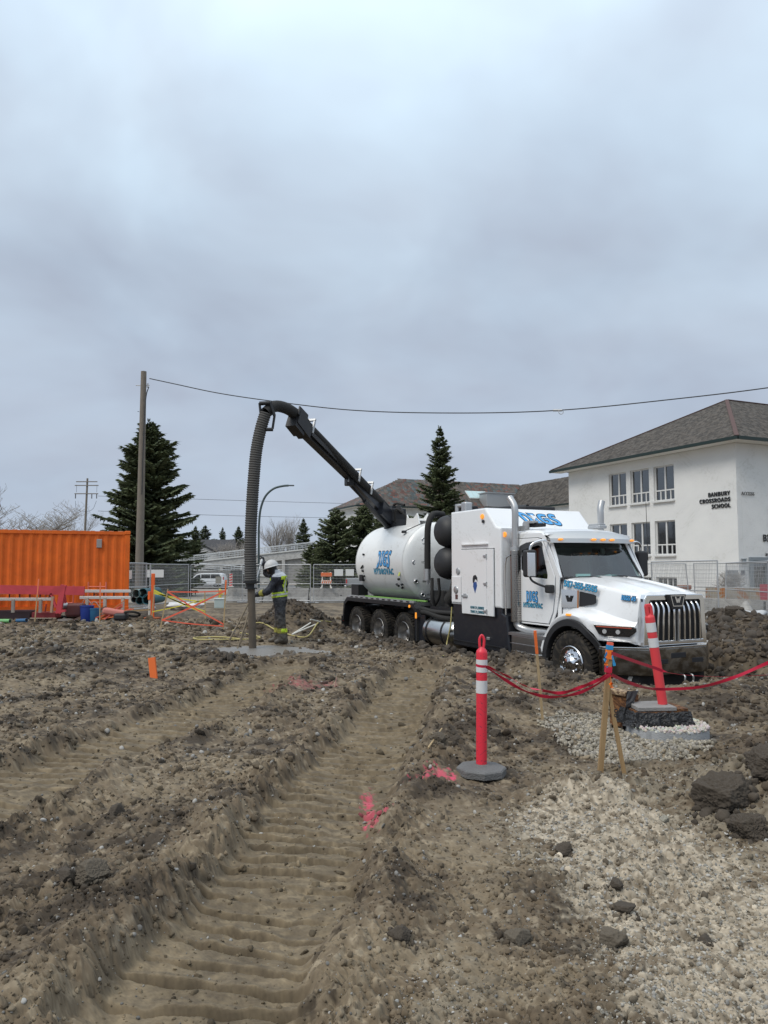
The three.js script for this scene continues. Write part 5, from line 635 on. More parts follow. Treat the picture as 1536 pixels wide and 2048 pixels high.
// poles and wires
const poleWood = M(RGB(.27, .235, .195), .95, 0, { map: rep(noiseTex(256, (u, v) => { const g = .5 + .5 * tfbm(u, v * .08, 40, 3, 81), a = .5 + .5 * tfbm(u, v, 6, 4, 83); return .7 + .3 * (g * .6 + a * .4); }, true), 2, .4) }), wireMat = M(RGB(.03, .032, .036), .6);
{
  const b = at(277, 1210, 34), top = at(287.5, 743, 34), t = thing('utility_pole', 'tall bare wooden pole beside the orange container', 'pole', [b.x, b.y - .2, b.z], 0, 'wooden utility poles'), r = top.clone().sub(b); part('shaft', new MB().rod([0, 0, 0], [r.x, r.y + .2, 0], .195, .125, 16), poleWood, t); part('hook_bolt', new MB().rod([r.x - .35, r.y - .45, 0], [r.x + .28, r.y - .45, 0], .02).rod([r.x + .2, r.y - .36, 0], [r.x + .2, r.y - .55, 0], .04), galv, t); const st = new MB(); for (let k = 0; k < 9; k++) st.rod([r.x * k / 10 + (k % 2 ? .15 : -.15), 1 + k, .05], [r.x * k / 10 + (k % 2 ? .2 : -.2), 1 + k, .12], .012); part('pole_steps', st, blackSteel, t).userData.kind = 'stuff'; part('down_lead', new MB().tube([[r.x + .28, r.y - .55, .1], [r.x + .2, r.y - .9, .16], [r.x + .12, r.y - 3, .18], [r.x * .6 + .1, r.y - 5.5, .18]], .022, 6, 40), wireMat, t);
  const w = new MB().tube([at(299, 757, 33.9), at(350, 768, 33.8), at(430, 785, 33.5), at(520, 799, 33), at(700, 820, 32), at(900, 826, 31), at(1110, 821, 30), at(1350, 798, 28.5), at(1560, 772, 27), at(1900, 715, 25)], .022, 6, 120); tag(w.build('overhead_cable', wireMat), 'dark overhead cable running from the tall wooden pole across the sky', 'cable'); tag(new MB().rod(at(1106, 820.5, 30), at(1124, 820.5, 29.9), .05, .05, 8).add(new THREE.TorusGeometry(.09, .014, 6, 16).translate(...at(1122, 824, 29.9).toArray())).build('cable_clamp', galv), 'small metal clamp hanging on the overhead cable', 'clamp');
}
{
  const b = at(165, 1165, 92), t = thing('utility_pole', 'distant power pole with three crossarms left of the broad spruce', 'pole', [b.x, baseHeight(0, 92) - .1, b.z], 0, 'wooden utility poles'), H2 = at(168, 955, 92).y - baseHeight(0, 92); part('shaft', new MB().rod([0, 0, 0], [.25, H2, 0], .17, .11, 10), poleWood, t);
  for (const [py, w] of [[962, 2.6], [969.5, 2.9], [986, 2.9]]) { const y = at(168, py, 92).y - baseHeight(0, 92); part('crossarm', new MB().box(.22, y, .12, w, .11, .1), M(RGB(.2, .18, .16), .9), t); } const ins = new MB(); for (const x of [-1.1, 1.5, .9]) ins.rod([x, at(168, 986, 92).y - gB(92) - .1, .15], [x, at(168, 986, 92).y - gB(92) - .65, .15], .06); ins.rod([-1, at(168, 969, 92).y - gB(92), .15], [-1, at(168, 984, 92).y - gB(92), .15], .02).rod([1.5, at(168, 969, 92).y - gB(92), .15], [1.5, at(168, 984, 92).y - gB(92), .15], .02); part('insulators', ins, M(RGB(.12, .12, .13), .5), t); part('jumper_wire', new MB().tube([[-1.1, H2 - 2.8, .15], [-.9, H2 - 3.8, .2], [0, H2 - 4.1, .2], [1.0, H2 - 3.9, .2], [1.5, H2 - 2.8, .15]], .02, 5), wireMat, t);
  for (const [a, c, m, l] of [[[196, 992], [760, 1009], [480, 1001], 'upper thin distant power line behind the street lamp'], [[196, 1022], [720, 1037], [450, 1031], 'lower thin distant power line behind the street lamp']]) tag(new MB().tube([at(...a, 92), at(...m, 100), at(...c, 108)], .022, 4, 30).build('power_line', wireMat), l, 'cable', 'distant power lines');
}
{ const b = at(518, 1170, 52), t = thing('street_lamp', 'slim curved street lamp just right of the suction hose', 'street lamp', [b.x, gB(52), b.z]), L = (px, py) => at(px, py, 52).sub(V(b.x, gB(52), b.z)); part('pole', new MB().tube([V(0, 0, 0), L(517.5, 1100), L(518, 1050), L(522, 1015), L(532, 991), L(548, 977), L(566, 972), L(577, 971)], .075, 10, 60), M(RGB(.06, .085, .09), .5, .4), t); part('lamp_head', new MB().rbox(L(582, 971).x, L(582, 971).y, 0, .45, .09, .22, .04), M(RGB(.1, .12, .13), .5, .3), t); }
// ---------------------------------------------------------------- site fence, barriers, container
function fencePanel(label, A, B, hgt = 1.83, o = {}) {
  const t = thing('temporary_fence', label, 'fence', [0, 0, 0], 0, 'temporary wire fence panels'), y = V(0, hgt, 0), L = A.distanceTo(B), d = B.clone().sub(A).normalize(), r = .021, lean = o.lean || V(0, 0, 0), Y = y.clone().add(lean);
  part('post', new MB().rod(A, A.clone().add(Y), r, r, 7), galv, t); part('post', new MB().rod(B, B.clone().add(Y), r, r, 7), galv, t); for (const k of [.06, .5, 1]) part('rail', new MB().rod(A.clone().addScaledVector(Y, k), B.clone().addScaledVector(Y, k), r * (k === .5 ? .8 : 1), undefined, 7), galv, t);
  const w = new MB(), n = Math.round(L / .065); for (let i = 1; i < n; i++) { const p = A.clone().lerp(B, i / n); w.rod(p.clone().addScaledVector(Y, .06), p.clone().add(Y), .0045, .0045, 3, true); } for (let i = 1; i < 13; i++) { const k = .06 + .94 * i / 13; w.rod(A.clone().addScaledVector(Y, k), B.clone().addScaledVector(Y, k), .0045, .0045, 3, true); } part('wire_mesh', w, galv, t).userData.kind = 'stuff';
  if (o.foot !== false) part('foot', new MB().rbox(A.x, A.y + .02, A.z, .5, .06, .16, .02).rbox(B.x, B.y + .02, B.z, .5, .06, .16, .02), galv, t); return t;
}
const fp = (px, d) => { const x = (px - 768) / FOCAL * d * 1.003; return V(x, baseHeight(x, d) + .02, -d); };
fencePanel('wire fence panel between the orange post and the white van front', fp(303, 32), fp(380, 36)); fencePanel('wire fence panel in front of the white van', fp(384, 36), fp(512, 36.4)); fencePanel('wire fence panel behind the worker', fp(487, 36.6), fp(622, 36)); fencePanel('wire fence panel just left of the truck tank', fp(628, 36), fp(766, 36.5)); fencePanel('wire gate panel beside the orange container', fp(249, 27.5), fp(296, 29), 1.83); fencePanel('wire fence panel in front of the wooden pole', fp(251, 30), fp(304, 31), 1.83);
fencePanel('wire fence panel against the school wall behind the hood', fp(1230, 30.5), fp(1374, 30), 1.83, { lean: V(-.12, 0, 0) }); fencePanel('wire fence panel right of the hood along the school wall', fp(1384, 29.5), fp(1545, 27)); fencePanel('nearest wire fence panel right of the grille', fp(1300, 25.5), fp(1431, 22.5)); fencePanel('wire fence panel before the school entrance', fp(1444, 26), fp(1528, 22), 1.8, { lean: V(.08, 0, 0) }); fencePanel('wire fence panel at the right edge of the site', fp(1532, 22.2), fp(1720, 20.5));
for (const [px, d, w] of [[313, 31.6, .75], [678, 35.9, .42], [250 + 8, 28, .35], [700, 36, .4]]) { const p = fp(px, d); tag(new MB().rbox(p.x, 1.32, p.z + .03, w, .32, .015, .004).build('fence_notice', M(RGB(.66, .67, .66), .6)), { 313: 'blank white notice wired to fence by the orange post', 678: 'white notice on the fence above the striped barricade', 258: 'small white notice on the gate by the container', 700: 'white notice on the fence nearest the truck tank' }[px], 'notice', 'white notices on the fence'); }
function barrier(label, A, B, hgt = .81, m = concrete) { const t = thing('concrete_barrier', label, 'barrier', [0, 0, 0], 0, 'concrete road barriers'), d = B.clone().sub(A), L = d.length(), k = hgt / .81; d.normalize(); const s = V(0, 1, 0).cross(d); t.position.copy(A); t.rotation.y = Math.atan2(d.x, d.z); part('body', new MB().extrude([[-.3, -.05], [-.3, .08 * k], [-.14, .33 * k], [-.085, .81 * k], [.085, .81 * k], [.14, .33 * k], [.3, .08 * k], [.3, -.05]], L - .05, { bevel: .012, m: new THREE.Matrix4().setPosition(0, 0, .012) }), m, t); part('drain_slot', new MB().box(-.295, .0, L * .3, .02, .09, .5).box(-.295, .0, L * .7, .02, .09, .5), inkBlack, t); part('lifting_hole', new MB().rod([-.148, .38 * k, L * .5], [-.11, .38 * k, L * .5], .05, .05, 12).rod([.148, .38 * k, L * .5], [.11, .38 * k, L * .5], .05, .05, 12), inkBlack, t); return t; }
barrier('grey concrete barrier behind the taped stakes', fp(459, 37.6), fp(530, 37.4), .69); barrier('grey concrete barrier behind the suction tube and worker', fp(531, 37.4), fp(620, 37.1), .69); barrier('grey concrete barrier left of the truck tank', fp(622, 37.1), fp(745, 37), .69); barrier('grey concrete barrier half hidden by the truck tank', fp(747, 37), fp(870, 37), .69);
const stripedConcrete = M(RGB(.42, .37, .30), .92, 0, { map: rep(noiseTex(256, (u, v) => { const a = .5 + .5 * tfbm(u, v, 5, 5, 61), s = smooth(.3, .55, Math.sin((u + v * .35) * 6.283 * 4) * .5 + .5) * smooth(.45, .6, .5 + .5 * tfbm(u, v, 9, 4, 67)); return [lerp(.8, 1, a), lerp(lerp(.78, 1, a), .55, s * .7), lerp(lerp(.74, 1, a), .25, s * .7)]; }, true), .35) });
barrier('tan concrete barrier with faded orange stripes before the school entrance', fp(1408, 29.5), fp(1560, 27.5), .88, stripedConcrete); barrier('pale concrete barrier right of the grille behind the dirt pile', fp(1395, 25), fp(1525, 23.2), .62); barrier('pale concrete barrier at the right edge behind the dirt pile', fp(1527, 23.2), fp(1680, 21.8), .62);
tag(new MB().box(fp(1528, 27).x, .72, -26.9, .6, .55, .03).build('red_banner', M(RGB(.42, .03, .05), .7)), 'red banner on the barrier at the right edge', 'banner'); tag(new MB().rbox(fp(1364, 33).x, .72, -33, .5, .16, .4, .02).rbox(fp(1364, 33).x, .3, -33, .44, .7, .34, .02).build('planter_box', M(RGB(.28, .12, .08), .8)), 'brown box beside the school wall behind the hood', 'box');
{ // orange shipping container
  const A = at(252, 1214, 25.9), Bp = V(-14.9, -.05, -23.4), d = Bp.clone().sub(A); d.y = 0; const L = 6.06, H2 = 2.59; d.normalize(); const t = thing('shipping_container', 'orange corrugated steel shipping container at the left edge of the site', 'container', [A.x, at(252, 1213, 25.9).y - .05, A.z], Math.atan2(-d.z, d.x)), orange = M(RGB(.88, .165, .008), .65, 0, { map: rep(noiseTex(512, (u, v) => { const a = .5 + .5 * tfbm(u, v, 4, 5, 91), k = smooth(.6, .85, .5 + .5 * tfbm(u, v * .3, 30, 3, 93)); return [lerp(.86, 1, a) - .06 * k, lerp(.82, 1, a) - .05 * k, lerp(.8, 1, a)]; }, true), .25) });
  // local +x runs from the right-hand corner to the left along the long side; the side we see faces local -z or +z
  const out = V(0, 0, 1).applyAxisAngle(UP, t.rotation.y).z > 0 ? 1 : -1;
  const corr = (len, y0, y1) => { const rows = [[], []]; const per = .278, n = Math.floor((len - .3) / per); const xs = [[.15, 0]]; for (let k = 0; k < n; k++) { const x = .15 + k * per; xs.push([x + .07, 0], [x + .138, -.036], [x + .208, -.036], [x + .276, 0]); } xs.push([len - .15, 0]); for (const [x, z] of xs) { rows[0].push([x, y0, z]); rows[1].push([x, y1, z]); } return loft(rows, { crease: .2 }); };
  for (const [z, s] of [[out * 1.21, out], [-out * 1.21, -out]]) { const g = corr(L, .17, H2 - .12), p = g.attributes.position; for (let i = 0; i < p.count; i++) p.setZ(i, z + s * p.getZ(i)); g.computeVertexNormals(); part('side_panel', new MB().add(toCreasedNormals(g, .2)), orange, t); }
  for (const x of [.08, L - .08]) { part('end_panel', new MB().box(x, H2 / 2, 0, .06, H2 - .25, 2.3), orange, t); for (const z of [-1.17, 1.17]) { part('corner_post', new MB().rbox(x, H2 / 2, z, .16, H2 - .24, .12, .015), orange, t); for (const y of [.06, H2 - .06]) part('corner_casting', new MB().rbox(x, y, z, .18, .118, .16, .02), orange, t); } }
  part('rail', new MB().box(L / 2, H2 - .075, out * 1.2, L - .34, .1, .07).box(L / 2, .09, out * 1.2, L - .34, .15, .07).box(L / 2, H2 - .075, -out * 1.2, L - .34, .1, .07).box(L / 2, .09, -out * 1.2, L - .34, .15, .07), orange, t); part('roof_panel', new MB().box(L / 2, H2 - .04, 0, L - .3, .04, 2.34), orange, t); const rc = new MB(); for (let k = 0; k < 20; k++) rc.box(.3 + k * .285, H2 - .012, 0, .14, .02, 2.3); part('roof_ribs', rc, M(RGB(.45, .3, .2), .7), t);
  for (const x of [.95, 4.95]) part('side_vent', new MB().rbox(x, H2 - .42, out * 1.225, .16, .28, .05, .015), M(RGB(.33, .3, .28), .6), t); part('floor_panel', new MB().box(L / 2, .13, 0, L - .3, .08, 2.3), blackSteel, t); for (const x of [1.0, 2.45]) part('lashing_ring', new MB().add(new THREE.TorusGeometry(.06, .014, 6, 14).translate(x, .5, out * 1.21)), M(RGB(.3, .08, .03), .7), t);
}
// ---------------------------------------------------------------- things standing on the site
const gy = (x, z) => groundY(x, z);
const redPlastic = M(RGB(.70, .03, .055), .42, 0, { map: rep(noiseTex(256, (u, v) => { const k = smooth(.68, .8, .5 + .5 * tfbm(u, v, 22, 3, 71)); return [lerp(1, .72, k), lerp(1, 1.0, k), lerp(1, 1.0, k)]; }, true), 1.6) }), fadedRed = M(RGB(.66, .05, .06), .5), reflective = M(RGB(.62, .63, .64), .5, 0, { map: rep(dirtMask, 3) }), baseRubber = M(RGB(.15, .15, .15), .9, 0, { map: stainMap, bumpMap: gritBump, bumpScale: .008 }), oldSteel = M(RGB(.27, .26, .25), .8, .1, { map: stainMap, bumpMap: gritBump, bumpScale: .006 });
const wood = M(RGB(.47, .33, .18), .85, 0, { map: rep(noiseTex(512, (u, v) => { const g = .5 + .5 * tfbm(u, v * .06, 44, 4, 101), k = .5 + .5 * tfbm(u, v, 5, 4, 103); return [lerp(.68, 1, g * .7 + k * .3), lerp(.63, 1, g * .7 + k * .3), lerp(.55, 1, g * .7 + k * .3)]; }, true), 6, .8) }), lath = M(RGB(.60, .47, .29), .85, 0, { map: wood.map }), orangePaint = M(RGB(.80, .16, .03), .6), redTape = M(RGB(.50, .012, .045), .4, 0, { side: THREE.DoubleSide }), blueTape = M(RGB(.02, .25, .52), .5, 0, { side: THREE.DoubleSide }), orangeTape = M(RGB(.85, .2, .02), .5, 0, { side: THREE.DoubleSide }), yellowTape = M(RGB(.72, .62, .06), .5, 0, { side: THREE.DoubleSide }), salmonTape = M(RGB(.78, .13, .07), .5, 0, { side: THREE.DoubleSide });
function delineator(label, foot, H2, r, mats, o = {}) { // tube with loop handle and two reflective bands
  const t = thing('delineator_post', label, 'delineator', foot, 0, 'red delineator posts'); if (o.tilt) t.rotation.set(0, o.turn || 0, o.tilt); const k = H2 / 1.07;
  const body = new MB().lathe([[r, 0], [r, .73 * k], [r * 1.02, .735 * k], [r * 1.02, .75 * k], [r, .755 * k], [r, .86 * k], [r * 1.04, .865 * k], [r * 1.04, .925 * k], [r * .95, .945 * k], [r * .5, .965 * k], [r * .42, .975 * k]], 28); part('tube', body, mats, t);
  if (o.flat) { part('handle', new MB().extrude([[-.028, .95 * k], [-.028, 1.05 * k], [-.02, 1.07 * k], [.02, 1.07 * k], [.028, 1.05 * k], [.028, .95 * k]], .04, { holes: [[[-.009, .965 * k], [.009, .965 * k], [.009, 1.045 * k], [-.009, 1.045 * k]]], bevel: .006, m: new THREE.Matrix4().setPosition(0, 0, -.02) }), mats, t); }
  else part('handle', new MB().tube([[-.012, .955 * k, 0], [-.017, .99 * k, 0], [-.016, 1.04 * k, 0], [0, 1.065 * k, 0], [.016, 1.04 * k, 0], [.017, .99 * k, 0], [.012, .955 * k, 0]], .011, 10, 36), mats, t);
  for (const y of [.66, .825]) part('reflective_band', new MB().rod([0, y * k - .05 * k, 0], [0, y * k + .05 * k, 0], r + .0022, r + .0022, 28, true), reflective, t); return t;
}
{ // near delineator on its octagonal rubber base
  const p = onGround(963, 1553), y = gy(p.x, p.z) + .0; const d = delineator('upright red delineator post on octagonal rubber base beside the pink paint', [p.x, y + .05, p.z], 1.075, .0435, redPlastic);
  part('rubber_base', new MB().add(toCreasedNormals(new THREE.LatheGeometry([[.001, .045], [.06, .045], [.08, .035], [.19, .022], [.2, .012], [.2, -.035], [.001, -.035]].map(([r, y]) => new THREE.Vector2(r, y)), 8), .3)).move(0, .012, 0), baseRubber, d); d.rotation.z = -.012;
}
// manhole: concrete ring, steel frame wrapped in black sheet, plate
const ringPos = onGround(1350, 1483); const ringY = gy(ringPos.x, ringPos.z - .1) - .02;
{
  const t = thing('manhole_ring', 'grey concrete manhole ring rising out of tan gravel by the leaning post', 'manhole', [ringPos.x, ringY, ringPos.z - .2]); part('ring', new MB().lathe([[.30, .13], [.30, -.3], [.39, -.3], [.385, .11], [.375, .128], [.30, .13]], 44), M(RGB(.36, .37, .38), .85, 0, { map: stainMap, bumpMap: gritBump, bumpScale: .005 }), t);
  const fillStones = []; for (let i = 0; i < 1500; i++) { const a = rnd() * 6.28, r = .38 * Math.sqrt(rnd()); fillStones.push({ x: ringPos.x + Math.cos(a) * r, y: ringY + .12 + .025 * rnd(), z: ringPos.z - .2 + Math.sin(a) * r, r: .009 + .008 * rnd(), c: [.42 + .12 * rnd(), .40 + .1 * rnd(), .36 + .08 * rnd()] }); } scatter('ring_gravel', 'fine pale gravel heaped on the concrete manhole ring', 'gravel', lumpGeo(31, 1, .2), M(0xffffff, .9), fillStones);
  const rust = M(RGB(.23, .105, .038), .9, 0, { map: rep(noiseTex(256, (u, v) => { const a = smooth(.3, .7, .5 + .5 * tfbm(u, v, 7, 5, 111)); return [lerp(.55, 1, a), lerp(.5, 1, a), lerp(.5, 1.0, a)]; }, true), 3), bumpMap: gritBump, bumpScale: .006 }), poly2 = M(RGB(.016, .016, .018), .45, 0, { bumpMap: rep(grit, .8), bumpScale: .03 });
  const cx = ringPos.x - .09, cz = ringPos.z - .28, cy = ringY + .13, f = thing('wrapped_manhole_casting', 'rusty steel manhole frame wrapped in black plastic under the leaning post', 'manhole frame', [cx, cy, cz], .12);
  // draped sheet: crumpled skirt round the frame
  const rows = []; for (const [yy, grow] of [[.135, 0], [.13, .012], [.09, .02], [.04, .04], [.0, .075]]) { const row = []; for (let i = 0; i <= 64; i++) { const a = i / 64 * 6.2832, c = Math.cos(a), s = Math.sin(a), q = Math.min(.27 / Math.max(Math.abs(c), 1e-3), .2 / Math.max(Math.abs(s), 1e-3)), w = grow * (1 + .9 * n2(i * .55 % 35, grow * 9)) + q; row.push([c * w, yy + .012 * n2(i * .7, yy * 20), s * w]); } rows.push(row); } part('plastic_sheet', new MB().add(loft(rows, { crease: .9 })), poly2, f);
  part('frame', new MB().box(0, .07, 0, .5, .13, .36), rust, f); part('lid_edge', new MB().box(.2, .15, .02, .1, .03, .34), rust, f);
  const pl = part('cover_plate', new MB().extrude([[-.24, -.16], [-.2, .17], [.16, .17], [.14, -.17]], .03, { bevel: .004, m: new THREE.Matrix4().makeRotationX(-Math.PI / 2).setPosition(0, .145, 0) }), oldSteel, f);
  const dp = at(1326, 1432, -cz); delineator('faded red delineator post leaning left, stood on the steel manhole frame', [dp.x, cy + .18, cz], .99, .046, fadedRed, { tilt: .125, flat: true });
  const st = V(cx - .27, cy - .08, cz - .22); const an = thing('steel_channel', 'rusty steel channel standing tilted left of the manhole frame', 'steel channel', [st.x, st.y, st.z], .5); part('flange', new MB().rbox(0, .34, -.03, .13, .05, .32, .012), M(RGB(.45, .33, .2), .75, .1, { map: rust.map }), an); part('web', new MB().box(-.02, .17, .02, .03, .34, .26).box(.05, .18, .14, .1, .3, .02), rust, an); part('plastic_flap', new MB().add(loft([[[-.07, .38, .16], [.08, .37, .17]], [[-.13, .25, .2], [.0, .3, .2]], [[-.17, .1, .19], [-.06, .2, .22]], [[-.15, -.05, .16], [-.12, .05, .2]]])), poly2, an); part('plastic_flap', new MB().box(.06, .16, -.02, .02, .4, .3), poly2, an);
}
function strip(pts, w, m, name, parent, twist = () => 0, up = V(0, 1, 0)) { // flat tape along a curve
  const c = new THREE.CatmullRomCurve3(pts.map((p) => p.isVector3 ? p : V(...p)), false, 'centripetal'), n = 60, rows = []; for (let i = 0; i <= n; i++) { const p = c.getPointAt(i / n), d = c.getTangentAt(i / n), s = new THREE.Vector3().crossVectors(d, up).normalize(), u = new THREE.Vector3().crossVectors(s, d).normalize(), a = twist(i / n), o = u.multiplyScalar(Math.cos(a)).addScaledVector(s, Math.sin(a)).multiplyScalar(w / 2), th = new THREE.Vector3().crossVectors(o, d).normalize().multiplyScalar(.0006); rows.push([[p.x + o.x + th.x, p.y + o.y + th.y, p.z + o.z + th.z], [p.x - o.x + th.x, p.y - o.y + th.y, p.z - o.z + th.z], [p.x - o.x - th.x, p.y - o.y - th.y, p.z - o.z - th.z], [p.x + o.x - th.x, p.y + o.y - th.y, p.z + o.z - th.z], [p.x + o.x + th.x, p.y + o.y + th.y, p.z + o.z + th.z]]); }
  return new MB().add(loft(rows, { crease: .5 })).build(name, m, parent || scene);
}
function stakeAt(label, topP, footP, w, th, m, o = {}) { const d = topP.clone().sub(footP), t = thing(o.name || 'survey_stake', label, 'stake', [footP.x, footP.y, footP.z], 0, o.group || 'wooden survey stakes'); const sink = d.clone().normalize().multiplyScalar(-.12), body = part('shaft', new MB().beam(sink, d, w, th, V(0, 0, 1)), m, t); if (o.tip) part('painted_tip', new MB().beam(d.clone().multiplyScalar(1 - o.tip), d.clone().multiplyScalar(1.002), w + .003, th + .003, V(0, 0, 1)), o.tipMat || orangePaint, t); return t; }
{ // stakes by the manhole and the red flagging tape
  stakeAt('thin lath stake with orange painted top in front of the cab step', at(1070, 1262, 7.95), at(1086, 1450, 8.05), .024, .024, lath, { tip: .24 });
  const a0 = onGround(1200, 1548), a1 = onGround(1248, 1550), aT = at(1221, 1287, 6.12), bT = at(1214, 1362, 6.15); a0.y = gy(a0.x, a0.z); a1.y = gy(a1.x, a1.z);
  const s1 = stakeAt('stout wooden stake with blue and orange ribbon, left leg of the crossed pair', aT, a0, .038, .038, wood), s2 = stakeAt('thin wooden stake with black marks, right leg of the crossed pair', bT, a1, .03, .025, wood);
  const rel = (p, base) => p.clone().sub(base), f = 6.06; const wrap = (x, y0, y1, m, nm, w = .046) => { const p0 = rel(at(x, y0, f + .06), a0), p1 = rel(at(x - (y1 - y0) * .08, y1, f + .06), a0); part(nm, new MB().beam(p0, p1, w, .044, V(0, 0, 1)), m, s1); };
  wrap(1219.5, 1290, 1299, blueTape, 'blue_ribbon'); wrap(1218.5, 1300, 1318, orangeTape, 'orange_ribbon', .047); wrap(1217, 1333, 1345, redTape, 'red_wrap', .05); part('wood_top', new MB().beam(rel(at(1220.5, 1284.5, 6.12), a0), rel(at(1220, 1290, 6.12), a0), .042, .04, V(0, 0, 1)), salmonTape, s1);
  const loc = (base) => (px, py, d) => at(px, py, d).sub(base); const L1 = loc(a0), L2 = loc(a1); strip([L1(1214, 1305, 6.05), L1(1210, 1315, 6.02), L1(1213, 1326, 6.02), L1(1215, 1335, 6.03)], .025, blueTape, 'ribbon_tail', s1); strip([L1(1224, 1312, 6.03), L1(1227, 1322, 6.0), L1(1229, 1332, 5.99)], .03, blueTape, 'ribbon_tail', s1); strip([L1(1217, 1318, 6.03), L1(1213, 1327, 6.01), L1(1212, 1331, 6.01)], .03, orangeTape, 'ribbon_tail', s1); strip([L2(1221, 1352, 6.1), L2(1222, 1364, 6.07), L2(1223, 1376, 6.07)], .035, orangeTape, 'ribbon_tail', s2);
  lettering(s2, 'stake_mark', '00', .07, .03, (x, y, l) => { const p = L2(1230 + y * 40, 1425, 6.085); return [p.x + y * .9, p.y - x * .95, p.z + .02 + l]; }, { mat: inkBlack, outline: 0 });
  const dA = at(968, 1332, 6.0), tA = at(1222, 1346, 6.08), tB = at(1222, 1306, 6.08);
  const post = dA; tag(strip([at(952, 1331, 5.96), at(962, 1332, 5.945), at(975, 1334, 5.98), at(1010, 1350, 6.02), at(1060, 1376, 6.05), at(1085, 1380, 6.06)], .027, redTape, 'flagging_tape', null, (t) => .35 * Math.sin(t * 23) + .9 + .8 * t), 'upper strand of red tape drooping from the upright delineator behind the thin stake', 'tape', 'red flagging tape strands');
  tag(strip([at(972, 1334, 5.96), at(1005, 1356, 5.99), at(1050, 1382, 6.02), at(1100, 1394, 6.04), at(1150, 1388, 6.05), at(1190, 1371, 6.06), at(1221, 1349, 6.05)], .027, redTape, 'flagging_tape', null, (t) => .35 * Math.sin(t * 23) + .9 - .5 * t), 'lowest red tape loop between the upright delineator and the crossed stakes', 'tape', 'red flagging tape strands');
  tag(strip([at(1085, 1381, 6.5), at(1120, 1386, 6.5), at(1165, 1373, 6.35), at(1200, 1358, 6.15), at(1220, 1347, 6.1)], .027, redTape, 'flagging_tape', null, (t) => .35 * Math.sin(t * 23) + .4), 'short upper strand of red tape left of the crossed stakes', 'tape', 'red flagging tape strands');
  tag(strip([at(1223, 1306, 6.05), at(1262, 1320, 6.4), at(1310, 1336, 6.95), at(1340, 1346, 7.0), at(1420, 1353, 6.9), at(1500, 1352, 6.7), at(1600, 1345, 6.4)], .027, redTape, 'flagging_tape', null, (t) => .35 * Math.sin(t * 23) + t < .4 ? .1 : .1 + 1.3 * smooth(.4, .55, t)), 'upper red tape from the crossed stakes past the leaning delineator to the right', 'tape', 'red flagging tape strands');
  tag(strip([at(1223, 1350, 6.05), at(1260, 1366, 6.4), at(1310, 1378, 6.95), at(1345, 1378, 7.0), at(1400, 1374, 6.9), at(1470, 1354, 6.6), at(1540, 1324, 6.3), at(1640, 1285, 6.0)], .027, redTape, 'flagging_tape', null, (t) => .35 * Math.sin(t * 23) + .25 + .3 * Math.sin(t * 5)), 'lower red tape sagging past the leaning delineator and rising to the right edge', 'tape', 'red flagging tape strands');
  tag(strip([at(952, 1330, 5.92), at(957, 1332, 5.9), at(965, 1333, 5.9), at(972, 1333, 5.93)], .02, redTape, 'tape_knot'), 'red tape wound round the neck of the upright delineator', 'tape');
}
{ const p = onGround(308, 1356), y = gy(p.x, p.z), t = stakeAt('short thick bright orange stake standing alone in the mud', at(303.5, 1315, 11.35), V(p.x, y, p.z), .1, .05, orangePaint, { tip: 0 }); }
{ // taped stake box left of the suction tube
  const S = [[309, 1170, 309 - 5, 1232, 24.2], [336, 1178, 321, 1256, 20.3], [409.5, 1182, 411, 1232, 24.2], [452, 1160, 447, 1258, 20.2]], T = [], Bt = [], names = ['far left', 'near left', 'far right', 'near right'];
  S.forEach(([x0, y0, x1, y1, d], i) => { const top = at(x0, y0, d), f = at(x1, y1, d); f.y = Math.min(f.y, gy(f.x, f.z) + .02); T.push(top); Bt.push(f); stakeAt(`thin pale lath stake, ${names[i]} corner of the taped square`, top, f, .035, .014, lath, { tip: i === 3 ? .3 : 0, tipMat: orangePaint }); });
  const k = (i, t) => Bt[i].clone().lerp(T[i], t).add(V(0, 0, .02)), tape = (a, ta, b, tb, m, l, w = .05) => tag(strip([k(a, ta), k(a, ta).lerp(k(b, tb), .5).add(V(0, -.02, 0)), k(b, tb)], w * .62, m, 'marking_tape'), l, 'tape', 'orange and yellow tapes on the square of stakes');
  tape(1, .93, 3, .78, salmonTape, 'top orange tape across the front of the taped square'); tape(1, .2, 3, .06, salmonTape, 'bottom orange tape across the front of the taped square'); tape(1, .2, 3, .78, salmonTape, 'orange tape rising to the right across the taped square', .07); tape(1, .93, 3, .1, salmonTape, 'orange tape falling to the right across the taped square', .06); tape(0, .75, 2, .6, yellowTape, 'top yellow tape across the back of the taped square', .06); tape(0, .2, 2, .7, yellowTape, 'yellow tape rising to the right across the back of the taped square', .05); tape(0, .85, 2, .2, yellowTape, 'yellow tape falling to the right across the back of the taped square', .07); tape(0, .8, 2, .28, yellowTape, 'second yellow tape falling to the right across the taped square', .05);
}
for (const [x0, y0, x1, y1, d, l] of [[77.5, 1158, 70, 1222, 22, 'pale lath stake with orange top before the red barricade beam'], [200.5, 1165, 200, 1226, 22, 'pale lath stake with orange top before the tangled orange frames']]) { const f = at(x1, y1, d); f.y = Math.min(f.y, gy(f.x, f.z) + .01); stakeAt(l, at(x0, y0, d), f, .03, .014, lath, { tip: .35, tipMat: M(RGB(.8, .2, .1), .6) }); }
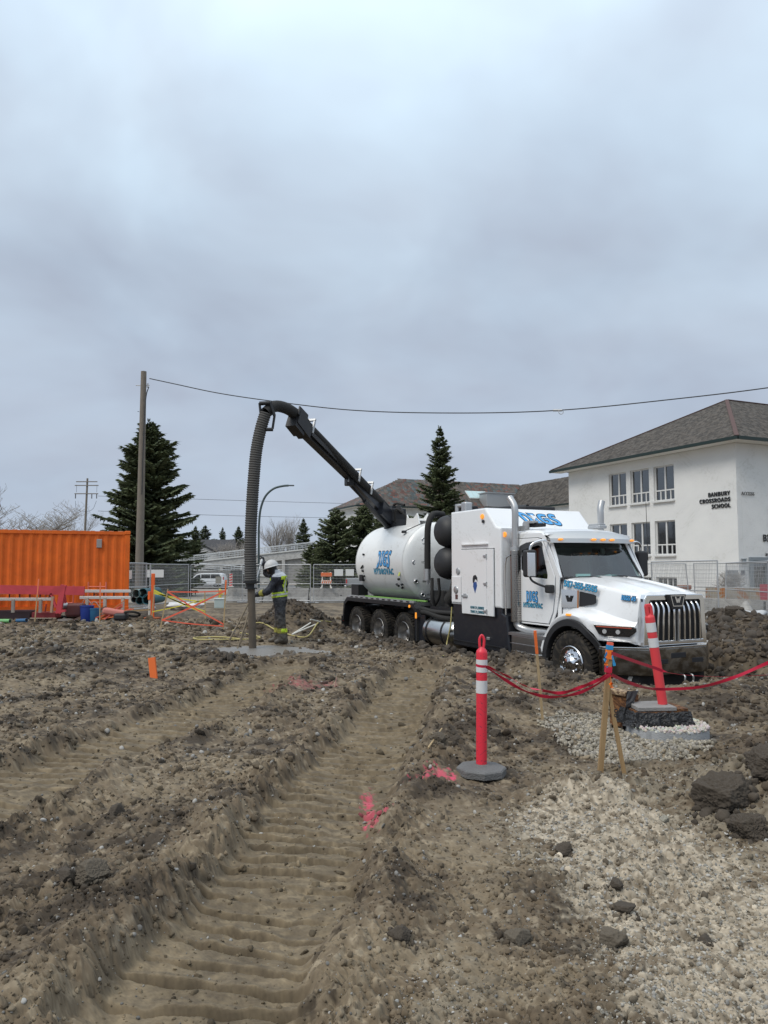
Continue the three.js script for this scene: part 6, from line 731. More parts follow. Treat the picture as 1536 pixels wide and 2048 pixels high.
{ const f = at(305, 1216, 24.5); f.y = gy(f.x, f.z); const t = thing('warning_post', 'flat orange warning post with a dark base beside the gate', 'post', [f.x, f.y, f.z]); const h2 = at(304, 1147, 24.5).y - f.y; part('blade', new MB().rbox(0, h2 / 2, 0, .12, h2, .04, .015), M(RGB(.72, .12, .02), .55), t); part('foot', new MB().rbox(0, .03, 0, .5, .06, .3, .02), M(RGB(.35, .1, .04), .8), t); const g = at(299, 1216, 24.3); const u = thing('warning_post', 'narrow orange and white post just left of the flat orange one', 'post', [g.x, gy(g.x, g.z), g.z]); part('shaft', new MB().rod([0, 0, 0], [0, .85, 0], .035, .035, 12), M(RGB(.6, .58, .52), .7), u); part('cap', new MB().rod([0, .62, 0], [0, .88, 0], .06, .06, 12), M(RGB(.85, .15, .03), .5), u); }
{ // striped barricade on the barrier
  const p = at(653, 1166, 36.9), t = thing('striped_barricade', 'orange and white striped folding barricade standing on the concrete barrier', 'barricade', [p.x, baseHeight(0, 37) + .72, p.z]); for (const x of [-.2, .2]) part('leg', new MB().rbox(x, .38, .04, .06, .8, .05, .01).beam([x, .1, .05], [x + Math.sign(x) * .06, -.02, .12], .05, .05), M(RGB(.7, .68, .62), .7), t); part('top_board', new MB().rbox(0, .66, .08, .54, .19, .03, .01), orangePaint, t); part('lower_board', new MB().rbox(0, .29, .08, .52, .2, .03, .01), M(RGB(.7, .68, .62), .7), t); for (let k = 0; k < 5; k++) part('stripe', new MB().extrude([[-.24 + k * .1, .2], [-.19 + k * .1, .2], [-.13 + k * .1, .38], [-.18 + k * .1, .38]], .004, { m: new THREE.Matrix4().setPosition(0, 0, .096) }), orangePaint, t);
  const q = at(462, 1150, 37.2), u = thing('striped_marker', 'narrow red and white striped marker on the barrier right of the van', 'marker', [q.x, baseHeight(0, 37) + .75, q.z]); part('board', new MB().rbox(0, .34, 0, .16, .66, .03, .01), M(RGB(.7, .66, .6), .7), u); for (let k = 0; k < 5; k++) part('stripe', new MB().box(0, .1 + k * .13, .018, .15, .06, .006, 0, 0, .4), fadedRed, u); part('foot', new MB().rbox(0, .03, 0, .26, .06, .2, .02), M(RGB(.7, .66, .6), .7), u);
  const y2 = at(440, 1178, 40); const v = thing('fire_hydrant', 'small yellow hydrant before the van', 'hydrant', [y2.x, gB(40), y2.z]); part('barrel', new MB().lathe([[.13, 0], [.13, .06], [.09, .08], [.09, .5], [.12, .52], [.11, .6], [.05, .68], [.001, .7]], 16), M(RGB(.6, .48, .05), .6), v); part('outlet', new MB().rod([-.16, .4, 0], [.16, .4, 0], .05), M(RGB(.6, .48, .05), .6), v); const pn = at(437, 1160, 39); tag(new MB().box(pn.x, pn.y, pn.z, .3, .36, .02).rod([pn.x, pn.y - .9, pn.z - .03], [pn.x, pn.y + .18, pn.z - .03], .02).build('small_sign', M(RGB(.24, .23, .2), .8)), 'small grey sign plate in front of the van tail', 'sign');
}
// ---------------------------------------------------------------- materials stored by the container
{
  const D = 22.6, P2 = (px, py, d = D) => at(px, py, d), beamRed = M(RGB(.55, .055, .07), .65, 0, { map: stainMap });
  { const f = P2(122, 1225), t = thing('red_barricade', 'long red wooden beam on an A-shaped leg, stretching out of the left edge', 'barricade', [f.x, gy(f.x, f.z), f.z]), L = (px, py, dz = 0) => P2(px, py, D + dz).sub(V(f.x, gy(f.x, f.z), f.z)); part('beam', new MB().beam(L(169, 1181.5), L(-60, 1178), .06, .26), beamRed, t); part('leg', new MB().beam(L(127.5, 1170), L(117, 1227), .16, .09, V(0, 0, 1)), beamRed, t); part('leg', new MB().beam(L(126, 1178, .35), L(131, 1222, .5), .1, .09, V(0, 0, 1)), beamRed, t); part('foot', new MB().beam(L(113, 1225), L(131, 1221), .1, .07), beamRed, t); part('prop', new MB().beam(L(106, 1193), L(103, 1225), .07, .07, V(0, 0, 1)), M(RGB(.4, .25, .18), .9), t); part('prop', new MB().beam(L(102, 1187), L(112, 1215), .06, .06, V(0, 0, 1)), beamRed, t); }
  const ladder = (label, x0, x1, py, d, dn) => { const a = P2(x0, py, d), b = P2(x1, py, d), t = thing('aluminium_ladder', label, 'ladder', [a.x, a.y, a.z], 0, 'ladders on their sides'), L = b.x - a.x; for (const y of [0, -.2]) part('stile', new MB().rbox(L / 2, y - .05, 0, L, .09, .05, .01), M(RGB(.62, .61, .58), .5, .3), t); for (let k = 0; k < L / .31; k++) part('rung', new MB().rod([.12 + k * .31, -.05, -.02], [.12 + k * .31, -.25, -.02], .02, .02, 6), blackSteel, t); for (const k of [.15, .5, .85]) part('block', new MB().box(L * k, -.45, .02, .08, .4, .08), M(RGB(.42, .38, .33), .9), t); return t; };
  ladder('aluminium ladder lying on its side under the red beam', -50, 106, 1182, 23, 0); ladder('aluminium ladder lying on its side right of the red beam', 160, 262, 1179, 23.4, 0);
  const frame = (label, x0, x1, y0, y1, d, m) => { const a = P2(x0, y0, d), b = P2(x1, y1, d), t = thing('pipe_rack', label, 'rack', [a.x, b.y, a.z], 0, 'small pipe frames'), w = b.x - a.x, h = a.y - b.y; part('post', new MB().rod([0, 0, 0], [0, h, 0], .024), m, t); part('post', new MB().rod([w, 0, 0], [w, h, 0], .024), m, t); part('cross_bar', new MB().rod([0, h * .8, 0], [w, h * .8, 0], .02), m, t); part('cross_bar', new MB().rod([0, h * .15, 0], [w, h * .15, 0], .02), m, t); };
  frame('salmon pipe frame standing against the container right side', 177, 211, 1164, 1212, 24, M(RGB(.68, .16, .1), .6)); frame('salmon pipe frame standing behind the red beam', 108, 146, 1170, 1212, 24, M(RGB(.6, .13, .08), .6));
  for (const [px, r, h, c, l] of [[174, .2, .5, [.02, .05, .28], 'dark blue plastic bucket with wire handle by the container'], [191, .18, .4, [.03, .14, .28], 'lighter blue plastic bucket right of the dark blue one']]) { const p = P2(px, 1216, 22.9), t = thing('plastic_bucket', l, 'bucket', [p.x, gy(p.x, p.z) - .02, p.z], 0, 'blue buckets'); part('pail', new MB().lathe([[.001, 0], [r * .85, 0], [r, h], [r * 1.05, h], [r * 1.05, h - .04], [r * .97, h - .05]], 22), M(RGB(...c), .5), t); part('handle', new MB().tube([[-r, h - .05, 0], [-.02, h + .2, .05], [r, h - .05, 0]], .012, 6), M(RGB(.5, .4, .32), .6), t); }
  { const p = P2(152, 1200, 23.2), t = thing('water_pump', 'dark maroon machine housing with round outlet between barricade leg and buckets', 'machine', [p.x, gy(p.x, p.z) - .02, p.z]); part('housing', new MB().rbox(0, .36, 0, .55, .42, .4, .1), M(RGB(.13, .045, .045), .6), t); part('outlet', new MB().rod([-.25, .5, .1], [-.34, .5, .22], .1, .1, 14), dullSilver, t); part('skid', new MB().box(-.02, .06, .15, .9, .06, .06).box(-.02, .06, -.15, .9, .06, .06), M(RGB(.4, .37, .33), .8), t); }
  { const p = P2(94, 1205, 23.3), t = thing('red_trailer', 'low dark red tool carrier behind the wooden props', 'tool carrier', [p.x, gy(p.x, p.z) - .02, p.z]); part('bed', new MB().rbox(0, .22, 0, .75, .18, .4, .03), M(RGB(.25, .03, .035), .6), t); part('deck_board', new MB().box(0, .13, .22, .8, .03, .05), M(RGB(.5, .4, .3), .8), t); part('handle', new MB().rod([-.05, .3, 0], [-.02, .55, 0], .02), M(RGB(.3, .05, .05), .6), t); }
  const pipes = [[272, 1187, .14, [.35, .45, .4]], [286, 1186, .155, [.02, .09, .11]], [279, 1201, .13, [.02, .08, .08]], [294, 1199, .17, [.03, .12, .15]], [268, 1199, .1, [.1, .11, .11]]]; pipes.forEach(([px, py, r, c], i) => { const p = P2(px, py, 25.2), t = thing('pipe_length', ['pale green pipe end, upper left of the stack by the gate', 'dark teal pipe end, upper right of the stack by the gate', 'dark green pipe end at the bottom of the stack by the gate', 'teal pipe end, largest and rightmost of the stack by the gate', 'grey pipe end at the left of the stack by the gate'][i], 'pipe', [p.x, p.y, p.z], 0, 'stacked drain pipes'); const m = M(RGB(...c), .5, 0, { side: THREE.DoubleSide }); part('wall', new MB().lathe([[r, 0], [r, -1.6], [r * .88, -1.6], [r * .88, 0], [r, 0]], 26, 'z'), m, t); part('lip', new MB().add(new THREE.TorusGeometry(r * .95, r * .07, 8, 26)), M(RGB(c[0] + .05, c[1] + .12, c[2] + .13), .5), t); });
  for (const [x0, x1, py, r, c, l] of [[-40, 21, 1209, .06, [.16, .42, .16], 'green plastic pipe lying on the ground at the left edge'], [35, 54, 1212, .055, [.04, .14, .28], 'blue plastic pipe end lying by the ladder']]) { const a = P2(x0, py, 22.7), b = P2(x1, py + 1, 22.5); a.y = gy(a.x, a.z) + r; b.y = gy(b.x, b.z) + r; const t = thing('plastic_pipe', l, 'pipe', a.toArray(), 0, 'loose plastic pipes'); part('tube', new MB().rod([0, 0, 0], b.clone().sub(a), r, r, 16), M(RGB(...c), .5), t); part('bore', new MB().rod(b.clone().sub(a), b.clone().sub(a).multiplyScalar(1.003), r * .8, r * .8, 14), inkBlack, t); }
  { const p = P2(222, 1212, 22.9), t = thing('folded_barricade_frames', 'tangled salmon and orange folded frames in front of the container corner', 'frames', [p.x, gy(p.x, p.z), p.z]); const rn = seeded(77); for (let k = 0; k < 12; k++) part('bar', new MB().beam([-.6 + rn() * .5, .02 + rn() * .12, (rn() - .5) * .4], [-.1 + rn() * .9, .1 + rn() * .5, (rn() - .5) * .4], .05, .03), M(RGB(.55 + .2 * rn(), .1 + .1 * rn(), .05 + .08 * rn()), .65), t); part('bundle', new MB().rbox(.12, .25, 0, .7, .2, .3, .08, 0, 0, -.15), M(RGB(.5, .18, .15), .8), t); part('bag', new MB().rbox(.35, .12, .1, .4, .22, .3, .08), blackPlastic, t); part('hose_coil', new MB().add(new THREE.TorusGeometry(.22, .035, 8, 24).rotateX(1.2).translate(.65, .2, 0)), rubber, t); part('plank', new MB().box(.75, .3, .05, .9, .04, .1, 0, 0, .06), wood, t); part('plank', new MB().beam([-1.1, .02, .1], [-.15, .42, .0], .07, .04), M(RGB(.16, .1, .08), .9), t); }
  { const p = P2(18, 1170, 24.2); tag(new MB().rbox(p.x, p.y - .05, p.z, .9, .16, .3, .06).build('tarp_roll', M(RGB(.2, .19, .18), .9)), 'grey rolled tarp on top of the ladder against the container', 'tarp'); const q = P2(16, 1203, 23.4); tag(new MB().rbox(q.x, gy(q.x, q.z) + .16, q.z, 1.6, .3, .4, .05).build('dark_crate', M(RGB(.07, .045, .05), .8)), 'dark low crate behind the ladder at the left edge', 'crate'); }
}
{ // white wrappings by the right-hand fence
  const p = at(1492, 1262, 21), t = thing('plastic_wrapping', 'crumpled white plastic wrapping behind the dirt pile by the fence', 'plastic', [p.x, gy(p.x, p.z), p.z]); const g = lumpGeo(44, 4, .5); g.scale(.5, .3, .3); part('sheet', new MB().add(g).move(0, .2, 0), M(RGB(.55, .56, .57), .45), t); const q = at(1420, 1187, 28); const s = thing('concrete_wedge', 'small pointed grey concrete block behind the dirt pile', 'block', [at(1493, 1240, 22.5).x, -.1, -22.5]); part('body', new MB().lathe([[.4, 0], [.36, .2], [.12, .62], [.05, .7], [.001, .71]], 4), concrete, s);
}
// ---------------------------------------------------------------- hoses and rods on the ground
const onSoil = (list, lift = .02) => list.map(([px, py]) => { const p = onGround(px, py); p.y = gy(p.x, p.z) + lift; return p; });
const yellowHose = M(RGB(.42, .36, .14), .6), mudHose = M(RGB(.20, .16, .11), .7);
tag(new MB().tube(onSoil([[662, 1262], [640, 1266], [610, 1276], [585, 1275], [555, 1272], [520, 1268], [480, 1264], [468, 1264], [475, 1270], [520, 1279], [495, 1281], [440, 1284], [395, 1283], [388, 1280], [400, 1279], [440, 1280], [480, 1281]], .02), .017, 8, 160).build('water_hose', yellowHose), 'yellow water hose looping over the mud behind the suction tube', 'hose');
{ const P0 = toTruckInv(V(-3.86, 1.3, 1.22)); tag(new MB().tube([P0, toTruckInv(V(-3.87, .9, 1.25)), toTruckInv(V(-3.95, .5, 1.3)), at(897, 1305, 15.6), ...onSoil([[885, 1322]], .015)], .015, 8, 50).build('supply_hose', yellowHose), 'thin yellow hose hanging from the truck side to the ground', 'hose'); }
function toTruckInv(l) { return TRUCK_POS.clone().addScaledVector(TF, l.x).addScaledVector(TR, l.z).add(V(0, l.y, 0)); }
{ const t = thing('lance_handle', 'muddy looped steel handle hanging beside the suction tube', 'handle', [0, 0, 0]); part('loop', new MB().tube([at(497, 1206, 15.55), at(480, 1240, 15.5), at(463, 1272, 15.4), at(459, 1283, 15.4), at(465, 1289, 15.4), at(478, 1289, 15.4), at(488, 1258, 15.45), at(497, 1224, 15.55)], .018, 8, 80), mudHose, t); part('spike', new MB().rod(at(490, 1250, 15.45), at(475, 1297, 15.3), .012), mudHose, t); }
for (const [a, b, l] of [[[584, 1269], [621, 1246], 'upper white rod lying on the dirt heap behind the worker'], [[584, 1269], [631, 1249], 'lower white rod lying on the dirt heap behind the worker'], [[621, 1239], [641, 1244], 'short white rod on the dirt heap right of the others']]) tag(new MB().rod(at(...a, 17.4), at(...b, 18.4), .018).build('white_rod', M(RGB(.66, .64, .58), .5)), l, 'rod', 'white rods on the heap');
{ const p = onSoil([[857, 1531], [884, 1497]], .03); tag(new MB().rod(p[0], p[1].add(V(0, .08, 0)), .009, .007, 6).build('wooden_splinter', lath), 'thin pale wooden splinter stuck in mud left of the upright delineator', 'splinter'); const s = onSoil([[669, 1370], [674, 1352]], .0); tag(new MB().rod(s[0], s[0].clone().add(V(.03, .14, 0)), .008, .005, 6).build('marker_twig', M(RGB(.5, .28, .24), .8)), 'small pale twig beside the faint pink paint', 'twig'); const f = onSoil([[355, 1202]], .05); }
{ const p = at(370, 1200, 30), q = at(440, 1203, 31); const t = thing('sheet_bundle', 'white plastic bundle lying behind the taped square', 'bundle', [p.x, baseHeight(0, 30), p.z]); const g = lumpGeo(51, 3, .35); g.scale(.7, .22, .3); part('wrap', new MB().add(g).move(0, .15, 0), M(RGB(.6, .6, .6), .6), t); const c = thing('cool_box', 'pale teal box in front of the concrete barrier behind the tube', 'box', [q.x, baseHeight(0, 31), q.z]); part('body', new MB().rbox(0, .22, 0, .42, .36, .3, .03), M(RGB(.4, .48, .47), .6), c); part('lid', new MB().rbox(0, .42, 0, .46, .06, .34, .02), M(RGB(.5, .55, .54), .6), c); const e = at(352, 1203, 30.5); tag(new MB().rbox(e.x, baseHeight(0, 30) + .12, e.z, .22, .24, .2, .03).build('red_can', M(RGB(.3, .03, .02), .6)), 'small dark red can left of the white bundle', 'can'); }
{ // wet slurry where the tube works
  const pts = []; for (let k = 0; k < 40; k++) { const a = k / 40 * 6.2832, r = 1 + .22 * n2(Math.cos(a) * 2, Math.sin(a) * 2); pts.push([-2.35 + Math.cos(a) * 1.45 * r, -15.0 + Math.sin(a) * 1.15 * r]); } const s = new THREE.Shape(pts.map(([x, z]) => new THREE.Vector2(x, -z))), g = new THREE.ShapeGeometry(s); g.rotateX(-Math.PI / 2); const m = new MB().add(g).move(0, -.04, 0).build('slurry_puddle', M(RGB(.2, .185, .165), .38, 0, { bumpMap: rep(grit, .5), bumpScale: .02 })); m.userData.kind = 'structure';
}
// large single clods
{
  const cm = M(RGB(.06, .048, .036), .95), cl = M(RGB(.10, .083, .062), .95), crumbs = [];
  const list = [[1452, 1652, .18, cm, 'biggest dark soil clod at the right edge'], [1497, 1690, .1, cm, 'dark soil clod just below the biggest one at the right edge'], [1540, 1640, .15, cm, 'dark clod cut by the right edge of the picture'], [1127, 1712, .05, cm, 'dark clod on the left border of the pale gravel'], [1232, 1810, .032, cm, 'small dark clod lying on the pale gravel'], [1250, 1848, .042, cm, 'dark clod in the middle of the pale gravel edge'], [1410, 1900, .035, cm, 'small dark clod low on the pale gravel at right'], [1222, 1902, .055, cl, 'brown clod pile at the lower border of the pale gravel'], [232, 1640, .06, cm, 'dark ragged clod on the bank left of the main track'], [135, 1800, .05, cm, 'dark clod low on the left bank'], [185, 1798, .07, cl, 'brown clod beside the dark one on the left bank'], [875, 1515, .07, cl, 'brown clod left of the delineator base'], [912, 1500, .05, cm, 'dark clod behind the delineator base'], [990, 1480, .06, cm, 'dark clod right of the upright delineator'], [1020, 1335, .11, cm, 'large clod in front of the truck skirt'], [1075, 1340, .1, cm, 'large clod in front of the cab step'], [930, 1325, .07, cl, 'grey clod under the truck skirt'], [1470, 1262, .2, cm, 'huge round clod on top of the right dirt pile'], [1410, 1262, .12, cm, 'clod on the dirt pile beside the grille'], [800, 1905, .045, cm, 'pointed dark clod at the right rim of the main track'], [1035, 1905, .05, cl, 'brown lump near the bottom of the pale gravel']];
  list.forEach(([px, py, r, m, l], i) => { let p = onGround(px, py); if (py < 1300) p = at(px, py, 16.4); const y = gy(p.x, p.z), g = rockGeo(60 + i * 3, r > .06 ? 24 : 12, .05); const P3 = g.attributes.position; for (let k = 0; k < P3.count; k++) { const v = V().fromBufferAttribute(P3, k), n = 1 + .05 * (Math.abs(n3(v.x * 4.2 + i, v.y * 4.2, v.z * 4.2)) - .3) + .045 * n3(v.x * 12, v.y * 12 + i, v.z * 12) + .03 * n3(v.x * 26, v.y * 26, v.z * 26); P3.setXYZ(k, v.x * n, v.y * n, v.z * n); } g.computeVertexNormals(); g.scale(r * 1.15, r * .9, r); const o = new THREE.Mesh(g, m); o.name = numbered('soil_clod'); o.position.set(p.x, y + r * .35, p.z); o.rotation.y = i * 1.3; o.castShadow = o.receiveShadow = true; scene.add(o); tag(o, l, 'clod', 'large soil clods'); for (let k = 0; k < 46; k++) { const a = rnd() * 6.28, q = r * (.8 + 1.5 * rnd() * rnd()), x = p.x + Math.cos(a) * q, z = p.z + Math.sin(a) * q, cr = r * (.06 + .2 * Math.pow(rnd(), 2)), w = .8 + .5 * rnd(); crumbs.push({ x, y: gy(x, z) + cr * .3, z, r: cr, c: [m.color.r * w, m.color.g * w, m.color.b * w] }); } });
  scatter('clod_crumbs', 'dark crumbs fallen round the large soil clods', 'soil', rockGeo(90, 2, .1), M(0xffffff, .95), crumbs);
  const bs = onSoil([[1328, 1662]], .02)[0]; const o = new THREE.Mesh(new RoundedBoxGeometry(.055, .045, .04, 2, .008), M(RGB(.42, .39, .32), .9, 0, { bumpMap: gritBump, bumpScale: .006 })); o.name = 'square_stone'; o.position.copy(bs); o.rotation.set(.3, .6, .2); scene.add(o); tag(o, 'squarish pale stone on the gravel below the crossed stakes', 'stone');
}
// ---------------------------------------------------------------- the worker
function sdfMesh(min, max, cell, field) { // marching cubes over a box
  const size = Math.max(max.x - min.x, max.y - min.y, max.z - min.z), res = Math.ceil(size / cell) + 3, mc = new MarchingCubes(res, M(0xffffff), false, false, 400000); mc.isolation = 0; const half = res / 2, cx = (min.x + max.x) / 2, cy = (min.y + max.y) / 2, cz = (min.z + max.z) / 2, s = size / 2 * res / (res - 3), p = V();
  for (let k = 0; k < res; k++) for (let j = 0; j < res; j++) for (let i = 0; i < res; i++) { p.set((i - half) / half * s + cx, (j - half) / half * s + cy, (k - half) / half * s + cz); mc.field[i + j * res + k * res * res] = -field(p); }
  mc.update(); const n = mc.count, pos = mc.positionArray.slice(0, n * 3), nor = mc.normalArray.slice(0, n * 3); for (let i = 0; i < n; i++) { pos[3 * i] = pos[3 * i] * s + cx; pos[3 * i + 1] = pos[3 * i + 1] * s + cy; pos[3 * i + 2] = pos[3 * i + 2] * s + cz; }
  let g = new THREE.BufferGeometry(); g.setAttribute('position', new THREE.BufferAttribute(new Float32Array(pos), 3)); g = mergeVertices(g, 1e-4); g.computeVertexNormals(); 
  const e = V(), a = g.attributes.position, nn = g.attributes.normal; const h = cell * .7; for (let i = 0; i < a.count; i++) { e.fromBufferAttribute(a, i); const gx = field(e.clone().setX(e.x + h)) - field(e.clone().setX(e.x - h)), gyy = field(e.clone().setY(e.y + h)) - field(e.clone().setY(e.y - h)), gz = field(e.clone().setZ(e.z + h)) - field(e.clone().setZ(e.z - h)), l = Math.hypot(gx, gyy, gz) || 1; nn.setXYZ(i, gx / l, gyy / l, gz / l); } return g;
}
const ab = V(), pa = V();
function capsule(p, A, B, ra, rb) { ab.subVectors(B, A); pa.subVectors(p, A); const t = clamp(pa.dot(ab) / ab.lengthSq()); return pa.addScaledVector(ab, -t).length() - lerp(ra, rb, t); }
const smin = (a, b, k) => { const h = clamp(.5 + .5 * (b - a) / k); return lerp(b, a, h) - k * h * (1 - h); };
{
  const foot = onGround(573, 1281); foot.z -= 0; const fy = gy(foot.x, foot.z), person = thing('person', 'worker in white hard hat, navy rain gear with yellow reflective bands, steering the suction tube', 'person', [foot.x - .13, fy - .03, foot.z + .38]);
  const J = { pel: V(.03, .96, 0), waist: V(.02, 1.1, 0), chest: V(-.02, 1.33, 0), neck: V(-.075, 1.5, 0), head: V(-.155, 1.635, 0), chin: V(-.2, 1.57, .01), sN: V(-.04, 1.40, .18), sF: V(-.07, 1.42, -.18), eN: V(-.2, 1.13, .26), hN: V(-.44, 1.06, .14), eF: V(-.32, 1.52, -.3), hF: V(-.36, 1.76, -.16), hipN: V(.03, .92, .095), hipF: V(.03, .92, -.095), kN: V(.06, .50, .12), kF: V(.0, .5, -.12), aN: V(.13, .1, .13), aF: V(-.02, .09, -.13), tN: V(-.02, .045, .15), tF: V(-.19, .045, -.12) };
  const wr = (p) => 0.011 * n3(p.x * 11, p.y * 7, p.z * 11) + .006 * n3(p.x * 27, p.y * 22, p.z * 27);
  const body = (p) => {
    let d = smin(capsule(p, J.pel, J.waist, .155, .15), capsule(p, J.waist, J.chest, .15, .16), .08); d = smin(d, capsule(p, J.sN, J.sF, .1, .1), .1); d = smin(d, capsule(p, V(.06, 1.42, .05), V(.07, 1.3, -.05), .12, .12), .08);
    d = smin(d, capsule(p, J.hipN, J.kN, .125, .102), .05); d = smin(d, capsule(p, J.hipF, J.kF, .125, .102), .05); d = smin(d, capsule(p, J.kN, J.aN, .102, .092), .03); d = smin(d, capsule(p, J.kF, J.aF, .102, .092), .03);
    d = smin(d, capsule(p, J.sN, J.eN, .082, .068), .05); d = smin(d, capsule(p, J.eN, J.hN, .07, .056), .03); d = smin(d, capsule(p, J.sF, J.eF, .08, .066), .05); d = smin(d, capsule(p, J.eF, J.hF, .066, .052), .03);
    d += wr(p); d = smin(d, capsule(p, V(-.0, 1.46, 0), V(-.08, 1.54, 0), .105, .085), .04); // raised hood collar
    d = smin(d, capsule(p, J.neck, J.head, .065, .06), .04); d = Math.min(smin(d, capsule(p, J.head, V(-.16, 1.67, 0), .1, .1), .02), d); d = smin(d, capsule(p, J.head, J.chin, .085, .06), .03);
    for (const s of ['N', 'F']) { d = smin(d, capsule(p, J['a' + s], J['t' + s], .066, .05), .04); d = smin(d, capsule(p, J['a' + s], V(J['a' + s].x + .05, .05, J['a' + s].z), .06, .05), .03); } return d;
  };
  let g = sdfMesh(V(-.62, -.02, -.42), V(.35, 1.86, .42), .013, body);
  const col = []; { const a = g.attributes.position; for (let i = 0; i < a.count; i++) { const x = a.getX(i), y = a.getY(i), z = a.getZ(i), n = n3(x * 9, y * 9, z * 9); let c = [.016, .018, .028]; if (y < 1.0) c = [.03, .031, .036]; const m = smooth(.75, .3, y + .12 * n); if (y < .9) c = [lerp(c[0], .095, m * .75), lerp(c[1], .08, m * .75), lerp(c[2], .058, m * .75)]; if (y < .16 + .03 * n) c = [.075, .064, .05]; if (y > 1.45 && x > -.12 && y < 1.6) c = [.55, .57, .6]; if (y > 1.5 && x < -.08 && x > -.3 && Math.abs(z) < .12) c = [.012, .012, .014]; if (y > 1.53 && y < 1.62 && x < -.225 && Math.abs(z) < .07) c = [.36, .22, .16]; col.push(...c); } }
  g.setAttribute('color', new THREE.Float32BufferAttribute(col, 3)); 
  // hands: palm, four fingers and thumb closed on what they hold
  const hand = (w, dir, nrm, grip) => { const s = new THREE.Vector3().crossVectors(dir, nrm).normalize(), P3 = (a, b, c) => w.clone().addScaledVector(dir, a).addScaledVector(s, b).addScaledVector(nrm, c), bones = [[P3(0, 0, 0), P3(.075, 0, 0), .034, .036], [P3(.03, -.022, 0), P3(.08, -.03, 0), .018, .016], [P3(.03, .022, 0), P3(.08, .03, 0), .018, .016]], fing = []; [[-.033, .066], [-.011, .076], [.011, .07], [.033, .055]].forEach(([b, L]) => fing.push([P3(.082, b, 0), P3(.082 + L * .5, b, grip * L * .28), .0115, .0105], [P3(.082 + L * .5, b, grip * L * .28), P3(.082 + L * .72, b, grip * L * .75), .0105, .009])); fing.push([P3(.025, -.03, grip * .01), P3(.06, -.055, grip * .035), .013, .012], [P3(.06, -.055, grip * .035), P3(.09, -.045, grip * .06), .012, .010]); const lo = w.clone().addScalar(-.2), hi = w.clone().addScalar(.2); return sdfMesh(lo, hi, .006, (p) => { let d = 1e9; for (const [A, Bq, ra, rb] of bones) d = smin(d, capsule(p, A, Bq, ra, rb), .015); let f = 1e9; for (let i = 0; i < fing.length; i += 2) f = Math.min(f, smin(capsule(p, ...fing[i]), capsule(p, ...fing[i + 1]), .006)); return smin(d, f, .008); }); };
  const dirN = V(-1, .02, -.35).normalize(), dirF = V(-.25, .9, .2).normalize(); const gN = hand(J.hN.clone().addScaledVector(dirN, .02), dirN, V(-.3, 0, .95).normalize(), -1), gF = hand(J.hF.clone().addScaledVector(dirF, .02), dirF, V(-.9, -.2, .2).normalize(), 1);
  const cat = [g, gN, gF].map((q, i) => { if (i) q.setAttribute('color', new THREE.Float32BufferAttribute(new Float32Array(q.attributes.position.count * 3).fill(.014), 3)); const u = q.index ? q.toNonIndexed() : q; u.setAttribute('uv', new THREE.BufferAttribute(new Float32Array(u.attributes.position.count * 2), 2)); return u; });
  const bm = new THREE.Mesh(mergeGeometries(cat), M(0xffffff, .55, 0, { vertexColors: true })); bm.name = 'body'; bm.castShadow = bm.receiveShadow = true; person.add(bm);
  // reflective bands: strips of the garment surface, raised a little
  const src = cat[0], band = (test, lift, name, m) => { const a = src.attributes.position, n = src.attributes.normal, P4 = [], N4 = []; for (let i = 0; i < a.count; i += 3) { const x = (a.getX(i) + a.getX(i + 1) + a.getX(i + 2)) / 3, y = (a.getY(i) + a.getY(i + 1) + a.getY(i + 2)) / 3, z = (a.getZ(i) + a.getZ(i + 1) + a.getZ(i + 2)) / 3; if (!test(x, y, z)) continue; for (let k = 0; k < 3; k++) { P4.push(a.getX(i + k) + n.getX(i + k) * lift, a.getY(i + k) + n.getY(i + k) * lift, a.getZ(i + k) + n.getZ(i + k) * lift); N4.push(n.getX(i + k), n.getY(i + k), n.getZ(i + k)); } } const q = new THREE.BufferGeometry(); q.setAttribute('position', new THREE.Float32BufferAttribute(P4, 3)); q.setAttribute('normal', new THREE.Float32BufferAttribute(N4, 3)); return part(name, new MB().add(q), m, person); };
  const lime = M(RGB(.50, .66, .03), .6), silver = M(RGB(.5, .52, .48), .45), muddyLime = M(RGB(.28, .26, .05), .7); const inArm = (x, y, z) => (x < -.1 && y < 1.4 && z > .12) || (z < -.17 && y > 1.3);
  band((x, y, z) => y > .99 + .12 * (x + .1) && y < 1.10 + .12 * (x + .1) && !inArm(x, y, z), .006, 'waist_band', lime); band((x, y, z) => y > 1.025 + .12 * (x + .1) && y < 1.065 + .12 * (x + .1) && !inArm(x, y, z), .009, 'waist_stripe', silver);
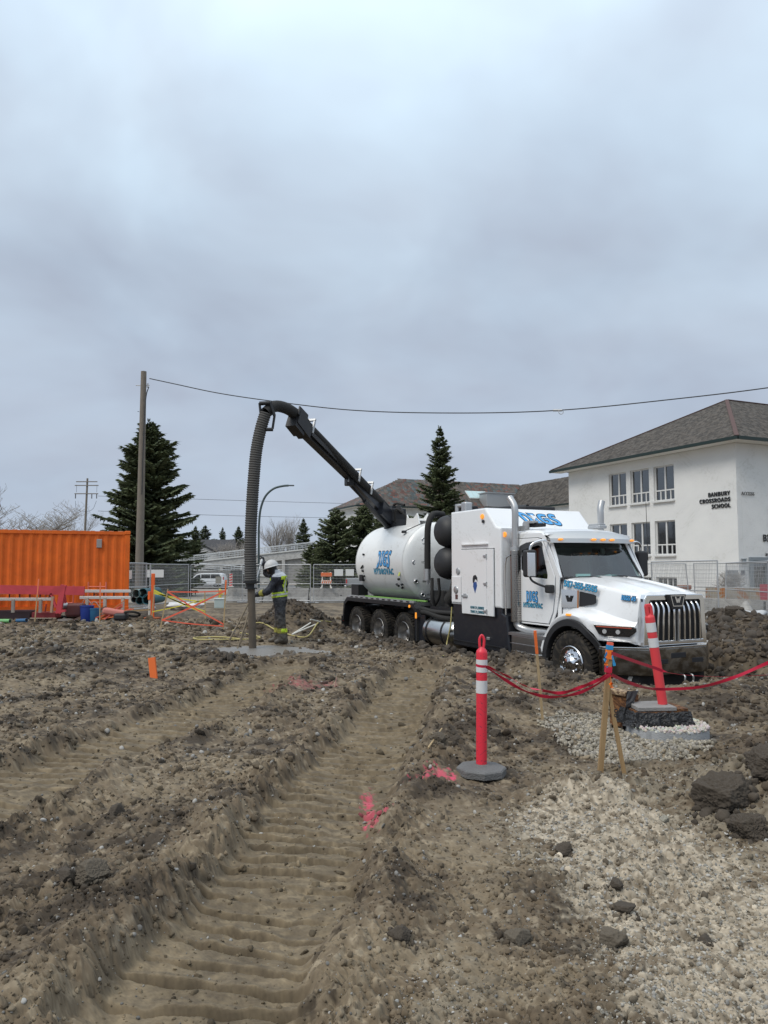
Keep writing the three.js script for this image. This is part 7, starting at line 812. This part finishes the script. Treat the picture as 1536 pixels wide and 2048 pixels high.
  band((x, y, z) => Math.abs(z) > .06 && Math.abs(z) < .13 && x > .04 && y > 1.08 && y < 1.46, .006, 'back_band', lime); band((x, y, z) => Math.abs(z) > .08 && Math.abs(z) < .11 && x > .04 && y > 1.08 && y < 1.44, .009, 'back_stripe', silver); band((x, y, z) => y > 1.36 + .15 * (x + .1) && y < 1.43 + .15 * (x + .1) && x > -.17 && z > .02 && z < .2 && y + z > 1.5, .006, 'shoulder_band', lime);
  band((x, y, z) => { const v = V(x, y, z).sub(J.eN), d = J.hN.clone().sub(J.eN), t = v.dot(d) / d.lengthSq(); return z > .1 && t > .35 && t < .72 && v.addScaledVector(d, -t).length() < .1; }, .006, 'sleeve_band', muddyLime); band((x, y, z) => y > .235 && y < .34, .006, 'trouser_band', muddyLime); band((x, y, z) => y > .26 && y < .33 && x > .1, .009, 'trouser_stripe', lime);
  // hard hat
  const hh = new THREE.Group(); hh.name = 'hard_hat'; hh.position.set(-.165, 1.665, 0); hh.rotation.z = .28; person.add(hh); const dome = new THREE.SphereGeometry(.14, 28, 12, 0, Math.PI * 2, 0, Math.PI / 2); dome.scale(1.06, 1.02, .92); part('shell', new MB().add(dome).lathe([[.13, 0], [.165, -.012], [.19, -.016], [.19, -.008], [.165, .002], [.135, .012]], 32), M(RGB(.50, .50, .50), .45), hh); part('ridge', new MB().add(new THREE.TorusGeometry(.14, .012, 8, 24, Math.PI).scale(1.06, 1.02, 1)), M(RGB(.55, .55, .55), .45), hh); part('brim', new MB().add(new THREE.CylinderGeometry(.17, .17, .01, 24, 1, false, Math.PI * 1.15, Math.PI * .7).translate(-.04, -.01, 0)), M(RGB(.48, .48, .48), .45), hh);
  part('face_cover', new MB().add(new THREE.SphereGeometry(.066, 16, 10).scale(.9, .8, .95).translate(-.215, 1.55, 0)), inkBlack, person); part('safety_glasses', new MB().rbox(-.258, 1.625, 0, .02, .035, .13, .008), inkBlack, person);
  const w0 = at(524, 1119, 16.15), w1 = at(508, 1176, 15.72); tag(new MB().rod(w0, w1, .016, .013, 8).rod(w0, w0.clone().lerp(w1, .2), .026, .026, 8).rbox(w1.x, w1.y + .05, w1.z, .09, .12, .06, .02).build('water_wand', dullSilver), 'steel water wand held by the worker against the hose coupling', 'wand');
}
renderer.render(scene, camera);
